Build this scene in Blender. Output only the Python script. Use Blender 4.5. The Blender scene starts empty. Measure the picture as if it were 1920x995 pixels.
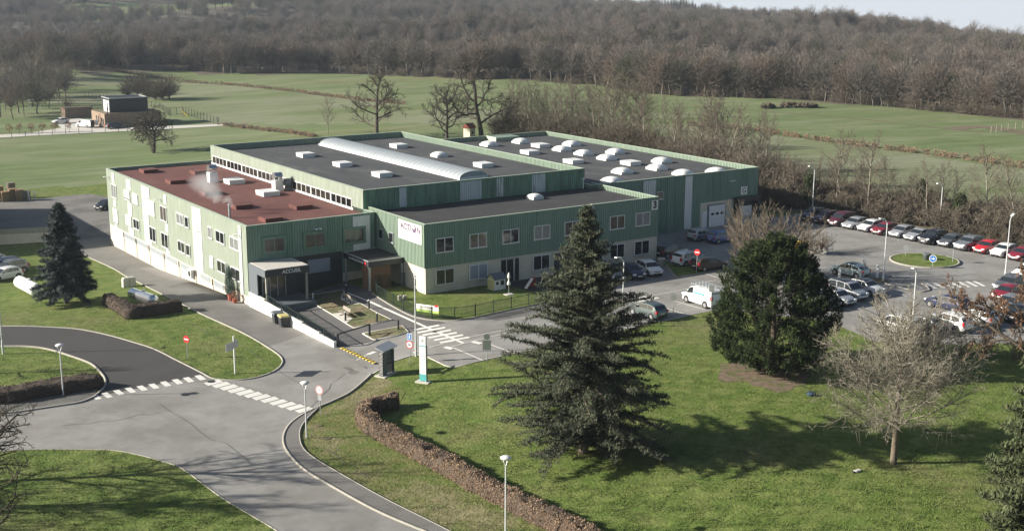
import bpy, bmesh, math, random
import numpy as np
from mathutils import Vector, Matrix

# ------------------------------------------------------------------ camera, world, sun
sc = bpy.context.scene
COL = sc.collection
R = math.radians
F_PX, PITCH, YAW, ROLL = 2350.08, R(12.7442), R(33.9535), R(0.1612)
CAM = np.array([-48.5418, -121.4986, 32.0028])
_fw = np.array([math.sin(YAW)*math.cos(PITCH), math.cos(YAW)*math.cos(PITCH), -math.sin(PITCH)])
_r0 = np.array([math.cos(YAW), -math.sin(YAW), 0.0]); _u0 = np.cross(_r0, _fw)
_rt = _r0*math.cos(ROLL)+_u0*math.sin(ROLL); _up = _u0*math.cos(ROLL)-_r0*math.sin(ROLL)
cd = bpy.data.cameras.new('camera'); cam = bpy.data.objects.new('camera', cd); COL.objects.link(cam)
cam.matrix_world = Matrix(((_rt[0], _up[0], -_fw[0], CAM[0]), (_rt[1], _up[1], -_fw[1], CAM[1]), (_rt[2], _up[2], -_fw[2], CAM[2]), (0, 0, 0, 1)))
cd.sensor_width = 36; cd.lens = F_PX/1920*36; cd.clip_start = 1; cd.clip_end = 9000
sc.camera = cam

SUN_DIR = np.array([0.8636*math.cos(R(22.2)), -0.5042*math.cos(R(22.2)), -math.sin(R(22.2))])   # way the light travels
w = bpy.data.worlds.new('World'); sc.world = w; w.use_nodes = True
nt = w.node_tree; nt.nodes.clear()
out = nt.nodes.new('ShaderNodeOutputWorld'); bg = nt.nodes.new('ShaderNodeBackground')
sky = nt.nodes.new('ShaderNodeTexSky'); sky.sky_type = 'NISHITA'; sky.sun_disc = False
sky.sun_elevation = R(22.2); sky.sun_rotation = math.atan2(-SUN_DIR[0], -SUN_DIR[1]); sky.altitude = 300
sky.air_density = 1.0; sky.dust_density = 2.0
# low fog lying behind the ridge: pale band up to just above the horizon
tc = nt.nodes.new('ShaderNodeTexCoord'); sx = nt.nodes.new('ShaderNodeSeparateXYZ')
nz = nt.nodes.new('ShaderNodeTexNoise'); nz.inputs['Scale'].default_value = 3.0; nz.inputs['Detail'].default_value = 5
mp = nt.nodes.new('ShaderNodeMapping'); mp.inputs['Scale'].default_value = (1, 1, 5)
ma = nt.nodes.new('ShaderNodeMath'); ma.operation = 'MULTIPLY_ADD'; ma.inputs[1].default_value = 0.06
mr = nt.nodes.new('ShaderNodeMapRange'); mr.inputs['From Min'].default_value = 0.03; mr.inputs['From Max'].default_value = 0.10
mr.inputs['To Min'].default_value = 1; mr.inputs['To Max'].default_value = 0
mx = nt.nodes.new('ShaderNodeMix'); mx.data_type = 'RGBA'; mx.inputs['B'].default_value = (9.2, 9.6, 10.1, 1)
L = nt.links.new
L(tc.outputs['Generated'], mp.inputs['Vector']); L(mp.outputs[0], nz.inputs['Vector']); L(tc.outputs['Generated'], sx.inputs[0])
L(nz.outputs[0], ma.inputs[0]); L(sx.outputs['Z'], ma.inputs[2]); L(ma.outputs[0], mr.inputs['Value'])
L(mr.outputs[0], mx.inputs['Factor']); L(sky.outputs[0], mx.inputs['A']); L(mx.outputs['Result'], bg.inputs[0]); L(bg.outputs[0], out.inputs[0])
bg.inputs[1].default_value = 0.05
sd = bpy.data.lights.new('sun', 'SUN'); sd.energy = 5.0; sd.angle = R(0.6); sd.color = (1.0, 0.93, 0.82)
so = bpy.data.objects.new('sun', sd); COL.objects.link(so)
so.rotation_euler = Vector(SUN_DIR).to_track_quat('-Z', 'Y').to_euler(); so.location = (-60, -20, 80)
sc.view_settings.view_transform = 'Standard'; sc.view_settings.look = 'None'; sc.view_settings.gamma = 1
sc.view_settings.exposure = 0.94; sc.view_settings.use_curve_mapping = False
sc.render.engine = 'CYCLES'; sc.cycles.max_bounces = 5; sc.cycles.diffuse_bounces = 2; sc.cycles.glossy_bounces = 2
sc.cycles.transparent_max_bounces = 6; sc.cycles.volume_bounces = 0; sc.cycles.use_denoising = True
sc.cycles.volume_max_steps = 64; sc.cycles.caustics_reflective = False; sc.cycles.caustics_refractive = False

# ------------------------------------------------------------------ layout helpers
def ray(px, py):
    d = _fw*F_PX + _rt*(px-960) + _up*(497.5-py); return d/np.linalg.norm(d)
def on_x(px, py, x): d = ray(px, py); t = (x-CAM[0])/d[0]; return CAM+d*t
def on_y(px, py, y): d = ray(px, py); t = (y-CAM[1])/d[1]; return CAM+d*t
def on_z(px, py, z): d = ray(px, py); t = (z-CAM[2])/d[2]; return CAM+d*t
def smooth(t): t = np.clip(t, 0, 1); return t*t*(3-2*t)
_A = ([-60, -21, 0, 5, 14, 29, 50, 80], [-0.95, -0.93, -1.41, -1.45, -2.0, -3.05, -3.4, -3.45])
_D = [340, 500, 700, 850, 950, 1050, 1250, 1500, 1700, 2000, 2500]
_U = [0, 500, 1000, 1150, 1400, 1600, 1760, 1920]
_T = np.array([[0, -.5, -1.5, -3, 9, 14, 15, 17, 20, 20, 20],
               [0, -1, -2, -3, 9, 14, 15, 17, 20, 20, 20],
               [0, -1, -1, -1, 0, 1, 2, 3, 0, -40, -90],
               [0, -1, -1, -1, -1, -2, -3, -4, -12, -50, -90],
               [0, -1, -2, -2, -2.5, -3, -6, -30, -60, -80, -99],
               [0, -2, -3, -4, -5, -7, -15, -45, -70, -90, -99],
               [-.3, -3, -5, -8, -11, -16, -40, -70, -90, -99, -99],
               [-.8, -4, -9, -15, -19, -28, -50, -80, -90, -99, -99]], float)
def terr(x, y):
    x = np.asarray(x, float); y = np.asarray(y, float)
    A = np.interp(y, *_A)
    x0 = 1-smooth((-y-21)/14)*13; wd = 12+smooth((-y-21)/14)*14+np.clip(y-52, 0, 200)*1.2
    z = A*(1-smooth((x-x0)/wd))
    dx, dy = x-CAM[0], y-CAM[1]; D = np.hypot(dx, dy)
    ang = np.arctan2(dx, dy)-YAW; ang = np.clip(ang, -0.6, 0.6)
    u = np.clip(960+F_PX*0.975*np.tan(ang), 0, 1920); ui = np.interp(u, _U, range(len(_U)))
    i0 = np.clip(np.floor(ui).astype(int), 0, len(_U)-2); fu = ui-i0
    di = np.interp(D, _D, range(len(_D))); j0 = np.clip(np.floor(di).astype(int), 0, len(_D)-2); fd = di-j0
    far = (_T[i0, j0]*(1-fu)+_T[i0+1, j0]*fu)*(1-fd)+(_T[i0, j0+1]*(1-fu)+_T[i0+1, j0+1]*fu)*fd
    z = z + far*smooth((D-300)/80)
    z = z + smooth((D-380)/150)*(2.6*np.sin(x*.024+y*.015)+2.4*np.sin(y*.040-x*.019+1.3)+1.2*np.sin(x*.055+1.2*np.sin(y*.03)))
    return z
def G(px, py, dz=0.0):
    z = 0.0
    for _ in range(12): P = on_z(px, py, z); z = float(terr(P[0], P[1]))+dz
    return P
def proj(P):
    d = np.asarray(P, float)-CAM; z = d@_fw
    return 960+F_PX*(d@_rt)/z, 497.5-F_PX*(d@_up)/z
def px_path(pts): return [tuple(G(*p)[:2]) for p in pts]
def crom(pts, n=6, closed=False):
    P = [np.array(p, float) for p in pts]; o = []
    m = len(P); rng = range(m if closed else m-1)
    for i in rng:
        if closed: a, b, c, d = P[i-1], P[i], P[(i+1) % m], P[(i+2) % m]
        else: a, b, c, d = P[max(i-1, 0)], P[i], P[i+1], P[min(i+2, m-1)]
        for k in range(n):
            t = k/n
            o.append(tuple(.5*((2*b)+(-a+c)*t+(2*a-5*b+4*c-d)*t*t+(-a+3*b-3*c+d)*t**3)))
    if not closed: o.append(tuple(P[-1]))
    return o
def inside(poly, X, Y):
    poly = np.array(poly); x0, y0 = poly[:, 0], poly[:, 1]; x1, y1 = np.roll(x0, -1), np.roll(y0, -1)
    r = np.zeros(X.shape, bool)
    for a, b, c, d in zip(x0, y0, x1, y1):
        if b == d: continue
        cond = (b > Y) != (d > Y); r ^= cond & (X < (c-a)*(Y-b)/(d-b)+a)
    return r

# ------------------------------------------------------------------ materials
MATS = {}
def mat(name, col, rough=.7, metal=0.0, var=0.12, vscale=3.0, bump=0.0, bscale=20.0, col2=None, thr=(.45, .6), coat=0.0, spec=None, emit=None, obj=True, stretch=None, det=5, col3=None, s3=0.6, thr3=(.5, .65), rot=0.0, seam=None, streak=None):
    if name in MATS: return MATS[name]
    m = bpy.data.materials.new(name); m.use_nodes = True; t = m.node_tree; p = t.nodes['Principled BSDF']
    N = t.nodes.new; K = t.links.new
    tc = N('ShaderNodeTexCoord'); src = tc.outputs['Object']
    src0 = src
    if rot:
        m0_ = N('ShaderNodeMapping'); m0_.inputs['Rotation'].default_value = (0, 0, rot); K(src, m0_.inputs[0]); src = m0_.outputs[0]
    src1 = src
    if stretch:
        mp = N('ShaderNodeMapping'); mp.inputs['Scale'].default_value = stretch; K(src, mp.inputs[0]); src = mp.outputs[0]
    def noise(s, d=det):
        n = N('ShaderNodeTexNoise'); n.inputs['Scale'].default_value = s; n.inputs['Detail'].default_value = d; n.inputs['Roughness'].default_value = .6; K(src, n.inputs['Vector']); return n.outputs[0]
    def ramp(v, a, b):
        r = N('ShaderNodeMapRange'); r.inputs[1].default_value = a; r.inputs[2].default_value = b; r.interpolation_type = 'SMOOTHSTEP'; K(v, r.inputs[0]); return r.outputs[0]
    def mix(f, a, b, mode='MIX'):
        q = N('ShaderNodeMix'); q.data_type = 'RGBA'; q.blend_type = mode
        if hasattr(f, 'links'): K(f, q.inputs['Factor'])
        else: q.inputs['Factor'].default_value = f
        for s, v in (('A', a), ('B', b)):
            if hasattr(v, 'links'): K(v, q.inputs[s])
            else: q.inputs[s].default_value = (*v, 1)
        return q.outputs['Result']
    c = tuple(col)
    base = mix(0.0, c, c)
    if col2: base = mix(ramp(noise(vscale), *thr), c, tuple(col2))
    if col3: base = mix(ramp(noise(s3), *thr3), base, tuple(col3))
    if var:
        n = noise(vscale*2.3+.1, 4); r = N('ShaderNodeMapRange'); r.inputs[1].default_value = .25; r.inputs[2].default_value = .75
        r.inputs[3].default_value = 1-var; r.inputs[4].default_value = 1+var; K(n, r.inputs[0])
        cb = N('ShaderNodeCombineColor')
        for i in range(3): K(r.outputs[0], cb.inputs[i])
        base = mix(1.0, base, cb.outputs[0], 'MULTIPLY')
    if seam:      # joints between sheets of membrane
        bt = N('ShaderNodeTexBrick'); bt.inputs['Scale'].default_value = 1; bt.inputs['Brick Width'].default_value = seam[0]; bt.inputs['Row Height'].default_value = seam[1]; bt.inputs['Mortar Size'].default_value = seam[2]; bt.inputs['Mortar Smooth'].default_value = .3
        K(src0, bt.inputs['Vector']); k_ = seam[3]; bt.inputs['Color1'].default_value = (1, 1, 1, 1); bt.inputs['Color2'].default_value = (seam[4],)*3+(1,); bt.inputs['Mortar'].default_value = (k_, k_, k_, 1)
        base = mix(1.0, base, bt.outputs['Color'], 'MULTIPLY')
    if streak:    # drilling or wheel lines in one direction: (scale, strength)
        wv = N('ShaderNodeTexWave'); wv.bands_direction = 'Y'; wv.inputs['Scale'].default_value = streak[0]; wv.inputs['Distortion'].default_value = streak[2]; wv.inputs['Detail'].default_value = 3; wv.inputs['Detail Scale'].default_value = .4; K(src1, wv.inputs['Vector'])
        r2 = N('ShaderNodeMapRange'); r2.inputs[3].default_value = 1-streak[1]; r2.inputs[4].default_value = 1+streak[1]; K(wv.outputs['Fac'], r2.inputs[0]); c2_ = N('ShaderNodeCombineColor')
        for i in range(3): K(r2.outputs[0], c2_.inputs[i])
        base = mix(1.0, base, c2_.outputs[0], 'MULTIPLY')
    K(base, p.inputs['Base Color'])
    p.inputs['Roughness'].default_value = rough; p.inputs['Metallic'].default_value = metal
    if coat: p.inputs['Coat Weight'].default_value = coat; p.inputs['Coat Roughness'].default_value = .05
    if spec is not None: p.inputs['Specular IOR Level'].default_value = spec
    if bump:
        b = N('ShaderNodeBump'); b.inputs['Strength'].default_value = 1; b.inputs['Distance'].default_value = bump; K(noise(bscale, 3), b.inputs['Height']); K(b.outputs[0], p.inputs['Normal'])
    if emit: p.inputs['Emission Color'].default_value = (*emit, 1); p.inputs['Emission Strength'].default_value = 1
    MATS[name] = m; return m

# ------------------------------------------------------------------ mesh helpers
def tag(o, label=None, cat=None, group=None, kind=None):
    if label: o['label'] = label
    if cat: o['category'] = cat
    if group: o['group'] = group
    if kind: o['kind'] = kind
    return o
def thing(name, loc, label, cat, group=None, rz=0.0):
    o = bpy.data.objects.new(name, None); COL.objects.link(o); o.location = tuple(float(v) for v in loc); o.rotation_euler = (0, 0, rz)
    o.empty_display_size = .3
    return tag(o, label, cat, group)
def np_mesh(name, V, Fc, mats, midx=None, smooth_=False):
    """V (n,3); Fc list of (m,k) int arrays of equal k, or one array"""
    me = bpy.data.meshes.new(name); V = np.asarray(V, np.float32)
    if not isinstance(Fc, list): Fc = [Fc]
    Fc = [np.asarray(f, np.int32) for f in Fc if len(f)]
    li = np.concatenate([f.ravel() for f in Fc]); tot = np.concatenate([np.full(len(f), f.shape[1], np.int32) for f in Fc])
    me.vertices.add(len(V)); me.vertices.foreach_set('co', V.ravel())
    me.loops.add(len(li)); me.loops.foreach_set('vertex_index', li)
    me.polygons.add(len(tot)); st = np.concatenate([[0], np.cumsum(tot)[:-1]]).astype(np.int32)
    me.polygons.foreach_set('loop_start', st); me.polygons.foreach_set('loop_total', tot)
    if midx is not None: me.polygons.foreach_set('material_index', np.asarray(midx, np.int32))
    if smooth_: me.polygons.foreach_set('use_smooth', np.ones(len(tot), bool))
    for m in (mats if isinstance(mats, (list, tuple)) else [mats]): me.materials.append(m)
    me.update(calc_edges=True); return me
def link(name, me, parent=None, loc=None, rz=0.0):
    o = bpy.data.objects.new(name, me); COL.objects.link(o)
    if parent: o.parent = parent
    if loc is not None: o.location = tuple(float(v) for v in loc); o.rotation_euler = (0, 0, rz)
    return o
class MB:
    def __init__(s): s.v = []; s.f = []; s.m = []; s.k = 0
    def add(s, vs, fs, m=None):
        o = len(s.v); s.v += [tuple(map(float, v)) for v in vs]; s.f += [tuple(i+o for i in f) for f in fs]; s.m += [s.k if m is None else m]*len(fs); return s
    def box(s, x0, x1, y0, y1, z0, z1, m=None):
        v = [(x0, y0, z0), (x1, y0, z0), (x1, y1, z0), (x0, y1, z0), (x0, y0, z1), (x1, y0, z1), (x1, y1, z1), (x0, y1, z1)]
        return s.add(v, [(0, 3, 2, 1), (4, 5, 6, 7), (0, 1, 5, 4), (1, 2, 6, 5), (2, 3, 7, 6), (3, 0, 4, 7)], m)
    def bbox(s, x0, x1, y0, y1, z0, z1, b=.03, m=None):      # box with chamfered top and vertical edges
        r = lambda X0, X1, Y0, Y1, z: [(X0+b, Y0, z), (X1-b, Y0, z), (X1, Y0+b, z), (X1, Y1-b, z), (X1-b, Y1, z), (X0+b, Y1, z), (X0, Y1-b, z), (X0, Y0+b, z)]
        v = r(x0, x1, y0, y1, z0)+r(x0, x1, y0, y1, z1-b)+r(x0+b*.7, x1-b*.7, y0+b*.7, y1-b*.7, z1)
        f = [tuple(range(7, -1, -1)), tuple(range(16, 24))]
        for k in (0, 8):
            for i in range(8): f.append((k+i, k+(i+1) % 8, k+8+(i+1) % 8, k+8+i))
        return s.add(v, f, m)
    def beam(s, a, b, wd, h, m=None, up=(0, 0, 1)):
        a, b, up = np.array(a, float), np.array(b, float), np.array(up, float); d = b-a; d /= np.linalg.norm(d)+1e-9
        n = np.cross(d, up); n = n/(np.linalg.norm(n)+1e-9)*wd/2; u = np.cross(n, d); u = u/(np.linalg.norm(u)+1e-9)*h/2
        v = [a-n-u, a+n-u, a+n+u, a-n+u, b-n-u, b+n-u, b+n+u, b-n+u]
        return s.add(v, [(3, 2, 1, 0), (4, 5, 6, 7), (0, 1, 5, 4), (1, 2, 6, 5), (2, 3, 7, 6), (3, 0, 4, 7)], m)
    def tube(s, a, b, r0, r1=None, n=10, m=None, cap=True):
        r1 = r0 if r1 is None else r1; a, b = np.array(a, float), np.array(b, float); d = b-a; d /= np.linalg.norm(d)+1e-9
        h = np.array([0, 0, 1.]) if abs(d[2]) < .9 else np.array([1., 0, 0]); p = np.cross(d, h); p /= np.linalg.norm(p); q = np.cross(d, p)
        v = [a+(p*math.cos(t)+q*math.sin(t))*r0 for t in [2*math.pi*i/n for i in range(n)]]+[b+(p*math.cos(t)+q*math.sin(t))*r1 for t in [2*math.pi*i/n for i in range(n)]]
        f = [(i, (i+1) % n, n+(i+1) % n, n+i) for i in range(n)]
        if cap: f += [tuple(range(n-1, -1, -1)), tuple(range(n, 2*n))]
        return s.add(v, f, m)
    def lathe(s, prof, c=(0, 0, 0), n=16, m=None):
        v = []; f = []
        for r, z in prof: v += [(c[0]+r*math.cos(2*math.pi*i/n), c[1]+r*math.sin(2*math.pi*i/n), c[2]+z) for i in range(n)]
        for k in range(len(prof)-1):
            for i in range(n): f.append((k*n+i, k*n+(i+1) % n, (k+1)*n+(i+1) % n, (k+1)*n+i))
        f += [tuple(range(n-1, -1, -1)), tuple(range((len(prof)-1)*n, len(prof)*n))]
        return s.add(v, f, m)
    def prism(s, poly, z0, z1, m=None):
        n = len(poly); v = [(p[0], p[1], z0) for p in poly]+[(p[0], p[1], z1) for p in poly]
        return s.add(v, [tuple(range(n-1, -1, -1)), tuple(range(n, 2*n))]+[(i, (i+1) % n, n+(i+1) % n, n+i) for i in range(n)], m)
    def build(s, name, mats, parent=None, smooth_=False, world=True, label=None):
        if not s.v: return None
        me = bpy.data.meshes.new(name); v = np.array(s.v)
        if parent is not None and world and parent.type == 'EMPTY': v = v-np.array(parent.location)
        elif parent is not None and world and parent.parent is not None: v = v-np.array(parent.parent.location)
        me.from_pydata([tuple(p) for p in v], [], s.f)
        for mm in (mats if isinstance(mats, (list, tuple)) else [mats]): me.materials.append(mm)
        me.polygons.foreach_set('material_index', s.m)
        if smooth_: me.shade_smooth()
        me.update(); o = bpy.data.objects.new(name, me); COL.objects.link(o)
        if parent is not None: o.parent = parent
        if label: o['label'] = label
        return o

# ------------------------------------------------------------------ colours
M_grass = mat('grass', (.102, .152, .033), .9, var=.3, vscale=.6, col2=(.158, .192, .056), thr=(.38, .62), col3=(.18, .175, .075), s3=.07, thr3=(.50, .72), bump=.09, bscale=4.5, det=9, spec=.15)
M_field = mat('field_grass', (.142, .186, .080), .9, var=.22, vscale=.09, col2=(.188, .218, .118), thr=(.42, .6), bump=.14, bscale=.9, stretch=(.3, 1, 1), det=9, spec=.1, rot=R(12), streak=(.28, .05, 2.5), col3=(.19, .20, .10), s3=.02, thr3=(.5, .7))
M_fieldpale = mat('pasture', (.19, .212, .12), .9, var=.15, vscale=.08, col2=(.225, .24, .155), thr=(.4, .6), bump=.18, bscale=.8, stretch=(.3, 1, 1), det=9, spec=.1, rot=R(12), streak=(.14, .08, 3.5), col3=(.14, .18, .075), s3=.03, thr3=(.5, .66))
M_litter = mat('leaf_litter', (.10, .085, .06), .95, var=.3, vscale=.3, bump=.1, bscale=2)
M_rough = mat('rough_grass', (.105, .115, .045), .95, var=.3, vscale=.35, col2=(.16, .13, .075), thr=(.42, .6), bump=.15, bscale=1.5)
M_asph = mat('asphalt', (.27, .265, .252), .9, var=.13, vscale=.25, col2=(.222, .216, .20), thr=(.42, .62), bump=.004, bscale=30, det=10, col3=(.18, .175, .165), s3=.06, thr3=(.52, .66))
M_dark = mat('fresh_asphalt', (.052, .050, .049), .85, var=.12, vscale=.2, bump=.004, bscale=30, det=8)
M_mid = mat('worn_asphalt', (.175, .168, .157), .9, var=.14, vscale=.15, bump=.004, bscale=30, det=8, col3=(.11, .107, .1), s3=.12)
M_court = mat('court_asphalt', (.12, .117, .115), .9, var=.1, vscale=.3, bump=.004, bscale=30)
M_kerb = mat('kerb_concrete', (.33, .315, .27), .85, var=.15, vscale=1.5, bump=.005, bscale=12)
M_slab = mat('pale_concrete', (.55, .53, .48), .85, var=.1, vscale=.8, bump=.003, bscale=15)
M_paint = mat('road_paint', (.74, .73, .68), .7, var=.12, vscale=4, col2=(.5, .49, .46), thr=(.55, .75))
M_white = mat('white_metal', (.78, .79, .78), .5, var=.05, vscale=1.5)
M_whitewall = mat('white_render', (.82, .81, .77), .8, var=.05, vscale=.6)
M_cream = mat('cream_render', (.62, .575, .47), .85, var=.07, vscale=.5, col2=(.55, .5, .41), thr=(.5, .7))
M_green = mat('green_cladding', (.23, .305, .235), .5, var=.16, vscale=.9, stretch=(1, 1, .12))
M_greenlit = mat('sunlit_green_cladding', (.395, .445, .37), .5, var=.16, vscale=.9, stretch=(1, 1, .12))  # same green cladding, paler: the sun on west walls is put into the colour
M_greenshade = mat('shaded_green_cladding', (.172, .272, .218), .5, var=.16, vscale=.9, stretch=(1, 1, .12))  # same green cladding, darker: the shade on the fronts is put into the colour
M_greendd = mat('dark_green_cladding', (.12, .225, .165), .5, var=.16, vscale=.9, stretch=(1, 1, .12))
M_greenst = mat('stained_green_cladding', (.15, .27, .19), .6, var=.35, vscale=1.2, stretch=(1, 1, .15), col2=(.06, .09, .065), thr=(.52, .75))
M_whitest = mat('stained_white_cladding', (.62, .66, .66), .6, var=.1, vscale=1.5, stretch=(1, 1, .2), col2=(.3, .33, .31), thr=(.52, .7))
M_trim = mat('pale_green_trim', (.44, .52, .41), .45, var=.04)
M_red = mat('red_roofing', (.150, .052, .043), .9, var=.15, vscale=.5, col2=(.12, .043, .036), bump=.004, bscale=25, seam=(8, 1.0, .012, .7, .92), col3=(.17, .075, .06), s3=.25, thr3=(.52, .68))
M_grey = mat('grey_roofing', (.062, .066, .07), .9, var=.2, vscale=.3, col2=(.10, .102, .10), thr=(.52, .68), bump=.004, bscale=20, stretch=(1, .4, 1), seam=(8, 1.0, .012, .6, .93), col3=(.045, .048, .052), s3=.12)
M_black = mat('black_roofing', (.036, .037, .040), .9, var=.14, vscale=.5, bump=.004, bscale=20, seam=(8, 1.0, .012, .7, .9), col2=(.05, .05, .05), thr=(.5, .7))
M_glass = mat('window_glass', (.015, .018, .022), .06, var=0, spec=.8)
M_glassb = mat('window_glass_warm', (.09, .08, .07), .08, var=.5, vscale=1.2, spec=.9)
M_shut = mat('roller_shutter', (.72, .75, .76), .5, var=.04, stretch=(1, 1, 18), vscale=1, bump=.01, bscale=1)
M_shutg = mat('grey_roller_shutter', (.25, .29, .36), .5, var=.04)
M_anth = mat('anthracite_panel', (.035, .04, .046), .5, var=.08)
M_anthl = mat('slate_panel', (.13, .15, .17), .5, var=.08)
M_dome = mat('acrylic_dome', (.80, .80, .78), .35, var=.04)
M_poly = mat('polycarbonate', (.32, .36, .38), .3, var=.12, vscale=.6)
M_glassc = mat('window_glass_blind', (.22, .23, .23), .12, var=.25, vscale=1.5, spec=.8)
M_crack = mat('bitumen_crack', (.13, .127, .12), .9, var=.2)
M_galv = mat('galvanised_steel', (.50, .52, .54), .4, metal=.5, var=.08)
M_pole = mat('pole_grey_paint', (.60, .62, .62), .45, var=.04)
M_steel = mat('bright_steel', (.66, .68, .70), .22, metal=.9, var=.05)
M_blackm = mat('black_metal', (.02, .022, .025), .5, var=.1)
M_gfence = mat('dark_green_metal', (.012, .026, .022), .5, var=.1)
M_wood = mat('timber_cladding', (.17, .10, .06), .8, var=.45, vscale=4, stretch=(1, 1, .05))
M_woodg = mat('grey_timber', (.28, .25, .21), .8, var=.2, vscale=6, stretch=(1, 1, .1))
M_sred = mat('sign_red', (.62, .03, .04), .45, var=.03)
M_sblue = mat('sign_blue', (.03, .17, .52), .45, var=.03)
M_yel = mat('yellow_paint', (.75, .55, .06), .5, var=.06)
M_rub = mat('tyre_rubber', (.018, .018, .018), .8, var=.1)
M_plant = mat('terracotta', (.35, .10, .06), .8, var=.1)
M_bark = mat('bark', (.16, .13, .095), .95, var=.3, vscale=4, bump=.02, bscale=12)
def tree_random(m):      # every tree of the wood has its own tone
    t = m.node_tree; p = t.nodes['Principled BSDF']; l = p.inputs['Base Color'].links[0]; oi = t.nodes.new('ShaderNodeObjectInfo'); cr = t.nodes.new('ShaderNodeValToRGB'); cr.color_ramp.interpolation = 'CONSTANT'
    for pos, c in ((0, (.72, .74, .74)), (.2, (1, 1, 1)), (.45, (1.0, .90, .84)), (.65, (1.12, 1.1, 1.08)), (.82, (.62, .66, .58)), (.93, (.42, .52, .30))):
        e = cr.color_ramp.elements.new(pos) if pos else cr.color_ramp.elements[0]; e.color = (*c, 1)
    cr.color_ramp.elements.remove(cr.color_ramp.elements[-1]); q = t.nodes.new('ShaderNodeMix'); q.data_type = 'RGBA'; q.blend_type = 'MULTIPLY'; q.inputs['Factor'].default_value = 1
    t.links.new(oi.outputs['Random'], cr.inputs[0]); t.links.new(l.from_socket, q.inputs['A']); t.links.new(cr.outputs[0], q.inputs['B']); t.links.new(q.outputs['Result'], p.inputs['Base Color'])
M_barkd = mat('dark_bark', (.075, .06, .045), .95, var=.3, vscale=4)
M_twig = mat('pale_twigs', (.26, .235, .185), .9, var=.3, vscale=1.5)
M_verge = mat('dry_verge_grass', (.16, .165, .065), .95, var=.3, vscale=.8, col2=(.12, .155, .045), thr=(.4, .6), col3=(.22, .20, .11), s3=.25, thr3=(.5, .65), bump=.09, bscale=4.5, det=9, spec=.1)
M_twigg = mat('grey_twigs', (.155, .13, .098), .95, var=.25, vscale=.6)
M_twigd = mat('dark_twigs', (.085, .07, .052), .95, var=.3, vscale=.6)
M_twigf = mat('woodland_twigs', (.168, .147, .128), .95, var=.3, vscale=.05)
M_brown = mat('dead_beech_leaves', (.30, .205, .13), .85, var=.6, vscale=4.5, col2=(.19, .135, .09), thr=(.5, .6), col3=(.12, .09, .062), s3=.6, thr3=(.5, .6))
M_brown2 = mat('dead_oak_leaves', (.22, .12, .065), .9, var=.35, vscale=1)
M_hedgec = mat('hedge_twigs', (.085, .062, .045), .95, var=.35, vscale=2)
M_hedged = mat('dark_hedge_twigs', (.075, .055, .042), .95, var=.35, vscale=2)
M_cedar = mat('cedar_needles', (.068, .084, .052), .85, var=.5, vscale=1.4, col2=(.10, .11, .07), thr=(.48, .62), spec=.25)
M_pine = mat('pine_needles', (.028, .046, .014), .8, var=.5, vscale=1.3, col2=(.075, .10, .026), thr=(.52, .68), spec=.25)
M_pine2 = mat('light_pine_needles', (.07, .09, .035), .85, var=.4, vscale=.9, col2=(.10, .11, .05), thr=(.5, .68))
M_spruce = mat('blue_spruce_needles', (.058, .078, .072), .85, var=.4, vscale=.9, col2=(.11, .135, .135), thr=(.48, .62), spec=.25)
M_ivy = mat('ivy_leaves', (.045, .065, .02), .8, var=.4, vscale=1)
M_conif = mat('far_conifer', (.018, .035, .026), .9, var=.3, vscale=.3)
M_soil = mat('bare_soil', (.17, .125, .085), .95, var=.35, vscale=.9, col2=(.10, .11, .04), thr=(.48, .6))
tree_random(M_twigf)
# ------------------------------------------------------------------ ground
_EDGE = ([-900, -300, 0, 130, 300, 480, 560, 700, 810, 850, 950, 1100, 1230, 1330, 1420, 1500, 1600, 1700, 1800, 1920, 2300],
         [130, 130, 131, 131, 136, 139, 135, 141, 144, 147, 150, 158, 178, 182, 184, 186, 196, 204, 212, 223, 260])
def projv(X, Y, Z):
    d = np.stack([X-CAM[0], Y-CAM[1], Z-CAM[2]], -1); z = d@_fw; ok = z > 5; z = np.where(ok, z, 5)
    return 960+F_PX*(d@_rt)/z, 497.5-F_PX*(d@_up)/z, ok
def forest(X, Y):
    Z = terr(X, Y); D = np.hypot(X-CAM[0], Y-CAM[1])
    px, py, ok = projv(X, Y, np.where(D < 550, Z, 0)); m = ok & (py < np.interp(px, *_EDGE)) & (D > 250)
    m |= ok & (D > 620)
    fld = (px > 120) & (px < 470) & (D > 925+.12*px) & (D < 990+.2*px)
    return m & ~fld
def grid_lines(lo, hi, flo, fhi, step, grow=1.12):
    a = list(np.arange(flo, fhi+.01, step)); s = step; v = a[-1]
    while v < hi: s = min(s*grow, 45); v += s; a.append(v)
    s = step; v = a[0]; b = []
    while v > lo: s = min(s*grow, 45); v -= s; b.append(v)
    return np.array(b[::-1]+a)
gx = grid_lines(-1300, 2400, -60, 130, 2.0, 1.06); gy = grid_lines(-400, 2500, -100, 90, 2.0, 1.06)
XX, YY = np.meshgrid(gx, gy, indexing='ij'); ZZ = terr(XX, YY)
V = np.stack([XX.ravel(), YY.ravel(), ZZ.ravel()], 1); ny = len(gy)
I, J = np.meshgrid(range(len(gx)-1), range(ny-1), indexing='ij'); a = (I*ny+J).ravel()
Fq = np.stack([a, a+ny, a+ny+1, a+1], 1)
cx = (XX[:-1, :-1]+XX[1:, 1:])/2; cy = (YY[:-1, :-1]+YY[1:, 1:])/2
mi = np.zeros(cx.shape, int); fo = forest(cx, cy)
pxg, pyg, okg = projv(cx, cy, terr(cx, cy)); Dg = np.hypot(cx-CAM[0], cy-CAM[1])
mi[(Dg > 232)] = 1
mi[(okg & (pyg > 165) & (Dg > 190) & (pxg > 1380)) | (okg & (pyg < np.interp(pxg, [0, 120, 300, 420, 560, 700, 1240, 1920], [100, 137, 150, 158, 172, 188, 235, 330])+0) & (pyg > 120))] = 1
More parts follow.
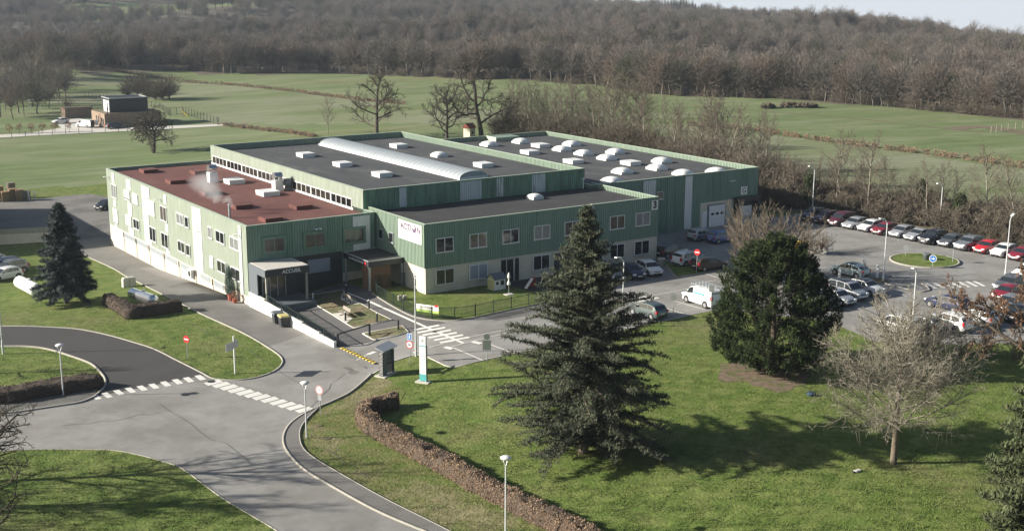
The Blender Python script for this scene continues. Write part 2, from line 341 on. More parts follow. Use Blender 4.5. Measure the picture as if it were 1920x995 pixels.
# paler pasture between the building and the dead hedge
H1 = ([110, 300, 420, 560, 660, 900, 1150, 1300, 1500, 1700, 1920], [138, 150, 158, 172, 186, 205, 232, 238, 258, 286, 318])
mi[okg & (pyg > np.interp(pxg, *H1)) & (pyg < 232) & (pxg > 380) & (Dg > 190)] = 2
mi[okg & (pyg > np.interp(pxg, *H1)) & (pxg > 1240) & (Dg > 190) & (Dg < 420)] = 2
mi[okg & (pyg > np.interp(pxg, *H1)) & (pyg < 196) & (pxg > 100) & (pxg < 760)] = 2
mi[fo] = 3
# rough ground under the hedgerow beside the car park
HR = px_path([(1230, 330), (1300, 300), (1440, 350), (1540, 372), (1700, 400), (2050, 480), (2050, 502), (1920, 476), (1740, 430), (1560, 399), (1400, 400), (1250, 350)])
mi[inside(HR, cx, cy)] = 4
link('ground', np_mesh('ground', V, Fq, [M_grass, M_field, M_fieldpale, M_litter, M_rough], mi.ravel(), True)); tag(bpy.data.objects['ground'], kind='structure')

def drape(name, poly, m, dz, kind='structure', step=2.0, parent=None, label=None, cat=None):
    from mathutils.geometry import delaunay_2d_cdt
    P = []
    for p in poly:
        if not P or math.dist(p, P[-1]) > .02: P.append((float(p[0]), float(p[1])))
    if math.dist(P[0], P[-1]) < .02: P.pop()
    n0 = len(P); A = np.array(P)
    Xg, Yg = np.meshgrid(np.arange(math.ceil(A[:, 0].min()/step)*step, A[:, 0].max(), step), np.arange(math.ceil(A[:, 1].min()/step)*step, A[:, 1].max(), step)); Xg = Xg.ravel(); Yg = Yg.ravel()
    k = inside(P, Xg, Yg); pts = [Vector(p) for p in P]+[Vector((float(a_), float(b_))) for a_, b_ in zip(Xg[k], Yg[k])]
    vo, eo, fo_, *_r = delaunay_2d_cdt(pts, [(i, (i+1) % n0) for i in range(n0)], [], 0, 1e-4)
    cx0 = np.array([[sum(vo[i].x for i in f)/3, sum(vo[i].y for i in f)/3] for f in fo_]); kk = inside(P, cx0[:, 0], cx0[:, 1])
    V_ = np.array([[v.x, v.y] for v in vo]); V_ = np.c_[V_, terr(V_[:, 0], V_[:, 1])+dz]
    Ft = np.array([f for f, q_ in zip(fo_, kk) if q_])
    e1 = V_[Ft[:, 1]]-V_[Ft[:, 0]]; e2 = V_[Ft[:, 2]]-V_[Ft[:, 0]]; fl = (e1[:, 0]*e2[:, 1]-e1[:, 1]*e2[:, 0]) < 0; Ft[fl] = Ft[fl][:, ::-1]
    me = np_mesh(name, V_, Ft, m)
    o = link(name, me, parent)
    if kind: o['kind'] = kind
    if label: tag(o, label, cat)
    return o
def ribbon(pts, wd):            # left and right offset outlines of a path
    P = np.array(pts, float); T = np.gradient(P, axis=0); T /= np.linalg.norm(T, axis=1)[:, None]+1e-9
    N = np.stack([-T[:, 1], T[:, 0]], 1)*wd/2; return P+N, P-N
def kerb(name, pts, wd=.16, h=.11, m=None, dz=0, kind='structure', closed=False):
    P = [tuple(p) for p in pts]
    Q = [P[0]]
    for a, b in zip(P[:-1], P[1:]):
        n = max(1, int(math.dist(a, b)/1.5)); Q += [(a[0]+(b[0]-a[0])*k/n, a[1]+(b[1]-a[1])*k/n) for k in range(1, n+1)]
    A, B = ribbon(Q, wd); n = len(Q); z = terr(np.array(Q)[:, 0], np.array(Q)[:, 1])+dz
    V = np.concatenate([np.c_[A, z-.25], np.c_[A, z+h], np.c_[B, z+h], np.c_[B, z-.25]])
    F_ = []
    for k in range(3):
        i = np.arange(n-1); F_.append(np.stack([k*n+i, k*n+i+1, (k+1)*n+i+1, (k+1)*n+i], 1))
    ends = np.array([[0, n, 2*n, 3*n], [4*n-1, 3*n-1, 2*n-1, n-1]])
    o = link(name, np_mesh(name, V, F_+[ends], m or M_kerb)); o['kind'] = kind; return o
def paint(name, quads, m=None, dz=.05):      # thin painted quads following the ground
    V = []; F_ = []
    for q in quads:
        q = [np.array(p, float) for p in q]; L_ = max(np.linalg.norm(q[1]-q[0]), np.linalg.norm(q[2]-q[3])); n = max(1, int(L_/1.5))
        b = len(V)
        for k in range(n+1):
            for s, e in ((q[0], q[1]), (q[3], q[2])):
                p = s+(e-s)*k/n; V.append((p[0], p[1], float(terr(p[0], p[1]))+dz))
        for k in range(n): F_.append((b+2*k, b+2*k+1, b+2*k+3, b+2*k+2))
    o = link(name, np_mesh(name, V, np.array(F_), m or M_paint)); o['kind'] = 'structure'; return o
def line_q(a, b, wd=.12):
    a, b = np.array(a[:2], float), np.array(b[:2], float); d = (b-a)/np.linalg.norm(b-a); n = np.array([-d[1], d[0]])*wd/2
    return (a+n, b+n, b-n, a-n)

darkup = [(-120, 612), (0, 612), (50, 612), (100, 614), (150, 618), (200, 628), (250, 642), (290, 655), (330, 675), (360, 690), (385, 703)]
nose = [(385, 703), (400, 710), (430, 713), (460, 712), (490, 706), (515, 696), (527, 686), (530, 676), (522, 665), (500, 650), (470, 632), (440, 617), (380, 590), (330, 565), (250, 525), (215, 505), (160, 480)]
darklo = [(-120, 651), (0, 650), (50, 650), (90, 655), (130, 667), (170, 682), (190, 700), (198, 714), (194, 728), (178, 744)]
pavl = [(178, 744), (150, 755), (100, 763), (40, 772), (0, 777), (-120, 795)]
lawnbl = [(-120, 850), (0, 846), (45, 843), (100, 842), (200, 843), (250, 850), (300, 863), (340, 877), (385, 910), (420, 935), (470, 965), (520, 995), (590, 1045)]
kout = [(880, 1040), (800, 998), (780, 990), (700, 955), (610, 905), (570, 880), (545, 855), (533, 835), (533, 815), (545, 795), (570, 777), (600, 763), (624, 753), (656, 737), (682, 716), (697, 702)]
pavin = [(600, 763), (580, 782), (566, 800), (562, 818), (568, 840), (590, 860), (640, 890), (720, 935), (800, 975), (900, 1025), (960, 1050)]
parklo = [(697, 702), (740, 677), (770, 667), (781, 665), (803, 670), (834, 685), (849, 689), (904, 676), (964, 663), (1000, 656), (1060, 642), (1130, 627), (1228, 605), (1289, 592), (1333, 583), (1400, 583), (1460, 592), (1555, 603), (1640, 640), (1700, 647), (1920, 643), (2080, 645)]
gard = [(697, 550), (715, 562), (742, 578), (765, 590), (785, 597), (807, 600.5), (834, 602), (861, 601), (888, 596.5), (924, 589), (951, 583), (1000, 573), (1060, 560), (1110, 549)]
W = px_path
S_ = lambda p, n=4: crom(W(p), n)
sdarkup, snose, sdarklo, spavl, slawn, skout, spavin, sgard = [S_(p) for p in (darkup, nose, darklo, pavl, lawnbl, kout, pavin, gard)]
splo = W(parklo)
yardtop = W([(209, 458)])+[(0.0, 49.5), (10, 49.5), (10, 80)]+W([(200, 368), (165, 364), (110, 369), (75, 373), (-120, 378)])
road = slawn+W([(900, 1060)])+skout+W([(628, 651)])+[(0.1, -20.3), (0.1, 49.0), (10, 49.5), (10, 75)]+W([(202, 369), (165, 364), (110, 369), (75, 373), (-120, 378), (-120, 438), (0, 438), (70, 438), (110, 445)])+snose[::-1]+W([(178, 744)])+spavl[1:]
drape('road', road, M_asph, .03)
drape('side_road', sdarkup+sdarklo[::-1], M_dark, .034)
drape('service_road', [(0.1, -14.0), (0.1, 49.0), (10, 49.5)]+W([(202, 369), (165, 364), (110, 369), (75, 373), (-120, 378), (-120, 438), (0, 438), (70, 438), (110, 445)])+S_(nose[9:])[::-1], M_mid, .038)
parking = splo+W([(2080, 500), (1990, 492), (1920, 476), (1830, 450), (1740, 430), (1650, 411), (1560, 398), (1490, 391)])+[(85, 12), (85, 1.2), (46, 1.2), (46, -10)]+[(32.5, -10.2)]+sgard[::-1]+W([(690, 545), (645, 535), (590, 545)])+[(1.5, -3), (1.2, -20.2)]+W([(628, 651)])
drape('car_park', parking, M_asph, .03)
court = W([(628, 651)])+[(0.6, -20), (.6, -1.0), (4.5, -.6), (10.8, -.6), (11.2, -6)]+W([(697, 550)])+sgard[1:8]+W([(835, 606), (800, 613), (760, 626), (745, 631), (700, 640)])
drape('courtyard', court, M_court, .045)
drape('pavement', skout[:45]+spavin[1:], M_mid, .10)
drape('pavement', spavl+W([(-120, 772), (0, 755), (40, 748), (90, 741), (130, 736), (165, 731), (185, 722)]), M_mid, .10)
kerb('kerb', skout, .18, .13); kerb('kerb', spavin, .10, .12); kerb('kerb', sdarkup[2:]+snose[1:], .16, .10); kerb('kerb', sdarklo+spavl[1:], .18, .13)
kerb('kerb', slawn, .10, .05); kerb('kerb', sgard, .16, .12); kerb('kerb', splo[:14], .09, .06, M_slab)
drape('lawn', W([(1240, 490), (1268.6, 520), (1323, 511.5), (1292, 497)]), M_grass, .11); kerb('kerb', W([(1240, 490), (1268.6, 521), (1323, 512)]), .16, .14)

for pp in ([(905, 594), (951, 586), (1000, 577), (1075, 560), (1085, 572), (1000, 590), (930, 602)], [(640, 690), (668, 678), (690, 690), (660, 704)], [(1560, 470), (1640, 462), (1660, 470), (1580, 480)]):
    drape('asphalt_patch', W(pp), M_mid, .036)
# nursery garden lawn and the two planted islands in the courtyard
isl = [(588, 570), (622, 590), (663, 616), (735, 601), (706, 587), (676, 570), (659, 573), (640, 562), (645, 544.5), (576, 555)]
isl2 = [(680, 626.5), (700, 638), (745, 630), (766, 623.5), (754.5, 612)]
for q in (isl, isl2):
    p = W(q); drape('planting_bed', p, M_rough, .10); kerb('kerb', p+[p[0]], .10, .13, M_slab)
drape('paving_slab', W([(622, 590), (650, 607), (661, 599), (638, 588)]), M_slab, .125)
drape('paving_slab', W([(640, 562), (659, 573), (676, 570), (655, 558)]), M_slab, .125)
drape('playground_mat', [(24.2, -10.7), (33, -10.7), (33, -17.2), (25.3, -15.5)], M_dark, .03)

# painted markings
q = []
for (cx_, cy_) in [(722, 659), (800, 642), (887, 622), (975, 605), (1062, 590), (1150, 575), (1237, 558), (1325, 541), (1408, 527), (1495, 511)]:
    X_, Y_ = cx_/3.98, 580+cy_/3.98; d = np.array([5.6, 4.3]); e = np.array([5.8, -1.0])
    if cx_ == 722: d = d*.8
    q.append([G(*(np.array([X_, Y_])+s))[:2] for s in (-d-e, d-e, d+e, -d+e)])
paint('zebra_crossing', q)
q = []
for (cx_, cy_) in [(160, 468), (218, 485), (276, 504), (333, 524), (395, 542), (456, 560), (518, 577), (580, 596), (645, 615), (708, 635), (772, 653), (838, 672)]:
    X_, Y_ = 360+cx_/3.98, 600+cy_/3.98; d = np.array([14, -3.7]); e = np.array([4.6, 2.5])
    q.append([G(*(np.array([X_, Y_])+s))[:2] for s in (-d-e, d-e, d+e, -d+e)])
paint('zebra_crossing', q)
q = []
for a, b in (((540, 436), (795, 388)), ((570, 466), (855, 412)), ((620, 493), (915, 438)), ((680, 520), (978, 465)), ((742, 544), (1042, 489)), ((802, 570), (1105, 513))):
    A, B = G(680+a[0]/5.53, 540+a[1]/5.53), G(680+b[0]/5.53, 540+b[1]/5.53); q.append(line_q(A, B, .5))
paint('zebra_crossing', q, dz=.055)
q = []
for (cx_, cy_) in [(790, 517), (880, 519), (932, 517), (983, 515), (1035, 512), (1085, 510), (1135, 507), (1180, 505)]:
    X_, Y_ = 1480+cx_/3.316, 380+cy_/3.316; d = np.array([10, 4.9]); e = np.array([3.3, -.1])
    if cx_ == 790: e = e*.4
    q.append([G(*(np.array([X_, Y_])+s))[:2] for s in (-d-e, d-e, d+e, -d+e)])
paint('zebra_crossing', q)
q = []
for a, b in (((220, 588), (345, 553)), ((235, 612), (345, 576)), ((240, 636), (470, 590)), ((240, 665), (400, 632))):
    A, B = G(1140+a[0]/4.977, 440+a[1]/4.977), G(1140+b[0]/4.977, 440+b[1]/4.977); q.append(line_q(A, B, .5))
paint('zebra_crossing', q)
q = []
def pl(a, b, wd=.12): q.append(line_q(G(*a), G(*b), wd))
pl((640, 545), (693, 566), .16); pl((693, 566), (869, 644), .3)
pl((805, 652), (1010, 608), .1); pl((842, 652), (1035, 608), .1)
for a, b in (((851, 653), (904, 675.6)), ((919, 646), (964, 663.5)), ((956, 630.5), (1002, 649)), ((1264, 565), (1322, 581)), ((1238, 575), (1289, 591)), ((1200, 560), (1310, 538)), ((1292, 535), (1342, 526)), ((1322, 514), (1358, 525)), ((774, 661), (800, 656)), ((774, 661), (782, 664)), ((664, 678), (690, 665))): pl(a, b, .12)
for a, b in (((834, 651), (848, 655)), ((886, 641), (902, 645)), ((690, 665), (703, 660))): pl(a, b, .5)
for i in range(6):       # bicycle/wheelchair symbols reduced to their strokes
    pass
m0 = G(1623.75, 439.4); dr = np.array([math.cos(R(-86.5)), math.sin(R(-86.5))])
for k in range(-5, 11):
    a = m0[:2]+dr*2.42*k; pl_ = line_q(a, a+np.array([2.6, .12]), .1); q.append(pl_)
for a, b in (((1560, 535), (1600, 527)), ((1640, 540), (1700, 556)), ((1575, 548), (1620, 560)), ((1545, 560), (1590, 574)), ((1610, 508), (1640, 515)), ((1535, 517), (1556, 509)), ((1270, 572), (1305, 560))): pl(a, b, .1)
paint('parking_lines', q, dz=.058)
q = []; rc = np.random.default_rng(5)
for a_, b_, wv in (((425, 715), (596, 768), 1.5), ((300, 760), (480, 872), 4), ((640, 700), (560, 790), 3), ((440, 640), (560, 720), 2), ((1560, 480), (1660, 460), 2), ((1380, 560), (1330, 520), 2), ((700, 900), (610, 840), 3), ((900, 625), (1010, 600), 1), ((120, 800), (330, 770), 4), ((260, 560), (420, 640), 2)):
    P = [np.array(a_)+(np.array(b_)-np.array(a_))*k/9+rc.normal(0, wv, 2)*np.array([1, .5]) for k in range(10)]
    for u_, v_ in zip(P[:-1], P[1:]): q.append(line_q(G(*u_), G(*v_), rc.uniform(.025, .055)))
paint('asphalt_crack', q, M_crack, dz=.052)
# manholes
for i, (px, py) in enumerate(((347, 739), (817, 621), (396, 715), (612, 821), (597, 797))):
    mb = MB(); P = G(px, py, .04); mb.lathe([(.34, 0), (.34, .025), (.30, .03)], P, 14); o = mb.build('manhole_cover', M_blackm if i < 3 else M_soil); o['kind'] = 'structure'

# island in the turning circle
ic = (G(1670, 487)+G(1798, 492))/2; ir = 3.95
circ = [(ic[0]+ir*math.cos(t), ic[1]+ir*.97*math.sin(t)) for t in np.linspace(0, 2*math.pi, 41)]
drape('island_lawn', circ[:-1], M_grass, .16); kerb('kerb', circ, .28, .17)
c2 = [(1607, 529), (1630, 524), (1652, 522), (1668, 528), (1655, 532), (1632, 537)]
drape('island_lawn', W(c2), M_rough, .14); kerb('kerb', W(c2+[c2[0]]), .2, .14)
kerb('kerb', W([(1655, 531), (1690, 540), (1725, 549), (1743, 545), (1740, 538), (1728, 532)]), .22, .13)

# ------------------------------------------------------------------ buildings
def ribbed(mb, p0, p1, z0, z1, out, m=None, per=.30, dep=.06):
    p0, p1, out = np.array(p0, float), np.array(p1, float), np.array(out, float); L_ = np.linalg.norm(p1-p0); u = (p1-p0)/L_; n = max(1, round(L_/per)); pr = L_/n
    us = []
    for k in range(n): us += [(k*pr, dep), (k*pr+pr*.60, dep), (k*pr+pr*.68, 0), (k*pr+pr*.92, 0)]
    us.append((L_, dep)); vs = []
    for t, o in us: p = p0+u*t+out*o; vs += [(p[0], p[1], z0), (p[0], p[1], z1)]
    flip = np.cross(np.append(u, 0), (0, 0, 1))@np.append(out, 0) < 0
    fs = [(2*i, 2*i+2, 2*i+3, 2*i+1) for i in range(len(us)-1)]
    if flip: fs = [f[::-1] for f in fs]
    mb.add(vs, fs, m)
def hall(t, x0, x1, y0, y1, zb, zt, zr, mats, roofm, cap=M_trim, plinth=None, sides='WSEN'):
    """one volume: ribbed cladding per side, inner parapet faces, roof slab, cap"""
    sd_ = {'W': ((x0, y1), (x0, y0), (-1, 0)), 'S': ((x0, y0), (x1, y0), (0, -1)), 'E': ((x1, y0), (x1, y1), (1, 0)), 'N': ((x1, y1), (x0, y1), (0, 1))}
    for k in sides:
        a, b, n = sd_[k]; mb = MB(); ribbed(mb, a, b, zb, zt-.02, n)
        a2 = np.array(a)-np.array(n)*.16; b2 = np.array(b)-np.array(n)*.16
        ribbed(mb, b2, a2, zr-.1, zt-.02, -np.array(n, float)); o = mb.build('cladding', mats[k], t)
    if plinth:
        z0p, pm = plinth; mb = MB(); e = .05
        mb.box(x0-e+.03, x1+e-.03, y0-e+.03, y1+e-.03, z0p, zb+.01); mb.build('plinth', pm, t)
    mb = MB(); mb.box(x0+.08, x1-.08, y0+.08, y1-.08, zb-.2, zr); mb.build('roof', roofm, t)
    mb = MB(); e = .06; i = .2
    for k in sides:
        if k == 'W': mb.box(x0-e, x0+i, y0-e, y1+e, zt-.06, zt)
        if k == 'E': mb.box(x1-i, x1+e, y0-e, y1+e, zt-.063, zt-.003)
        if k == 'S': mb.box(x0+i, x1-i, y0-e, y0+i, zt-.062, zt-.002)
        if k == 'N': mb.box(x0+i, x1-i, y1-i, y1+e, zt-.062, zt-.002)
    mb.build('parapet_cap', cap, t)
def wframe(axis, pos, sgn):
    """maps (a, depth outwards, z) to world for a wall on the plane axis=pos whose outside is on side sgn"""
    if axis == 'x': return lambda a, d, z: (pos+sgn*d, a, z)
    return lambda a, d, z: (a, pos+sgn*d, z)
def fbox(mb, f, a0, a1, d0, d1, z0, z1, m=None):
    p, q = f(a0, d0, z0), f(a1, d1, z1)
    mb.box(min(p[0], q[0]), max(p[0], q[0]), min(p[1], q[1]), max(p[1], q[1]), min(p[2], q[2]), max(p[2], q[2]), m)
def window(t, f, a0, a1, z0, z1, panes=2, fr=M_white, glass=M_glass, surround=None, shut=0.0, shm=None, sill=M_galv, name='window', recess=0):
    a0, a1 = min(a0, a1), max(a0, a1)
    mb = MB(); w_ = .07; d0, d1 = .02, .17
    fbox(mb, f, a0, a1, d0, d1, z0, z0+w_); fbox(mb, f, a0, a1, d0, d1, z1-w_, z1)
    fbox(mb, f, a0, a0+w_, d0, d1, z0+w_, z1-w_); fbox(mb, f, a1-w_, a1, d0, d1, z0+w_, z1-w_)
    for k in range(1, panes): c = a0+(a1-a0)*k/panes; fbox(mb, f, c-.04, c+.04, d0, d1-.01, z0+w_, z1-w_)
    wo = mb.build(name, fr, t)
    mb = MB(); fbox(mb, f, a0+w_, a1-w_, .0, .125, z0+w_, z1-w_-shut*(z1-z0)); mb.build('pane', glass, wo)
    if shut > 0: mb = MB(); fbox(mb, f, a0+w_*.6, a1-w_*.6, .0, .155, z1-w_-shut*(z1-z0-w_), z1-.02); mb.build('shutter', shm or M_shut, wo)
    if surround:
        mb = MB(); s = .2
        fbox(mb, f, a0-s, a0-.005, .0, .2, z0-s, z1+s); fbox(mb, f, a1+.005, a1+s, .0, .2, z0-s, z1+s)
        fbox(mb, f, a0-.005, a1+.005, .0, .2, z1+.005, z1+s); fbox(mb, f, a0-.005, a1+.005, .0, .2, z0-s, z0-.005); mb.build('surround', surround, wo)
    elif sill: mb = MB(); fbox(mb, f, a0-.1, a1+.1, .02, .2, z0-.07, z0-.005); mb.build('sill', sill, wo)
    return wo
def dome(t, x, y, z, wx_=1.75, wy_=1.9, rise=.38):
    mb = MB(); mb.box(x-wx_/2, x+wx_/2, y-wy_/2, y+wy_/2, z-.02, z+.32); o = mb.build('roof_light', M_white, t)
    n = 8; V = []; 
    for i in range(n+1):
        for j in range(n+1):
            u, v = i/n*2-1, j/n*2-1; h = (max(0, 1-u**2)*max(0, 1-v**2))**.5; V.append((x+u*wx_/2*1.04-0, y+v*wy_/2*1.04, z+.33+rise*h))
    Fd = [(i*(n+1)+j, (i+1)*(n+1)+j, (i+1)*(n+1)+j+1, i*(n+1)+j+1) for i in range(n) for j in range(n)]
    mb = MB(); mb.add(V, Fd); mb.build('dome', M_dome, o, True)
def hatch(t, x, y, z, wx_=1.9, wy_=2.3, m=M_white, lid=True, h=.55):
    mb = MB()
    if lid: mb.box(x-wx_/2+.05, x+wx_/2-.05, y-wy_/2+.05, y+wy_/2-.05, z-.02, z+h*.5)
    else: mb.box(x-wx_/2, x+wx_/2, y-wy_/2, y+wy_/2, z-.02, z+h)
    o = mb.build('roof_hatch', m, t)
    if lid:
        mb = MB(); mb.bbox(x-wx_/2, x+wx_/2, y-wy_/2, y+wy_/2, z+h*.5+.04, z+h, .05); mb.box(x-wx_/2+.1, x+wx_/2-.1, y-wy_/2+.1, y+wy_/2-.1, z+h*.4, z+h*.5+.05)
        mb.build('lid', M_dome, o)
def wall_lamp(t, f, a, z):
    mb = MB(); fbox(mb, f, a-.05, a+.05, .03, .35, z-.03, z+.03); fbox(mb, f, a-.12, a+.12, .35, .75, z-.06, z+.04); mb.build('wall_lamp', M_white, t)

FLOOR = 0.0
# --- office wing (red roof)
wing = thing('office_building', (0, 0, -1.4), 'low green office wing with dark red roof and white patches on its sunlit side', 'building')
LR = 49.18; HR_ = 7.2
mats = dict(W=M_greenlit, S=M_greenshade, E=M_greenshade, N=M_greenshade)
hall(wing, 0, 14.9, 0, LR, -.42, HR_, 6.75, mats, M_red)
mb = MB(); mb.box(-.02, 15, .02, LR+.02, -4.6, -.4); mb.build('plinth', M_cream, wing)
fW = wframe('x', 0, -1)
for a0, a1, k, sh in ((47.06, 44.9, 2, 0), (41.4, 39.2, 2, .78), (37.9, 35.9, 1, 1), (31.7, 29.4, 1, 1), (27.2, 24.9, 2, 0), (21.35, 18.95, 2, 0), (18.5, 17.3, 1, 0), (14.8, 13.55, 1, .82), (11.1, 9.95, 1, 0), (8.7, 6.2, 2, 0), (4.6, 2.1, 2, 0)):
    z0 = 4.12
    if a0 in (47.06, 31.7, 27.2): z0 = 3.6
    g_ = (M_glass, M_glassb, M_glassc)[int(a0*7) % 3]
    window(wing, fW, a0, a1, z0, 5.4, k, shut=sh, glass=g_)
for a0, a1, k, sh in ((47.0, 45.0, 1, 1), (41.4, 39.2, 1, .9), (38.2, 35.85, 2, 0), (31.8, 29.45, 2, 0), (27.3, 24.85, 2, 0), (21.4, 19.05, 2, 0), (18.6, 17.3, 1, 0), (14.8, 13.6, 1, 1), (11.0, 9.95, 1, 1), (8.7, 6.2, 2, 0), (4.65, 2.1, 2, 0)):
    z0 = .78
    if a0 in (47.0, 31.8, 27.3): z0 = .3
    window(wing, fW, a0, a1, z0, 2.08, k, shut=sh)
for y1_, z1_, y0_, z0_ in ((46.56, 6.95, 45.47, 5.6), (46.6, 3.3, 45.5, 2.37), (46.6, .05, 45.5, -.37), (40.3, 6.95, 38.5, 5.61), (40.3, 3.9, 38.6, 2.22), (40.5, .56, 38.3, -.41), (34.1, 6.95, 31.9, 2.35), (31.9, 6.95, 31.05, 5.6), (33.9, 2.35, 31.95, -.38), (31.95, .2, 31.3, -.38), (25.7, 6.95, 24.7, 5.8), (25.7, 3.4, 24.6, 2.4), (25.8, .2, 24.6, -.36), (16.04, 6.95, 13.2, -.4), (2.1, 6.97, 1.35, -.4)):
    mb = MB(); ribbed(mb, (-.045, y1_), (-.045, y0_), z0_, z1_, (-1, 0)); mb.build('white_cladding', M_white, wing)
for y1_, y0_ in ((42.9, 38.3), (37.5, 33.2), (32.2, 27.6), (26.6, 22.5), (21.1, 17.9), (14.5, 11.4), (10.2, 7.4)): mb = MB(); fbox(mb, fW, y0_, y1_, 0, .07, -1.2, -.62); mb.build('basement_glazing', M_poly, wing)
for y_ in (43.3, 38.0, 32.8, 27.1, 21.8, 16.0, 10.8): mb = MB(); fbox(mb, fW, y_-.3, y_+.1, 0, .06, -1.3, -.58); mb.build('vent', M_barkd, wing)
for y_ in (43.0, 37.8, 32.5, 27.0, 21.5, 16.0, 10.6, 5.4): mb = MB(); fbox(mb, fW, y_-.09, y_+.09, 0, .1, -4, -1.3); mb.build('pilaster', M_cream, wing)
for y_, z_ in ((48.2, 6.2), (27.0, 6.2), (2.0, 6.0)): wall_lamp(wing, fW, y_, z_)
mb = MB(); fbox(mb, fW, 16.4, 17.4, .05, .5, -1.6, -.6); o = mb.build('air_conditioner', M_white, wing)
mb = MB(); mb.tube((-.5, 16.9, -1.1), (-.53, 16.9, -1.1), .36, n=16); mb.build('fan_grille', M_blackm, o)
fS = wframe('y', 0, -1)
for a0, a1 in ((1.8, 4.1), (6.45, 8.8), (11.15, 13.55)): window(wing, fS, a0, a1, 4.1, 5.6, 2, fr=M_greenshade, glass=M_glassb, surround=M_greendd)
mb = MB(); ribbed(mb, (12.2, -.045), (14.3, -.045), 3.1, 6.95, (0, -1)); mb.build('white_cladding', M_white, wing)
for a, b in ((3.9, 5.0), (9.2, 10.9)): mb = MB(); ribbed(mb, (a, -.045), (b, -.045), 3.3, 6.95, (0, -1)); mb.build('dark_cladding', M_greendd, wing)
mb = MB(); mb.box(4.6, 10.8, -.09, -.03, -1.5, 3.28); mb.build('dark_wall_panel', M_anth, wing)
mb = MB(); fbox(mb, fS, 6.7, 9.3, .1, .2, 1.3, 2.75); mb.build('shutter', M_shutg, wing)
mb = MB(); mb.box(10.85, 15.15, -.12, -.03, -1.3, .85); mb.build('low_wall', M_cream, wing)
for a_ in (7.6, 8.1): wall_lamp(wing, fS, a_, 6.15)
for x, y in ((4.6, 45.5), (4.5, 34.6), (9.9, 40.6), (5.0, 23.7), (4.6, 12.9), (10.2, 8.9), (4.2, 3.6)): hatch(wing, x, y, 6.75, 2.0, 2.1, M_red, False, .45)
for x, y in ((10.7, 30.4), (10.7, 19.5)): hatch(wing, x, y, 6.75, 2.2, 2.5)
def cowl(x, y, z, dark):
    mb = MB(); mb.box(x-.55, x+.55, y-.55, y+.55, z, z+1.3); o = mb.build('roof_fan', M_white, wing)
    mb = MB(); n = 10; c = (x, y, z+1.3)
    for k in range(n):
        t0, t1 = -.2+k/n*3.0, -.2+(k+1)/n*3.0
        r = .62; mb.add([(c[0]-.5, c[1]+r*math.cos(t0), c[2]+.35+r*math.sin(t0)), (c[0]+.5, c[1]+r*math.cos(t0), c[2]+.35+r*math.sin(t0)), (c[0]+.5, c[1]+r*math.cos(t1), c[2]+.35+r*math.sin(t1)), (c[0]-.5, c[1]+r*math.cos(t1), c[2]+.35+r*math.sin(t1))], [(0, 1, 2, 3)])
    for s in (-.5, .5): mb.add([(c[0]+s, c[1], c[2])]+[(c[0]+s, c[1]+.62*math.cos(-.2+k/n*3), c[2]+.35+.62*math.sin(-.2+k/n*3)) for k in range(n+1)], [tuple(range(n+2))])
    mb.build('cowl', M_steel, o)
    if dark: mb = MB(); mb.tube((x+.8, y-.4, z+.9), (x+1.5, y-.7, z+.9), .6, n=16); mb.box(x+.8, x+1.4, y-.9, y-.3, z, z+.5); mb.build('fan_housing', M_anthl, o)
cowl(8.7, 32.6, 6.75, False); cowl(13.0, 21.8, 6.75, True)
mb = MB(); mb.tube((1.2, 7.7, 6.7), (1.2, 7.7, 8.1), .14, n=10); mb.tube((1.2, 7.7, 8.15), (1.2, 7.7, 8.3), .24, .05, n=10); mb.build('chimney_pipe', M_galv, wing)

# --- main hall
hallm = thing('factory_hall', (30, 25, 0), 'tallest middle hall with dark grey flat roof split by a long arched skylight', 'building')
xM, xM2, yM, LM, hM = 14.74, 45.5, 2.12, 48.85, 9.37
hall(hallm, xM, xM2, yM, LM, 6.0, hM, 8.55, dict(W=M_greenlit, S=M_greenst, E=M_green, N=M_green), M_grey)
mb = MB(); mb.box(xM+.05, xM2-.05, yM+.05, LM-.05, -4, 6.1); mb.build('lower_wall', M_greenst, hallm)
for a, b in ((19.2, 20.15), (27.3, 30.3), (32.4, 33.4), (37.5, 39.5)): mb = MB(); ribbed(mb, (a, yM-.045), (b, yM-.045), 7.0, 9.2, (0, -1)); mb.build('white_cladding', M_whitest, hallm)
fM = wframe('x', xM, -1); y = 5.0; k = 0
mb = MB(); fbox(mb, fM, 4.6, 48.7, .0, .16, 6.75, 6.98); mb.build('sill', M_white, hallm)
for k in range(8):
    y0_ = 5.0+k*5.42; wo = None; mb = MB()
    for j in range(5): c = y0_+j*1.31; fbox(mb, fM, c-.05, c+.05, .02, .1, 7.0, 7.9)
    fbox(mb, fM, y0_-.05, y0_+5.3, .02, .1, 7.9, 7.98); wo = mb.build('window', M_white, hallm)
    mb = MB(); fbox(mb, fM, y0_, y0_+5.24, 0, .06, 7.0, 7.9); mb.build('pane', M_glassb if k % 3 else M_glass, wo)
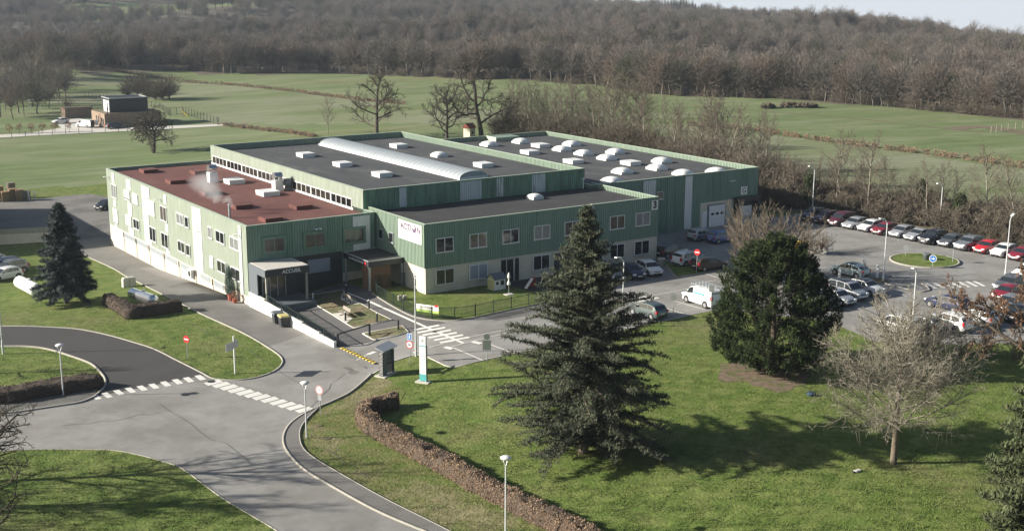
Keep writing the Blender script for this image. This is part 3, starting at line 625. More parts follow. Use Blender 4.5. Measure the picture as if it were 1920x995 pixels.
# arched roof light
mb = MB(); n = 14; x0a, x1a, ya, yb = 30.3, 34.2, 7.0, 51.0*0+46.2; cx_ = (x0a+x1a)/2; hw = (x1a-x0a)/2
ys = np.arange(ya, yb+.01, 1.0)
for i in range(len(ys)-1):
    for k in range(n):
        t0, t1 = math.pi*k/n, math.pi*(k+1)/n; g = lambda t, yy: (cx_-hw*math.cos(t), yy, 8.6+.2+.72*math.sin(t))
        mb.add([g(t0, ys[i]), g(t0, ys[i+1]), g(t1, ys[i+1]), g(t1, ys[i])], [(0, 1, 2, 3)])
for yy in (ya, yb): mb.add([(cx_-hw*math.cos(math.pi*k/n), yy, 8.8+.72*math.sin(math.pi*k/n)) for k in range(n+1)], [tuple(range(n+1))])
mb.k = 1
for i in range(len(ys)):
    for k in range(n):
        t0, t1 = math.pi*k/n, math.pi*(k+1)/n; g = lambda t, yy, e: (cx_-(hw+e)*math.cos(t), yy, 8.8+(.72+e)*math.sin(t))
        mb.add([g(t0, ys[i]-.04, .03), g(t0, ys[i]+.04, .03), g(t1, ys[i]+.04, .03), g(t1, ys[i]-.04, .03)], [(0, 1, 2, 3)])
o = mb.build('arched_skylight', [M_poly, M_white], hallm)
mb = MB()
for xx in (x0a-.1, x1a): mb.box(xx, xx+.1, ya, yb, 8.54, 8.82)
for yy in (ya-.1, yb): mb.box(x0a-.1, x1a+.1, yy, yy+.1, 8.54, 8.82)
mb.build('skylight_kerb', M_white, o)
for x, y in ((23.4, 36.1), (23.6, 25.2), (23.8, 14.7), (38.8, 37.7), (38.7, 14.8)): hatch(hallm, x, y, 8.55, 1.9, 2.2)
dome(hallm, 38.8, 26.2, 8.55)

# --- front block C
fb = thing('workshop_building', (30, -8, 0), 'two storey front block with black roof, cream ground floor and the number 3 sign', 'building')
xC, xC2, yC, hC, hb = 15.2, 46.8, -10.62, 7.49, 2.76
hall(fb, xC, xC2, yC, yM-.1, hb, hC, 6.9, dict(W=M_green, S=M_greenshade, E=M_green), M_black, sides='WSE')
mb = MB(); mb.box(xC+.03, xC2-.03, yC+.03, yM, -.6, hb+.02); mb.build('ground_floor_wall', M_cream, fb)
fC = wframe('y', yC, -1)
for i, a in enumerate((16.43, 20.6, 24.78, 28.95, 33.1, 39.55, 43.35)): window(fb, fC, a, a+2.15, 4.3, 5.85, 2, fr=M_white, glass=(M_glass, M_glassb, M_glass, M_glassc, M_glass, M_glassb, M_glassc)[i])
for a, b, sh in ((16.4, 18.65, 0), (20.55, 22.85, .95), (28.85, 31.1, 0), (36.5, 38.5, 0), (39.6, 41.75, 0), (43.25, 45.5, 0)): window(fb, fC, a, b, .85, 2.5, 2, fr=M_white, glass=M_glass, shut=sh, shm=M_shutg)
mb = MB(); 
for a in (25.35, 26.3, 26.4): fbox(mb, fC, a-.05, a+.05, 0, .08, .05, 2.6)
fbox(mb, fC, 24.7, 27.0, 0, .08, 2.55, 2.65); d = mb.build('door', M_galv, fb); mb = MB(); fbox(mb, fC, 24.7, 27.0, 0, .05, .05, 2.6); mb.build('pane', M_glass, d)
mb = MB(); fbox(mb, fC, 31.8, 34.2, 0, .06, .0, 2.4); mb.build('doorway', M_anth, fb)
fCw = wframe('x', xC, -1)
window(fb, fCw, -1.66, -.55, 4.35, 5.45, 1, fr=M_galv); window(fb, fCw, -4.0, -3.0, 4.35, 5.45, 1, fr=M_galv)
dome(fb, 35.8, .1-1.2, 6.9, 1.5, 1.5, .3)
mb = MB(); mb.tube((45.0, 1.6, 6.9), (45.0, 1.6, 8.0), .06, n=8); mb.lathe([(.05, 0), (.18, .05), (.18, .2), (.02, .3)], (45, 1.6, 8.0), 10); mb.build('vent_pipe', M_white, fb)
mb = MB(); mb.box(36.9, 37.2, yC-.1, yC+.2, 6.3, 7.52); mb.build('cladding_joint', M_greenlit, fb)

# --- warehouse F
wh = thing('warehouse', (60, 25, 0), 'right-hand warehouse with rows of white domes on its grey roof and a loading door', 'building')
xF0, xF, yF, LF, hF = xM2+.3, 74.4, .81, 50.9, 7.42
hall(wh, xF0, xF, yF, LF, 0.0, hF, 6.75, dict(S=M_greenshade, E=M_green, N=M_green, W=M_green), M_grey)
mb = MB(); mb.box(xF0+.1, xF-.1, yF+.1, LF-.1, -1, 0.05); mb.build('plinth', M_cream, wh)
for a, b in ((54.0, 56.1), (61.1, 62.4)): mb = MB(); ribbed(mb, (a, yF-.045), (b, yF-.045), .15 if a > 60 else .2, 7.2, (0, -1)); mb.build('white_cladding', M_white, wh)
for a, b, z in ((59.4, 61.05, .2), (66.1, 67.4, 3.45), (71.2, 72.3, 5.0), (57.0, 58.0, .2)): mb = MB(); ribbed(mb, (a, yF-.045), (b, yF-.045), z, 7.2, (0, -1)); mb.build('dark_cladding', M_greendd, wh)
fF = wframe('y', yF, -1)
mb = MB(); fbox(mb, fF, 63.9, 74.3, .04, .09, 0, 3.4); mb.build('cream_panel', M_cream, wh)
mb = MB(); fbox(mb, fF, 65.2, 68.45, .09, .2, 0, 3.05); d = mb.build('door_frame', M_anthl, wh)
mb = MB(); fbox(mb, fF, 65.4, 68.25, .09, .23, 0, 2.9)
for k in range(1, 6): fbox(mb, fF, 65.4, 68.25, .23, .245, k*.48, k*.48+.03)
d = mb.build('loading_door', M_white, wh)
for k in range(3): 
    mb = MB(); c = 66.0+k*.85; mb.add([(c+.3*math.cos(t), yF-.24, 1.75+.17*math.sin(t)) for t in np.linspace(0, 2*math.pi, 13)[:-1]]+[(c+.3*math.cos(t), yF-.26, 1.75+.17*math.sin(t)) for t in np.linspace(0, 2*math.pi, 13)[:-1]], [tuple(range(12, 24))]+[(i, (i+1) % 12, 12+(i+1) % 12, 12+i) for i in range(12)]); mb.build('porthole', M_glass, d)
mb = MB(); fbox(mb, fF, 64.2, 65.1, .09, .16, 0, 2.2); mb.build('door', M_white, wh)
mb = MB(); fbox(mb, fF, 69.9, 74.2, .1, .9, 3.0, 3.6); fbox(mb, fF, 69.9, 70.4, .1, .9, .6, 3.0); fbox(mb, fF, 73.7, 74.2, .1, .9, .6, 3.0); fbox(mb, fF, 70.4, 73.7, .1, .15, .9, 3.0); d = mb.build('dock_shelter', M_blackm, wh)
mb = MB(); fbox(mb, fF, 70.9, 73.2, .16, .25, .95, 2.3); mb.build('dock_door', M_white, d)
mb = MB(); fbox(mb, fF, 69.6, 74.3, .1, 1.0, -.2, .6); mb.build('loading_dock', M_slab, wh)
window(wh, wframe('y', yF, -1), 56.3, 57.3, 4.6, 5.6, 1, fr=M_galv, glass=M_glassb)
for a_ in (52.8, 68.9, 69.5): wall_lamp(wh, fF, a_, 6.0)
for x, y in ((58.4, 43.9), (64.7, 44.2), (69.7, 37.3), (64.7, 33.1), (64.6, 27.4), (69.6, 26.1), (64.4, 21.6), (57.9, 9.9), (69.1, 14.8), (64.1, 10.0), (51.6, 4.2), (63.7, 4.1), (68.7, 3.0)): dome(wh, x, y, 6.75, 2.1, 2.3, .5)
for x, y in ((64.5, 38.5), (58.6, 32.9), (58.2, 21.4), (64.1, 15.7)): hatch(wh, x, y, 6.75, 2.1, 2.4)
mb = MB(); mb.box(62.3, 67.0, 47.8, 50.6, 6.75, 7.35); mb.build('roof_upstand', M_green, wh)
mb = MB(); mb.box(62.2, 62.3, 47.7, 50.7, 6.75, 7.45); mb.build('upstand_edge', M_trim, wh)

# --- entrance porch
P = thing('entrance_porch', (2.4, -2.3, -.4), 'dark box porch lettered ACCUEIL over a glazed sliding door', 'porch')
mb = MB(); mb.box(.02, 4.9, -4.45, -.06, 2.55, 3.25); mb.build('fascia', M_anth, P)
mb = MB(); mb.box(.12, 4.8, -4.35, -.16, 3.25, 3.32); mb.build('roof', M_slab, P)
mb = MB(); mb.box(-.02, .1, -2.3, -.05, -.45, 3.27); mb.box(-.02, .1, -4.4, -2.3, 2.5, 3.27); mb.build('side_wall', M_anthl, P)
mb = MB(); mb.box(.1, .3, -4.3, -4.1, -.45, 2.55); mb.box(4.55, 4.75, -4.3, -4.1, -.45, 2.55); mb.build('post', M_kerb, P)
mb = MB(); mb.box(3.6, 4.9, -1.25, -1.15, -.45, 2.6); mb.build('wall_panel', M_anth, P)
mb = MB()
for a in (.9, 1.75, 2.6, 3.5): mb.box(a-.04, a+.04, -1.4, -1.3, -.4, 2.3)
mb.box(.9, 3.5, -1.4, -1.3, 2.25, 2.4); d = mb.build('sliding_door', M_galv, P); mb = MB(); mb.box(.9, 3.5, -1.36, -1.33, -.4, 2.3); mb.build('pane', M_glassb, d)
mb = MB(); mb.box(.05, 5.3, -5.2, -.05, -1.6, -.4); mb.build('entrance_slab', M_anthl, P)

def text(name, s, size, m, parent, M, ext=.012, align='CENTER', width=None, font_w=0.0):
    c = bpy.data.curves.new(name, 'FONT'); c.body = s; c.size = size; c.extrude = ext; c.align_x = align; c.align_y = 'CENTER'; c.offset = font_w
    o = bpy.data.objects.new(name, c); COL.objects.link(o); bpy.context.view_layer.update()
    me = bpy.data.meshes.new_from_object(o.evaluated_get(bpy.context.evaluated_depsgraph_get())); bpy.data.objects.remove(o)
    if width and len(me.vertices):
        xs = [v.co.x for v in me.vertices]; k = width/(max(xs)-min(xs)); me.transform(Matrix.Diagonal((k, 1, 1, 1)))
    me.transform(M); me.materials.clear(); me.materials.append(m)
    if parent is not None: me.transform(Matrix.Translation(-Vector(parent.location)))
    o = bpy.data.objects.new(name, me); COL.objects.link(o)
    if parent is not None: o.parent = parent
    return o
def faceS(x, y, z): return Matrix.Translation((x, y, z)) @ Matrix.Rotation(R(90), 4, 'X')                 # readable from -y
def faceW(x, y, z): return Matrix.Translation((x, y, z)) @ Matrix.Rotation(R(-90), 4, 'Z') @ Matrix.Rotation(R(90), 4, 'X')  # readable from -x
M_letter = mat('pale_lettering', (.8, .8, .8), .5, var=0)
text('lettering', 'ACCUEIL', .52, M_letter, P, faceS(2.9, -4.47, 2.92), width=2.1, font_w=.008)
# --- canopy of the second entrance
Cn = thing('entrance_canopy', (13, -3, 0), 'flat black canopy with timber screen at the inner corner of the two buildings', 'canopy')
mb = MB(); mb.box(10.9, 15.15, -6.1, -.2, 2.55, 3.15); mb.build('fascia', M_anth, Cn)
mb = MB(); mb.box(11.1, 15.1, -5.9, -.35, 3.15, 3.17); mb.build('roof', M_black, Cn)
mb = MB()
for a in ((10.9, 15.15, -6.12, -6.0), (10.88, 11.0, -6.1, -.2), (10.9, 15.15, -.3, -.2)): mb.box(*a, 3.15, 3.24)
mb.build('roof_edge', M_galv, Cn)
mb = MB(); mb.box(11.0, 11.2, -6.0, -5.8, -.6, 2.55); mb.box(14.9, 15.1, -6.0, -5.8, -.6, 2.55); mb.box(11.0, 11.18, -.5, -.3, -.8, 2.55); mb.build('post', M_galv, Cn)
mb = MB()
for k in range(12): mb.box(11.25+k*.2, 11.43+k*.2, -5.9, -5.82, -.5, 2.55)
for k in range(7): mb.box(11.02, 11.1, -5.75+k*.2, -5.57+k*.2, -.5, 2.55)
mb.build('timber_screen', M_wood, Cn)
text('lettering', "LA COMPAGNIE D'AVENIR", .3, M_letter, Cn, faceW(10.86, -3.3, 2.85), width=3.4)
mb = MB(); mb.tube((10.86, -5.45, 2.85), (10.84, -5.45, 2.85), .2, n=14); mb.build('emblem', M_sred, Cn)
mb = MB(); mb.box(11.2, 11.9, -6.1, -6.0+.0, 1.9, 2.1) if False else None

# --- signs on the buildings
def board(name, f, a0, a1, z0, z1, m, label, cat, d=(.05, .1), loc=None):
    p = f(min(a0, a1), 0, z0); t = thing(name, p, label, cat); mb = MB(); fbox(mb, f, a0, a1, d[0], d[1], z0, z1); mb.build('panel', m, t); return t
M_pur = mat('purple_print', (.12, .075, .14), .6, var=0); M_faint = mat('faint_print', (.62, .68, .70), .6, var=0); M_ink = mat('black_print', (.02, .02, .025), .6, var=0); M_teal = mat('teal_print', (.10, .42, .42), .5, var=.02); M_lime = mat('lime_print', (.38, .58, .12), .6, var=0)
b = board('company_sign', fCw, -10.05, -5.1, 5.2, 7.2, M_whitewall, 'large white sign reading ACTION on the sunlit side of the front block', 'sign')
text('lettering', 'ACTI', .95, M_pur, b, faceW(xC-.11, -6.75, 6.6), width=2.3, ext=.01, font_w=.03); text('lettering', 'N', .95, M_pur, b, faceW(xC-.11, -9.5, 6.6), width=.65, ext=.01, font_w=.03)
mb = MB(); mb.tube((xC-.1, -8.55, 6.65), (xC-.125, -8.55, 6.65), .43, n=24); mb.build('emblem', M_pur, b)
mb = MB(); mb.tube((xC-.12, -8.5, 6.8), (xC-.135, -8.5, 6.8), .2, n=16); mb.build('emblem_highlight', M_faint, b)
text('lettering', 'Philippe Streit', .8, M_faint, b, faceW(xC-.11, -7.7, 5.75), width=4.1, ext=.01)
b = board('number_sign', fC, 45.75, 46.7, 5.98, 7.1, M_whitewall, 'white square sign with a black 3 at the top corner of the front block', 'sign')
text('lettering', '3', 1.15, M_ink, b, faceS(46.22, yC-.11, 6.54), ext=.01, font_w=.05)
b = board('letter_sign', fF, 71.2, 72.35, 3.85, 4.95, M_whitewall, 'white square sign with a black G above the loading dock', 'sign', d=(.06, .11))
text('lettering', 'G', 1.0, M_ink, b, faceS(71.77, yF-.12, 4.4), ext=.01)

# --- ramp wall and railing
rw = thing('retaining_wall', (0, -10, -1.5), 'long white retaining wall stepping down beside the entrance ramp', 'wall')
mb = MB(); segs = [(-.25, -3.9, .12), (-3.9, -8.0, -.05), (-8.0, -13.0, -.22), (-13.0, -20.2, -.42)]
mb.box(-.12, .16, -20.2, -17.0, -2.2, -.38); mb.box(-.12, .16, -17.0, -13.2, -2.4, -.24); mb.box(-.12, .16, -13.2, -8.2, -2.6, -.1); mb.box(-.12, .16, -8.2, -4.0, -2.6, .04); mb.box(-.12, .16, -4.0, -.12, -2.6, .2)
mb.build('wall', M_whitewall, rw)
rl = thing('handrail', (0.1, -10, -.5), 'black metal railing on top of the white ramp wall', 'railing')
mb = MB()
ztop = lambda y: .04-.3*max(0, (-y-4.5)/15)*1.6
for k in range(60):
    y = -4.3-k*.265; mb.box(.0, .03, y-.012, y+.012, ztop(y)-.2, ztop(y)+.72)
mb.build('bars', M_gfence, rl)
mb = MB(); mb.beam((.02, -4.2, ztop(-4.2)+.75), (.02, -20.0, ztop(-20)+.75), .05, .05); mb.beam((.02, -4.2, ztop(-4.2)+.12), (.02, -20.0, ztop(-20)+.12), .04, .04); mb.build('rail', M_gfence, rl)
for y in np.arange(-4.3, -20.3, -1.95): mb = MB(); mb.box(-.01, .05, y-.03, y+.03, ztop(y)-.35, ztop(y)+.85); mb.build('post', M_gfence, rl)

# ------------------------------------------------------------------ vegetation
def frames(d):
    h = np.where(np.abs(d[:, 2:3]) < .9, np.array([[0, 0, 1.]]), np.array([[1., 0, 0]])); p = np.cross(d, h); p /= np.linalg.norm(p, axis=1)[:, None]+1e-9
    return p, np.cross(d, p)
def tubes(S, n):
    """S rows: p0(3) p1(3) r0 r1 -> verts, quads"""
    S = np.asarray(S, float); d = S[:, 3:6]-S[:, :3]; d /= np.linalg.norm(d, axis=1)[:, None]+1e-9; p, q = frames(d); V = []
    for e, (c, r) in enumerate(((S[:, :3]-d*S[:, 6:7]*.3, S[:, 6]), (S[:, 3:6], S[:, 7]))):
        for i in range(n): t = 2*math.pi*i/n; V.append(c+(p*math.cos(t)+q*math.sin(t))*r[:, None])
    V = np.stack(V, 1).reshape(-1, 3); b = np.arange(len(S))[:, None]*2*n
    F_ = np.concatenate([np.stack([b[:, 0]+i, b[:, 0]+(i+1) % n, b[:, 0]+n+(i+1) % n, b[:, 0]+n+i], 1) for i in range(n)])
    return V, F_
def flats(S, rng):
    """thin two-triangle slivers for twigs"""
    S = np.asarray(S, float); d = S[:, 3:6]-S[:, :3]; p, q = frames(d/(np.linalg.norm(d, axis=1)[:, None]+1e-9)); t = rng.uniform(0, 3.14, len(S))[:, None]; s = (p*np.cos(t)+q*np.sin(t))*S[:, 6:7]
    V = np.stack([S[:, :3]-s, S[:, :3]+s, S[:, 3:6]], 1).reshape(-1, 3); return V, np.arange(len(V)).reshape(-1, 3)
def unit(v): return v/(np.linalg.norm(v)+1e-9)
def grow(seed, H, r0, trunk=.25, lv=((9, .6), (6, .5), (5, .45), (4, .5)), ang=(.9, .7, .7, .7), up=(.1, .15, .1, .0), wob=(.06, .15, .2, .25), nseg=(7, 6, 4, 3, 2), lean=(0, 0), stems=1, width=1.0, sag=0.0, limbr=.4):
    rng = np.random.default_rng(seed); out = [[] for _ in range(6)]; st = []
    for s in range(stems):
        a = rng.uniform(0, 6.28); sp = (.15+.45*rng.random()) if stems > 1 else 0
        st.append((np.array([math.cos(a), math.sin(a), 0])*(.15*stems**.5 if stems > 1 else 0), unit(np.array([lean[0]+sp*math.cos(a)*width, lean[1]+sp*math.sin(a)*width, 1.])), H*(rng.uniform(.7, 1) if stems > 1 else 1), r0, 0))
    while st:
        p, d, L_, r, k = st.pop(); n = nseg[min(k, len(nseg)-1)]; step = L_/n; pts = [p]; ds = [d]
        for i in range(n):
            d = unit(d+rng.normal(0, wob[min(k, len(wob)-1)], 3)+np.array([0, 0, up[min(k, len(up)-1)]/n*2-sag*(k > 1)*.1])); p = p+d*step; pts.append(p); ds.append(d)
        last = k >= len(lv); rr = np.linspace(r, r*(.35 if k == 0 else .3), n+1)
        for i in range(n): out[k].append((*pts[i], *pts[i+1], rr[i], rr[i+1]))
        if last: continue
        cnt, ratio = lv[k]; cnt = max(2, int(round(cnt*rng.uniform(.8, 1.2))))
        t0 = trunk if k == 0 else .2
        for j in range(cnt):
            t = t0+(1-t0)*((j+rng.uniform(.1, .9))/cnt); i = min(int(t*n), n-1); f = t*n-i; b = pts[i]*(1-f)+pts[i+1]*f; dd = ds[i+1]
            az = j*2.4+rng.uniform(-.5, .5); e1, e2 = frames(dd[None])[0][0], frames(dd[None])[1][0]; a = ang[min(k, len(ang)-1)]*rng.uniform(.75, 1.25)
            if k == 0: a *= (1.15-.55*t)
            nd = unit(dd*math.cos(a)+(e1*math.cos(az)+e2*math.sin(az))*math.sin(a)*(width if k == 0 else 1))
            ll = L_*ratio*rng.uniform(.75, 1.2)*((1.15-.6*t) if k == 0 else (1.1-.55*t))
            st.append((b, nd, ll, min(rr[i]*.75, max(r*(.5 if k else limbr), .006)), k+1))
    return out
def bare_meshes(name, out, mt, mc, rng=None, twigr=.012, tr_levels=1, sides=(9, 6, 4, 3)):
    rng = rng or np.random.default_rng(1); lv = [l for l in out if l]; T = []; n_ = 0; res = []
    def pack(lst):
        V = []; Fq = []; Ft = []; o = 0
        for v, f in lst:
            V.append(v); (Fq if f.shape[1] == 4 else Ft).append(f+o); o += len(v)
        return np.concatenate(V), ([np.concatenate(Fq)] if Fq else [])+([np.concatenate(Ft)] if Ft else [])
    for lo, hi in ((0, tr_levels), (tr_levels, len(lv))):
        L_ = []
        for k in range(lo, hi):
            S = np.array(lv[k]); S[:, 6:8] = np.maximum(S[:, 6:8], twigr*(.8 if k == len(lv)-1 else 1))
            L_.append(flats(S*np.array([1]*6+[1.6, 1]), rng) if k == len(lv)-1 and len(lv) > 2 else tubes(S, sides[min(k, len(sides)-1)]))
        if L_: V, F_ = pack(L_); res.append(np_mesh(name[0] if lo == 0 else name[1], V, F_, mt if lo == 0 else mc))
    return res
def bush_tris(C, rng, size, n, flat=0.0, up=0.0, ln=2.2):
    """n thin leaf triangles around each centre"""
    C = np.repeat(C, n, 0); m = len(C); d = rng.normal(0, 1, (m, 3)); d[:, 2] = d[:, 2]*(1-flat)+up; d /= np.linalg.norm(d, axis=1)[:, None]+1e-9
    p, q = frames(d); s = size*rng.uniform(.6, 1.3, (m, 1)); C = C+d*s*rng.uniform(0, 1, (m, 1))
    V = np.stack([C-p*s*.5, C+p*s*.5, C+d*s*ln], 1).reshape(-1, 3); return V, np.arange(3*m).reshape(-1, 3)
rng = np.random.default_rng(7)

# prototypes of bare trees -------------------------------------------------
protos = {}
def proto(key, mt, mc, twigr=.03, lev=1, **k): protos[key] = bare_meshes(('trunk', 'crown'), grow(**k), mt, mc, np.random.default_rng(k['seed']), twigr, lev)
def plant(key, x, y, s, label, cat, name='bare_tree', group=None, rz=0.0, sink=.1, sz=None, z=None):
    z = float(terr(x, y)) if z is None else z
    t = thing(name, (x, y, z-sink), label, cat, group, rz); t.scale = (s, s, sz or s)
    for nm, me in zip(('trunk', 'crown'), protos[key]): link(nm, me, t)
    return t
for i in range(3):
    proto('oak%d' % i, M_barkd, M_twigd, .020, 2, seed=20+i, H=10, r0=.40, trunk=.2, lv=((12, .72), (9, .5), (8, .42), (6, .45)), ang=(1.25, .9, .9, .9), up=(.1, .3, .15, .1), wob=(.07, .22, .28, .3))
    proto('tall%d' % i, M_twig, M_twigg, .017, 1, seed=30+i, H=12.5, r0=.17, trunk=.2, lv=((20, .42), (8, .5), (8, .45)), ang=(1.0, .8, .7), up=(.05, .28, .2), wob=(.05, .14, .2), width=1.0)
    proto('bush%d' % i, M_twigg, M_twigg, .02, 1, seed=40+i, H=4.2, r0=.06, trunk=.1, stems=11, lv=((7, .45), (5, .5), (4, .5)), ang=(.7, .7, .7), up=(0, .2, .1), wob=(.12, .18, .2), width=1.3)
def domed(key, seed, H, Rm, mt, mc, ntip=260, twigs=7, zc=.62, tw=.035, fork=.32, tl=1.1, r0=.24, squash=.42, lo=-.85, fill=.45, vr=.75, tr=.55, crook=1.0):
    """bare crown as a rounded dome: limbs run from the trunk to points of an uneven shell that carry sprays of twigs"""
    r = np.random.default_rng(seed); T = []; S = []; lob = [(unit(r.normal(0, 1, 3)), r.uniform(.12, .3)) for _ in range(7)]
    n = 6; off = r.normal(0, .05*Rm*crook, (n+1, 2)); off[0] = 0
    for k in range(n): a, b = k/n*H*.72, (k+1)/n*H*.72; T.append((*off[k], a, *off[k+1], b, r0*(1-k/n*.75), r0*(1-(k+1)/n*.75)))
    for i in range(ntip):
        u = r.uniform(lo, 1); az = i*2.399; d = np.array([math.cos(az)*math.sqrt(1-u*u), math.sin(az)*math.sqrt(1-u*u), u]); k = vr+sum(w_*max(0, d@v)**3 for v, w_ in lob); k *= r.uniform(.62, 1.0) if i % 3 else r.uniform(.3, .7)
        e = np.array([d[0]*Rm*k, d[1]*Rm*k, H*zc+d[2]*H*squash*k]); zb = min(e[2]*.8, H*(fork+.3*max(0, u)*r.random())); b = np.array([off[2][0], off[2][1], zb]); m = b+(e-b)*.5+r.normal(0, .25, 3)
        if i % 2 == 0: T += [(*b, *m, .06, .04), (*m, *e, .04, .018)]
        else: S.append((*m, *e, tw*1.2, .01))
        for j in range(twigs): dd = unit(d*.8+r.normal(0, tr, 3)+np.array([0, 0, .35])); q = e-(e-(m if fill < .5 else b))*r.uniform(0, fill); S.append((*q, *(q+dd*tl*r.uniform(.5, 1.2)), tw*r.uniform(.6, 1), .01))
    V1, F1 = tubes(T, 4); V2, F2 = flats(S, r); protos[key] = [np_mesh('trunk', V1, F1, mt), np_mesh('crown', V2, F2, mc)]
for i in range(6): domed('wood%d' % i, 150+i, (12.5, 11, 13.5, 12, 10.5, 13)[i], (4.4, 4.0, 4.6, 3.6, 4.8, 4.2)[i], M_twigf, M_twigf, ntip=230, twigs=7, zc=.58, squash=.46)
for i in range(3): domed('clump%d' % i, 170+i, 7.5, 4.2, M_barkd, M_twigd, ntip=240, twigs=7, zc=.5, fork=.1, squash=.5, tw=.03)
for i in range(3): domed('belt%d' % i, 180+i, 5.0, 3.2, M_twigg, M_twigg, ntip=380, twigs=8, zc=.42, fork=.05, squash=.55, tw=.022, tl=.9, r0=.1)
domed('hero', 5, 11.2, 6.9, M_bark, M_twig, ntip=130, twigs=40, zc=.60, tw=.0115, fork=.24, tl=1.0, r0=.26, squash=.50, lo=-.72, fill=.66, vr=.85, tr=.8, crook=.25)
proto('grown', M_bark, M_twig, .0105, 1, seed=5, H=8.9, r0=.25, trunk=.24, lv=((30, .78), (12, .42), (9, .42), (5, .5)), ang=(1.15, .65, .7, .7), up=(.1, .2, .12, .1), wob=(.03, .10, .14, .2), limbr=.26)
bm = bmesh.new(); bm.from_mesh(protos['hero'][1]); bm.from_mesh(protos['grown'][1]); me = bpy.data.meshes.new('crown'); bm.to_mesh(me); bm.free(); me.materials.append(M_twig); protos['hero'][1] = me; protos['hero'][0] = protos['grown'][0]
proto('apple', M_barkd, M_twigd, .02, 2, seed=9, H=5.0, r0=.28, trunk=.36, lv=((16, .95), (9, .5), (8, .45), (6, .5)), ang=(1.35, .8, .9, .9), up=(.1, .1, -.1, -.2), wob=(.18, .2, .25, .3), sag=.5)
proto('willow', M_bark, M_bark, .016, 1, seed=12, H=6.0, r0=.08, trunk=.08, stems=26, lv=((9, .5), (5, .5), (4, .5)), ang=(.55, .5, .5), up=(.1, .4, .2), wob=(.08, .12, .15), width=1.7)
proto('corner', M_barkd, M_twigd, .010, 2, seed=15, H=10, r0=.28, trunk=.25, lv=((13, .6), (9, .48), (7, .45), (5, .5)), ang=(1.1, .8, .8, .8), up=(.1, .2, .1, .1), wob=(.06, .15, .2, .25))

# hero trees near the camera
P_ = G(1675, 868); plant('hero', P_[0], P_[1], .98, 'wide bare tree with pale grey twigs standing alone on the lawn in the foreground', 'tree', rz=.6)
# bare trees outside the left of the frame whose branches and shadows reach in
P_ = G(-95, 905); plant('corner', P_[0], P_[1], .98, 'bare tree reaching in from the left edge over the road', 'tree', rz=2.2)
Q_ = G(60, 985); Q_ = Q_-SUN_DIR*(0); P_ = G(-360, 962); plant('oak0', P_[0], P_[1], .95, 'bare tree whose branches throw the long shadow across the bottom left lawn', 'tree', rz=1.0)
P_ = G(-40, 1085); plant('oak1', P_[0], P_[1], .9, 'bare tree below the frame that shades the near end of the road', 'tree', rz=3.6)
P_ = G(-38, 700); plant('corner', P_[0], P_[1], .42, 'small bare tree at the left edge above the dark hedge', 'tree', rz=.3)
# willow-like shrub behind the pine
P_ = G(1425, 535); plant('willow', P_[0]+2, P_[1]+1, 1.3, 'large bare shrub with upright tan stems behind the round pine', 'shrub', name='bare_shrub')
P_ = G(1530, 475); plant('bush1', P_[0], P_[1], .75, 'small bare shrub beside the concrete block', 'shrub', name='bare_shrub')
# apple tree
P_ = G(288, 287); plant('apple', P_[0], P_[1], 1.35, 'old crooked fruit tree alone in the field behind the office building', 'tree', rz=2.0)
# oaks behind the hall
for k, (px, py, s, rz, lb) in enumerate(((707, 258, 1.12, .4, 'large bare oak left of the pair behind the hall roof'), (838, 266, .95, 2.1, 'smaller bare oak in the middle behind the hall roof'), (903, 262, 1.4, 4.0, 'largest dark bare oak beside the small red roofed hut'))):
    P_ = G(px, py); plant('oak%d' % k, P_[0], P_[1], s, lb, 'tree', 'bare_tree', 'bare oaks behind the building', rz)
P_ = G(615, 252); plant('tall0', P_[0], P_[1], .58, 'slender young bare tree left of the oaks', 'tree')
# pale tall trees behind the warehouse
tl = [(995, 262, .85), (1035, 265, .8), (1075, 268, .95), (1128, 275, 1.15), (1143, 277, 1.05), (1180, 280, 1.0), (1205, 282, .9), (1335, 318, 1.0), (1362, 322, .95), (1258, 305, .8), (965, 255, .9), (1100, 268, .8), (1395, 330, .7), (950, 256, .7), (1015, 264, .7), (1055, 268, .9), (1090, 270, .85), (1115, 272, .9), (1160, 279, .95), (1195, 284, .85), (1230, 292, .8), (1280, 302, .75), (1305, 308, .7), (1345, 322, .85), (1385, 330, .6), (1430, 352, .55), (1480, 372, .5)]
for k, (px, py, s) in enumerate(tl):
    P_ = G(px, py); plant('tall%d' % (k % 3), P_[0], P_[1], s, 'slim bare tree in the row behind the warehouse roof', 'tree', 'bare_tree', 'slim bare trees behind the warehouse', k*1.3)
for px, py, s, lb in ((1700, 410, .5, 'small bare tree between the lamp and the ivy covered stem'), (1900, 448, .75, 'bare tree at the right edge behind the parked row'), (1567, 395, .82, 'leftmost pale bare tree above the row of parked cars'), (1625, 405, .85, 'pale bare tree behind the white car of the parked row'), (1850, 430, .8, 'pale spreading bare tree at the right behind the parked row')):
    P_ = G(px, py); plant('tall%d' % (int(px) % 3), P_[0], P_[1], s, lb, 'tree', 'bare_tree', None, px*.1)
k = 0
r2 = np.random.default_rng(3)
top = ([940, 1200, 1300, 1420, 1500, 1600, 1750, 1960], [258, 296, 322, 350, 372, 382, 400, 425]); bot = ([940, 1200, 1300, 1420, 1500, 1600, 1750, 1960], [262, 304, 330, 385, 393, 406, 432, 478])
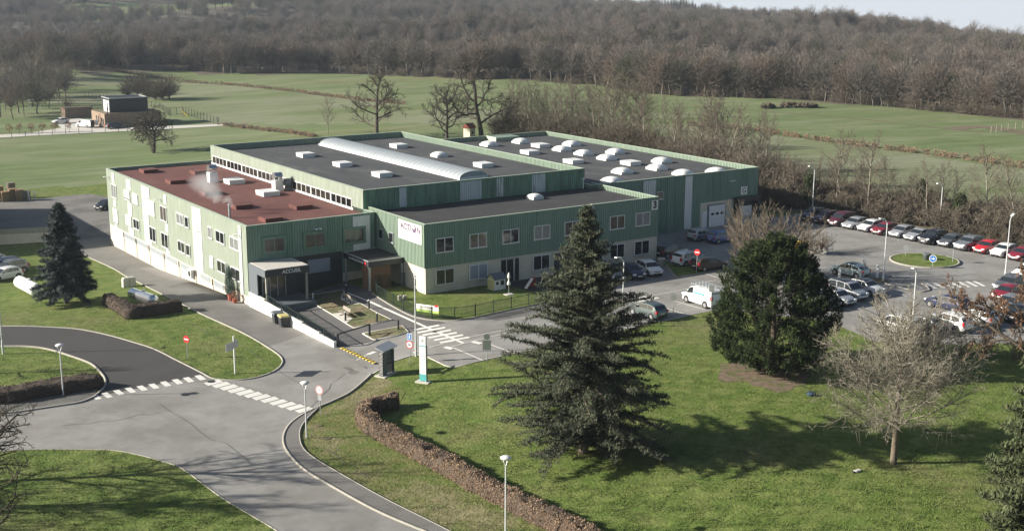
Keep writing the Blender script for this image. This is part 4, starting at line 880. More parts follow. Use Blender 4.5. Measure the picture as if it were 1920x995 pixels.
for px in np.arange(945, 1960, 19):
    for f in ((.5,) if px < 1300 else (.15, .55, .92)):
        p = px+r2.uniform(-10, 10); y0, y1 = np.interp(p, *top), np.interp(p, *bot); P_ = G(p, y0+(y1-y0)*min(1, max(0, f+r2.uniform(-.1, .1))))
        s = r2.uniform(.6, 1.15)*(1.2 if p < 1500 else .85); x, y = P_[0], P_[1]
        if 44 < x < 79 and -2 < y < 54: x = 79.5
        plant(('belt%d', 'bush%d')[k % 3 == 0] % (k % 3), x, y, s, 'bare brown bush in the hedgerow bordering the warehouse and car park', 'shrub', 'bare_bush', 'bushes of the hedgerow', k*1.7); k += 1

for px in np.arange(950, 1950, 17):
    p = px+r2.uniform(-9, 9); y0, y1 = np.interp(p, *top), np.interp(p, *bot); P_ = G(p, y0+(y1-y0)*r2.uniform(.0, .8)); x, y = P_[0], P_[1]
    if 44 < x < 79.5 and -2 < y < 54: x = 80
    s = r2.uniform(.5, .95) if p < 1450 else r2.uniform(.32, .62)
    plant(('tall%d', 'wood%d')[k % 3 == 0] % (k % 3), x, y, s*(.72 if k % 3 == 0 else 1), '', 'tree', 'bare_tree', 'bare trees growing out of the hedgerow', k*1.9); k += 1
for px in np.arange(950, 1500, 13):
    p = px+r2.uniform(-6, 6); y0, y1 = np.interp(p, *top), np.interp(p, *bot); P_ = G(p, y0+(y1-y0)*r2.uniform(.1, .7)); x, y = P_[0], P_[1]
    if 44 < x < 79.5 and -2 < y < 54: x = 80.5
    plant('belt%d' % (k % 3), x, y, r2.uniform(1.0, 1.6), 'bare brown bush in the hedgerow bordering the warehouse and car park', 'shrub', 'bare_bush', 'bushes of the hedgerow', k*1.7); k += 1
# ivy covered stems in the hedgerow
def leafy(name, loc, ctr, rad, n, per, size, m, label, cat, trunk=None, group=None, up=.3, seed=1, flat=0):
    r = np.random.default_rng(seed); t = thing(name, loc, label, cat, group); C = []
    for c, rr in zip(ctr, rad):
        d = r.normal(0, 1, (n, 3)); d /= np.linalg.norm(d, axis=1)[:, None]; C.append(np.array(c)+d*np.array(rr)*(r.random((n, 1))**.35))
    V, F_ = bush_tris(np.concatenate(C), r, size, per, flat, up); link('crown', np_mesh('crown', V, F_, m), t)
    if trunk: mb = MB(); mb.tube((0, 0, -.3), (0, 0, trunk[1]), trunk[0], trunk[0]*.5, 8); mb.build('trunk', M_barkd, t, world=False)
    return t
for px, py, h, lb in ((1514, 392, 5.5, 'ivy covered stem behind the first dark parked car'), (1722, 412, 6.0, 'thick ivy covered stem right of the middle street lamp'), (1795, 428, 5.0, 'ivy covered leaning stem behind the red small car')):
    P_ = G(px, py); leafy('ivy_tree', P_, [(0, 0, h*.45), (.2, 0, h*.75), (-.1, .2, h*.25)], [(1.0, 1.0, h*.3), (.8, .8, h*.2), (1.1, 1.1, h*.2)], 260, 5, .14, M_ivy, lb, 'ivy tree', (.2, h*.9), seed=int(px))

# big cedar -----------------------------------------------------------------
def cedar(P0, H, Rm, seed, m, trunkm, label, name='cedar_tree', prof=None, jit=.12, nb=150, dens=1.0, droop=.0, pw=.85, size=.14, ts=3, z0=.04, rag=.3, fanw=.55, lean=0):
    r = np.random.default_rng(seed); T = []; C = []; N_ = []
    for i in range(nb):
        t = z0+(1-z0)*(i+r.random())/nb; z = t*H; az = i*2.399+r.uniform(-.4, .4)
        L_ = Rm*((1-t)**pw if prof is None else np.interp(t, *prof))*r.uniform(1-rag, 1.0+rag*.45)+.2; el = .45*t+.08-droop*(1-t)+r.uniform(-jit, jit)
        d = np.array([math.cos(az)*math.cos(el), math.sin(az)*math.cos(el), math.sin(el)]); side = np.array([-math.sin(az), math.cos(az), 0]); p = np.array([0, 0, z]); n = max(3, int(L_/.8)); pts = [p]
        for k in range(n): d = unit(d+np.array([0, 0, -.03-.05*k/n])+r.normal(0, .06, 3)); p = p+d*L_/n; pts.append(p)
        for k in range(n): T.append((*pts[k], *pts[k+1], max(.02, .035+.018*L_*(1-k/n)), .02+.015*L_*(1-(k+1)/n)))
        nbr = int(L_*5.2*dens)+4
        for j in range(nbr):
            s = (.12+.88*(j+r.random())/nbr); k = min(int(s*n), n-1); b = pts[k]+(pts[k+1]-pts[k])*(s*n-k); dd = unit(pts[k+1]-pts[k])
            sg = 1 if j % 2 else -1; sd2 = unit(dd*r.uniform(.5, .9)+side*sg*r.uniform(.5, 1)+np.array([0, 0, r.uniform(-.12, .22)]))
            bl = fanw*(.35+L_*.30)*(1.15-s*.75)*r.uniform(.7, 1.2); e = b+sd2*bl+np.array([0, 0, -.05*bl])
            T.append((*b, *e, .018, .008)); m_ = int(bl*9*dens)+2; tt = (np.arange(m_)+r.random(m_))/m_; q = b+(e-b)*tt[:, None]+r.normal(0, .05, (m_, 3)); C.append(q)
    C = np.concatenate(C); V, F_ = bush_tris(C, r, size, ts, .35, .35, 2.5)
    t = thing(name, (P0[0], P0[1], P0[2]-.1), label, 'tree'); link('crown', np_mesh('crown', V, F_, m), t)
    vv, ff = tubes(T, 3); link('branches', np_mesh('branches', vv, ff, trunkm), t)
    S = []; n = 12
    for k in range(n): S.append((0, 0, H*k/n, 0, 0, H*(k+1)/n, .33*(H/16)*(1-k/n)+.03, .33*(H/16)*(1-(k+1)/n)+.03))
    vv, ff = tubes(S, 8); link('trunk', np_mesh('trunk', vv, ff, trunkm), t); return t
cedar(G(1093, 848), 17.6, 6.4, 4, M_cedar, M_bark, 'tall ragged dark green cedar in the middle foreground', nb=330, dens=1.0, size=.078, ts=4, rag=.40, jit=.28, fanw=.5, prof=([0, .05, .15, .35, .55, .75, .88, 1], [.62, .8, .93, .86, .66, .36, .17, .02]))
cedar(G(124, 569), 10.9, 3.6, 8, M_spruce, M_barkd, 'blue grey spruce on the lawn left of the office building', name='spruce_tree', nb=170, dens=1.5, size=.11, ts=4, pw=.75, droop=.25, z0=.12, rag=.22, fanw=.6)
cedar(G(1985, 1015), 14.2, 5.2, 11, M_pine2, M_bark, 'loose olive green pine cut by the right edge', name='pine_tree', nb=170, dens=1.2, size=.13, ts=4, pw=.55, rag=.3, z0=.05, fanw=.8)

# round dense pine ---------------------------------------------------------
def round_pine(P0, H, Rm, seed, label):
    r = np.random.default_rng(seed); t = thing('pine_tree', (P0[0], P0[1], P0[2]-.1), label, 'tree'); C = []; T = []
    nb = 1700
    prof = lambda u: (np.interp(u, [0, .06, .2, .4, .6, .78, .9, 1.0], [.55, .82, 1.0, .99, .88, .68, .46, .12]))
    D_ = []; FC = []
    for i in range(nb):
        if i % 6 == 0: ic_ = i//6; u0 = ((ic_+r.random())/(nb/6))**.92; az0 = ic_*2.399+r.uniform(-.3, .3); rk = r.uniform(.93, 1.04) if ic_ % 6 else r.uniform(.7, .88)
        u = min(1, max(0, u0+r.normal(0, .016))); az = az0+r.normal(0, .2/(Rm*max(.25, prof(u0)))); rad = Rm*prof(u)*rk*r.uniform(.96, 1.05)*(1+.09*math.sin(az*3+u*9)+.07*math.sin(az*7-u*23)); z = .5+u*(H-.6)
        e = np.array([math.cos(az)*rad, math.sin(az)*rad, z+.25]); b = np.array([0, 0, max(.4, z-rad*.35)]); (T.append((*b, *e, .03, .012)) if i % 6 == 0 else None); FC.append(e-unit(e-b)*r.uniform(.1, 1.5, (5, 1))+r.normal(0, .15, (5, 3)))
        d = unit(unit(e-b)*.7+np.array([0, 0, .75])); ln = r.uniform(.35, .8); q = np.linspace(0, 1, 5)
        C.append(e+d*(q[:, None]-.45)*ln+r.normal(0, .045, (5, 3))); D_.append(np.repeat(d[None], 5, 0))
    C = np.concatenate(C); D_ = np.concatenate(D_); n = 15; CC = np.repeat(C, n, 0); dd = r.normal(0, 1, CC.shape); dd /= np.linalg.norm(dd, axis=1)[:, None]; dd = dd*.85+np.repeat(D_, n, 0)*.75; dd /= np.linalg.norm(dd, axis=1)[:, None]
    p, q = frames(dd); ln = r.uniform(.16, .30, (len(CC), 1)); V = np.stack([CC-p*.03, CC+p*.03, CC+dd*ln], 1).reshape(-1, 3); Vf_, _x = bush_tris(np.concatenate(FC), r, .11, 7, 0, .3, 2.0); V = np.concatenate([V, Vf_]); F_ = np.arange(len(V)).reshape(-1, 3); link('crown', np_mesh('crown', V, F_, M_pine), t)
    vv, ff = tubes(T, 3); link('branches', np_mesh('branches', vv, ff, M_barkd), t)
    mb = MB(); mb.tube((0, 0, -.2), (0, 0, H*.9), .3, .05, 10); mb.build('trunk', M_barkd, t, world=False)
round_pine(G(1447, 693), 11.3, 4.95, 21, 'dense rounded dark pine with cone like outline on the right lawn')
vg = spavin+W([(1250, 1100), (1130, 1040), (1040, 995), (960, 955), (880, 913), (800, 868), (715, 825), (686, 802), (683, 788), (700, 774), (745, 763), (760, 735), (730, 712), (697, 704)])+splo[:1]+W([(684, 717), (658, 738), (626, 754)])
drape('verge', vg, M_verge, .025)
# soil and needles under the pine
pc = G(1437, 700); drape('bare_ground', [(pc[0]+3.9*math.cos(a)*(1+.2*math.sin(a*5)+.1*math.sin(a*11)), pc[1]+3.9*math.sin(a)*(1+.15*math.cos(a*3)+.1*math.cos(a*9))) for a in np.linspace(0, 6.28, 70)[:-1]], M_soil, .02)

# oak with dead leaves at the right edge
P_ = G(1938, 730); o = plant('oak2', P_[0], P_[1], 1.05, 'oak still holding brown leaves at the right edge', 'tree', name='oak_tree', rz=.7)
r = np.random.default_rng(5); cr = np.array([v.co for v in protos['oak2'][1].vertices]); pick = cr[r.integers(0, len(cr), 9000)]; pick = pick[pick[:, 2] > 2.0]
V, F_ = bush_tris(pick, r, .085, 3, 0, 0, 1.6); link('leaves', np_mesh('leaves', V, F_, M_brown2), o)
P_ = G(1835, 672)
for k, (px, py) in enumerate(((1745, 672), (1800, 680), (1850, 684), (1905, 690), (1960, 700), (1700, 665))):
    P_ = G(px, py-14); plant('bush%d' % (k % 3), P_[0], P_[1], .55, 'low bare bush in the line between lawn and parked cars', 'shrub', 'bare_bush', 'low bushes behind the wide bare tree', k*1.1)

# hedges -------------------------------------------------------------------
def hedge(pts, wd, h, mcore, mleaf, label, seed=1, dens=60, size=.07, name='hedge', group=None, gaps=0, zn=.06, core=True):
    r = np.random.default_rng(seed); P = np.array(pts, float); L_ = np.concatenate([[0], np.cumsum(np.linalg.norm(np.diff(P, axis=0), axis=1))]); n = max(4, int(L_[-1]/.5)); s = np.linspace(0, L_[-1], n)
    Q = np.stack([np.interp(s, L_, P[:, 0]), np.interp(s, L_, P[:, 1])], 1); T = np.gradient(Q, axis=0); T /= np.linalg.norm(T, axis=1)[:, None]; N_ = np.stack([-T[:, 1], T[:, 0]], 1)
    c = Q[0]; z0 = float(terr(*c)); t = thing(name, (c[0], c[1], z0), label, 'hedge', group)
    ring = [(-.42, -.1), (-.5, .15*h), (-.49, .6*h), (-.44, .93*h), (-.25, h), (.25, h), (.44, .93*h), (.49, .6*h), (.5, .15*h), (.42, -.1)]; V = []; zs = terr(Q[:, 0], Q[:, 1])
    for o_, zz in ring:
        jt = r.normal(0, zn, n)*.7; V.append(np.c_[Q+N_*(o_*wd+jt)[:, None]*1.0, zs+zz+r.normal(0, zn, n)*.9*(zz > .3*h)])
    V = np.stack(V, 1); m_ = len(ring); Vf = V.reshape(-1, 3)-np.array([c[0], c[1], z0]); i, j = np.meshgrid(range(n-1), range(m_-1), indexing='ij'); a = (i*m_+j).ravel(); F_ = np.stack([a, a+1, a+m_+1, a+m_], 1)
    ends = [np.array([list(range(m_))[::-1], [(n-1)*m_+k for k in range(m_)]])]
    if core: link('stems', np_mesh('stems', Vf, [F_]+ends, mcore), t)
    area = L_[-1]*(wd+2*h); k = int(area*dens); ii = r.integers(0, n-1, k); jj = r.integers(0, m_-1, k); fu, fv = r.random((k, 1)), r.random((k, 1))
    C = (V[ii, jj]*(1-fu)*(1-fv)+V[ii+1, jj]*fu*(1-fv)+V[ii, jj+1]*(1-fu)*fv+V[ii+1, jj+1]*fu*fv)
    if gaps: keep = (np.sin(C[:, 0]*1.3+C[:, 1]*.7)+np.sin(C[:, 1]*2.1-C[:, 0]*.9)+r.normal(0, .6, k)) > -gaps; C = C[keep]
    Vt, Ft = bush_tris(C-np.array([c[0], c[1], z0]), r, size, 2, 0, .2, 1.5); link('leaves', np_mesh('leaves', Vt, Ft, mleaf), t); return t
hp = [(745, 757), (718, 762), (698, 768), (683, 778), (686, 792), (715, 815), (800, 858), (880, 903), (960, 945), (1040, 985), (1130, 1030), (1250, 1095)]
hedge(crom(W([(p[0], p[1]+6) for p in hp]), 5), 1.2, 1.1, M_hedgec, M_brown, 'long clipped beech hedge with dead brown leaves beside the foreground lawn', 2, 190, .075, gaps=1.9, zn=.12)
hedge(W([(203, 570), (246, 597), (262, 594)]), 1.2, 1.15, M_hedged, M_hedged, 'left arm of the clipped dark hedge around the shiny gas tank', 3, 110, .08)
hedge(W([(240, 596), (270, 592), (338, 582)]), 1.3, 1.15, M_hedged, M_hedged, 'front arm of the clipped dark hedge around the shiny gas tank', 4, 110, .08)
hedge(crom(W([(-60, 755), (20, 750), (70, 741), (120, 733), (165, 726), (178, 722)]), 4), 2.2, 1.0, M_hedged, M_hedged, 'low dark clipped hedge between road and lawn at the far left', 5, 100, .08)
hedge(W([(110, 139), (300, 151), (420, 159), (560, 173), (690, 190), (760, 196)]), .8, .65, M_hedgec, M_brown, 'thin cut hedge crossing the far field on the left', 6, 75, .14, 'field_hedge', gaps=.6, core=False, zn=.3)
hedge(W([(1290, 236), (1420, 246), (1500, 259), (1600, 273), (1700, 285), (1800, 298), (1960, 321)]), .8, .8, M_hedgec, M_brown, 'cut brown hedge crossing the field on the right', 7, 75, .14, 'field_hedge', gaps=.5, core=False, zn=.3)
hedge(W([(414, 235), (470, 242), (540, 249), (590, 257)]), 1.2, .6, M_hedgec, M_brown, 'low brambly hedge leading from the house garden to the hall', 8, 75, .14, 'field_hedge', gaps=.8, core=False, zn=.3)

# groves near the house
k = 0
for px, py in [(10, 205), (35, 212), (60, 200), (85, 196), (20, 190), (50, 184), (100, 192), (112, 186), (75, 182), (5, 180), (30, 172), (95, 172), (120, 176), (-15, 200), (-20, 185), (60, 168), (110, 160), (15, 160), (85, 160), (0, 220), (25, 224), (45, 220), (70, 214), (92, 205), (110, 198), (42, 196), (15, 190), (65, 190), (100, 182), (122, 190), (-30, 215), (40, 164), (128, 168), (70, 153), (100, 152), (125, 148), (55, 180)]:
    P_ = G(px, py); plant(('wood%d' if k % 3 else 'tall%d') % (k % 3 if k % 3 == 0 else k % 6), P_[0], P_[1], rng.uniform(.7, 1.2), 'bare tree of the copse left of the house', 'tree', 'bare_tree', 'trees of the copse left of the house', k*.9); k += 1
for px, py in [(240, 183), (258, 180), (276, 186), (292, 188), (305, 189), (318, 186), (268, 176)]:
    P_ = G(px, py); plant('clump%d' % (k % 3), P_[0], P_[1], (1.05, .9, 1.15)[k % 3], 'bare tree of the clump behind the house', 'tree', 'bare_tree', 'trees of the clump behind the house', k*.9); k += 1
P_ = G(133, 208); plant('bush0', P_[0], P_[1], .9, 'small dark tree beside the garden wall of the house', 'tree', name='garden_tree')

# forest edge: single trees ------------------------------------------------
combined = []
for i in range(6):
    a, b = protos['wood%d' % i]; bm = bmesh.new(); bm.from_mesh(a); bm.from_mesh(b); me = bpy.data.meshes.new('bare_tree'); bm.to_mesh(me); bm.free(); me.materials.append(M_twigf); combined.append(me)
k = 0
for row, off in ((0, -.5),):
    for px in np.arange(128 if row == 0 else 134, 1960, 12.8 if row == 0 else 16):
        p = px+rng.uniform(-4, 4); py = np.interp(p, *_EDGE)+off+rng.uniform(-1, .6)
        if 935 < p < 1010: py -= 6
        P_ = G(p, py); o = link('bare_tree', combined[k % 6], None, (P_[0], P_[1], P_[2]-.2), k*2.1); s = rng.uniform(.78, 1.2); o.scale = (s*1.05, s*1.05, s*rng.uniform(.9, 1.1))
        tag(o, 'bare tree standing on the front edge of the woodland behind the fields', 'tree', 'trees along the woodland edge'); k += 1
for px in np.arange(132, 1950, 26):
    p = px+rng.uniform(-9, 9); py = np.interp(p, *_EDGE)+rng.uniform(-1.5, .8)
    if 935 < p < 1010: py -= 6
    P_ = G(p, py); me = protos['belt%d' % (k % 3)][1]; o = link('bare_bush', me, None, (P_[0], P_[1], P_[2]-.3), k*2.1); s = rng.uniform(.5, 1.0); o.scale = (s*1.2, s*1.2, s); tag(o, 'low bare bush at the foot of the woodland edge', 'shrub', 'bushes at the woodland edge'); k += 1
# woodland behind them: one uncountable mass
def instancer(name, pts, scl, col, label, cat, zr=.12):
    me = bpy.data.meshes.new(name); me.from_pydata([tuple(p) for p in pts], [], []); at = me.attributes.new('s', 'FLOAT', 'POINT'); at.data.foreach_set('value', np.asarray(scl, np.float32))
    o = link(name, me); tag(o, label, cat, kind='stuff'); md = o.modifiers.new('scatter', 'NODES'); ng = bpy.data.node_groups.new(name, 'GeometryNodeTree'); md.node_group = ng
    ng.interface.new_socket('Geometry', in_out='INPUT', socket_type='NodeSocketGeometry'); ng.interface.new_socket('Geometry', in_out='OUTPUT', socket_type='NodeSocketGeometry')
    N = ng.nodes.new; gi, go, ip, ci, rv, na, cx2 = N('NodeGroupInput'), N('NodeGroupOutput'), N('GeometryNodeInstanceOnPoints'), N('GeometryNodeCollectionInfo'), N('FunctionNodeRandomValue'), N('GeometryNodeInputNamedAttribute'), N('ShaderNodeCombineXYZ')
    ci.inputs['Collection'].default_value = col; ci.inputs['Separate Children'].default_value = True; ci.inputs['Reset Children'].default_value = True
    rv.data_type = 'FLOAT_VECTOR'; rv.inputs['Min'].default_value = (-.04, -.04, 0); rv.inputs['Max'].default_value = (.04, .04, 6.28)
    na.data_type = 'FLOAT'; na.inputs['Name'].default_value = 's'; K = ng.links.new
    K(gi.outputs[0], ip.inputs['Points']); K(ci.outputs[0], ip.inputs['Instance']); ip.inputs['Pick Instance'].default_value = True; K(rv.outputs[0], ip.inputs['Rotation']); K(na.outputs[0], ip.inputs['Scale']); K(ip.outputs[0], go.inputs[0])
    return o
wc = bpy.data.collections.new('woodland_trees')
for me in combined: wc.objects.link(bpy.data.objects.new('woodland_tree', me))
def field_pts(dmin, dmax, sp, seed):
    r = np.random.default_rng(seed); al = R(26); n = int(2*al*(dmax**2-dmin**2)/2/sp**2); D = np.sqrt(r.uniform(dmin**2, dmax**2, n)); a = YAW+r.uniform(-al, al, n); X, Y = CAM[0]+D*np.sin(a), CAM[1]+D*np.cos(a)
    m = forest(X, Y); return X[m], Y[m], D[m], r
XS, YS, SS = [], [], []
for dmin, dmax, sp in ((330, 520, 6.2), (520, 800, 7.5), (800, 1200, 9.0), (1200, 1750, 11.5)):
    X, Y, D, r = field_pts(dmin, dmax, sp, int(dmin)); z = terr(X, Y)
    px, py, ok = projv(X, Y, z); k_ = ok & ~((D < 520) & (py > np.interp(px, *_EDGE)-2)); X, Y, D = X[k_], Y[k_], D[k_]
    big = .5+.5*np.sin(X*.035+1.7*np.sin(Y*.021))*np.sin(Y*.041+X*.013)
    XS.append(X); YS.append(Y); SS.append((.72+.42*big)*r.uniform(.8, 1.2, len(X))*(1 if dmin < 800 else (1.05 if dmin < 1200 else 1.3))*(1-.2*((D > 640) & (D < 930) & (px[k_] < 560))))
X, Y, S2 = map(np.concatenate, (XS, YS, SS)); print('woodland', len(X))
instancer('woodland', np.stack([X, Y, terr(X, Y)-.3], 1), S2, wc, 'leafless grey brown woodland covering the low hills behind the fields', 'woodland')
# far conifers on the ridge
mc_ = MB(); r = np.random.default_rng(2); V = []
C = []
for t in np.linspace(.1, 1, 26): n = int(26*(1.1-t))+3; a = r.uniform(0, 6.28, n); rr = 3.2*(1.02-t)*r.uniform(.3, 1, n); C.append(np.stack([rr*np.cos(a), rr*np.sin(a), t*20+0*a], 1))
Vc, Fc = bush_tris(np.concatenate(C), r, .55, 3, .3, -.2, 2); cm = np_mesh('conifer', Vc, Fc, M_conif); k = 0
for px in list(np.arange(1156, 1172, 8))+list(np.arange(1180, 1216, 11))+list(np.arange(1212, 1325, 5.5)):
    a = YAW+math.atan((px-960)/F_PX*1.02); D = 1330+rng.uniform(-25, 25)-(px-1156)*.3; x, y = CAM[0]+D*math.sin(a), CAM[1]+D*math.cos(a)
    o = link('conifer', cm, None, (x, y, float(terr(x, y))-1.5), k*1.3); s = rng.uniform(.72, .95) if px < 1216 else rng.uniform(.8, .95); o.scale = (s, s, s)
    tag(o, 'dark conifer rising above the bare woods on the ridge', 'tree', 'conifers on the ridge'); k += 1

# grass tufts on the near lawns ---------------------------------------------
r = np.random.default_rng(17); n = 230000; u = r.uniform(-40, 1960, n); v = 1035-(r.random(n)**1.35)*490
dirs = _fw[None]*F_PX+_rt[None]*(u-960)[:, None]+_up[None]*(497.5-v)[:, None]; tt = (-.5-CAM[2])/dirs[:, 2]; X, Y = CAM[0]+dirs[:, 0]*tt, CAM[1]+dirs[:, 1]*tt
bad = np.zeros(n, bool)
for pg in (road, sdarkup+sdarklo[::-1], parking, court, skout[:45]+spavin[1:]): bad |= inside(pg, X, Y)
bad |= (X > 0) & (Y > -10.6) | (Y > 40) | (np.hypot(X-pc[0], Y-pc[1]) < 4.5)
dens = np.sin(X*.9+2*np.sin(Y*.6))*np.sin(Y*1.1+X*.4)+r.normal(0, .5, n); bad |= dens < -.3
X, Y = X[~bad], Y[~bad]; C = np.stack([X, Y, terr(X, Y)], 1)
nn = np.sin(X*2.1+1.3*np.sin(Y*1.7))*np.sin(Y*2.6+X*.8); C = C[nn+r.normal(0, .35, len(X)) > -.15]
Vg, Fg = bush_tris(C, r, .036, 3, .4, .9, 3.4)
M_tuft = mat('grass_blades', (.090, .140, .032), .85, var=.35, vscale=.7, col2=(.14, .18, .05), thr=(.4, .62), col3=(.18, .17, .08), s3=.07, thr3=(.52, .74), spec=.2)
o = link('grass', np_mesh('grass', Vg, Fg, M_tuft)); tag(o, 'short tufted grass of the lawns', 'grass', kind='stuff')

# ------------------------------------------------------------------ cars
CP = {}
def paintmat(n, c, metal=.0): return mat('car_paint_'+n, c, .32 if not metal else .35, metal*.4, var=.03, coat=.8)
for n, c, mt_ in (('white', (.75, .76, .76), 0), ('silver', (.46, .48, .50), 1), ('pale_blue', (.42, .52, .54), 1), ('grey', (.13, .14, .155), 1), ('mid_grey', (.24, .26, .28), 1), ('black', (.012, .013, .016), 0), ('navy', (.015, .022, .06), 0), ('red', (.50, .02, .025), 0), ('dark_red', (.22, .015, .03), 0), ('maroon', (.07, .012, .022), 0), ('brown', (.05, .035, .03), 1), ('blue', (.03, .10, .30), 0), ('green_grey', (.10, .13, .13), 1)): CP[n] = paintmat(n, c, mt_)
M_cglass = mat('car_glass', (.02, .026, .032), .05, var=0, spec=.9)
M_lamp = mat('headlamp', (.72, .74, .76), .15, var=0); M_tail = mat('tail_lamp', (.45, .02, .02), .2, var=0); M_plate = mat('number_plate', (.7, .7, .66), .5, var=0); M_bump = mat('black_plastic', (.025, .025, .027), .7, var=.05)
SPEC = {   # L, W, H, stations x/L from the rear: (x, belt, roof or None), windscreen xs, rear glass xs, side glass
 'hatch': (4.05, 1.74, 1.5, [(0, .55, None), (.012, .84, None), (.04, .93, 1.0), (.12, .95, 1.36), (.22, .95, 1.46), (.38, .94, 1.5), (.52, .93, 1.47), (.60, .92, 1.38), (.745, .91, .95), (.80, .88, None), (.92, .78, None), (.975, .66, None), (1, .48, None)]),
 'suv': (4.45, 1.84, 1.66, [(0, .6, None), (.012, .92, None), (.035, 1.03, 1.12), (.09, 1.06, 1.5), (.2, 1.06, 1.62), (.38, 1.05, 1.66), (.52, 1.04, 1.63), (.60, 1.03, 1.52), (.72, 1.02, 1.08), (.78, 1.0, None), (.92, .92, None), (.98, .78, None), (1, .52, None)]),
 'coupe': (4.36, 1.8, 1.52, [(0, .62, None), (.012, .92, None), (.05, .98, 1.03), (.16, .99, 1.28), (.28, .98, 1.46), (.42, .97, 1.52), (.54, .96, 1.49), (.62, .95, 1.38), (.755, .94, 1.0), (.80, .92, None), (.93, .84, None), (.98, .7, None), (1, .5, None)]),
 'estate': (4.6, 1.82, 1.5, [(0, .55, None), (.012, .86, None), (.03, .95, 1.0), (.08, .96, 1.38), (.18, .96, 1.48), (.38, .95, 1.5), (.52, .94, 1.46), (.59, .93, 1.36), (.72, .92, .96), (.77, .9, None), (.92, .78, None), (.98, .64, None), (1, .46, None)]),
 'saloon': (4.5, 1.76, 1.44, [(0, .55, None), (.01, .82, None), (.03, .93, None), (.13, .96, .97), (.24, .95, 1.34), (.36, .94, 1.42), (.5, .93, 1.43), (.58, .92, 1.34), (.72, .91, .95), (.77, .88, None), (.92, .76, None), (.98, .62, None), (1, .45, None)]),
 'mpv': (4.4, 1.81, 1.82, [(0, .6, None), (.01, 1.0, None), (.02, 1.08, 1.15), (.05, 1.1, 1.66), (.14, 1.1, 1.78), (.38, 1.08, 1.82), (.58, 1.06, 1.78), (.65, 1.05, 1.66), (.79, 1.02, 1.1), (.83, .98, None), (.94, .88, None), (.985, .72, None), (1, .5, None)]),
 'van': (4.65, 1.92, 1.94, [(0, .55, None), (.008, 1.1, None), (.015, 1.14, 1.2), (.03, 1.15, 1.82), (.1, 1.16, 1.91), (.4, 1.15, 1.94), (.62, 1.13, 1.92), (.7, 1.12, 1.82), (.83, 1.08, 1.16), (.87, 1.02, None), (.95, .92, None), (.99, .74, None), (1, .5, None)]),
}
CAR = {}
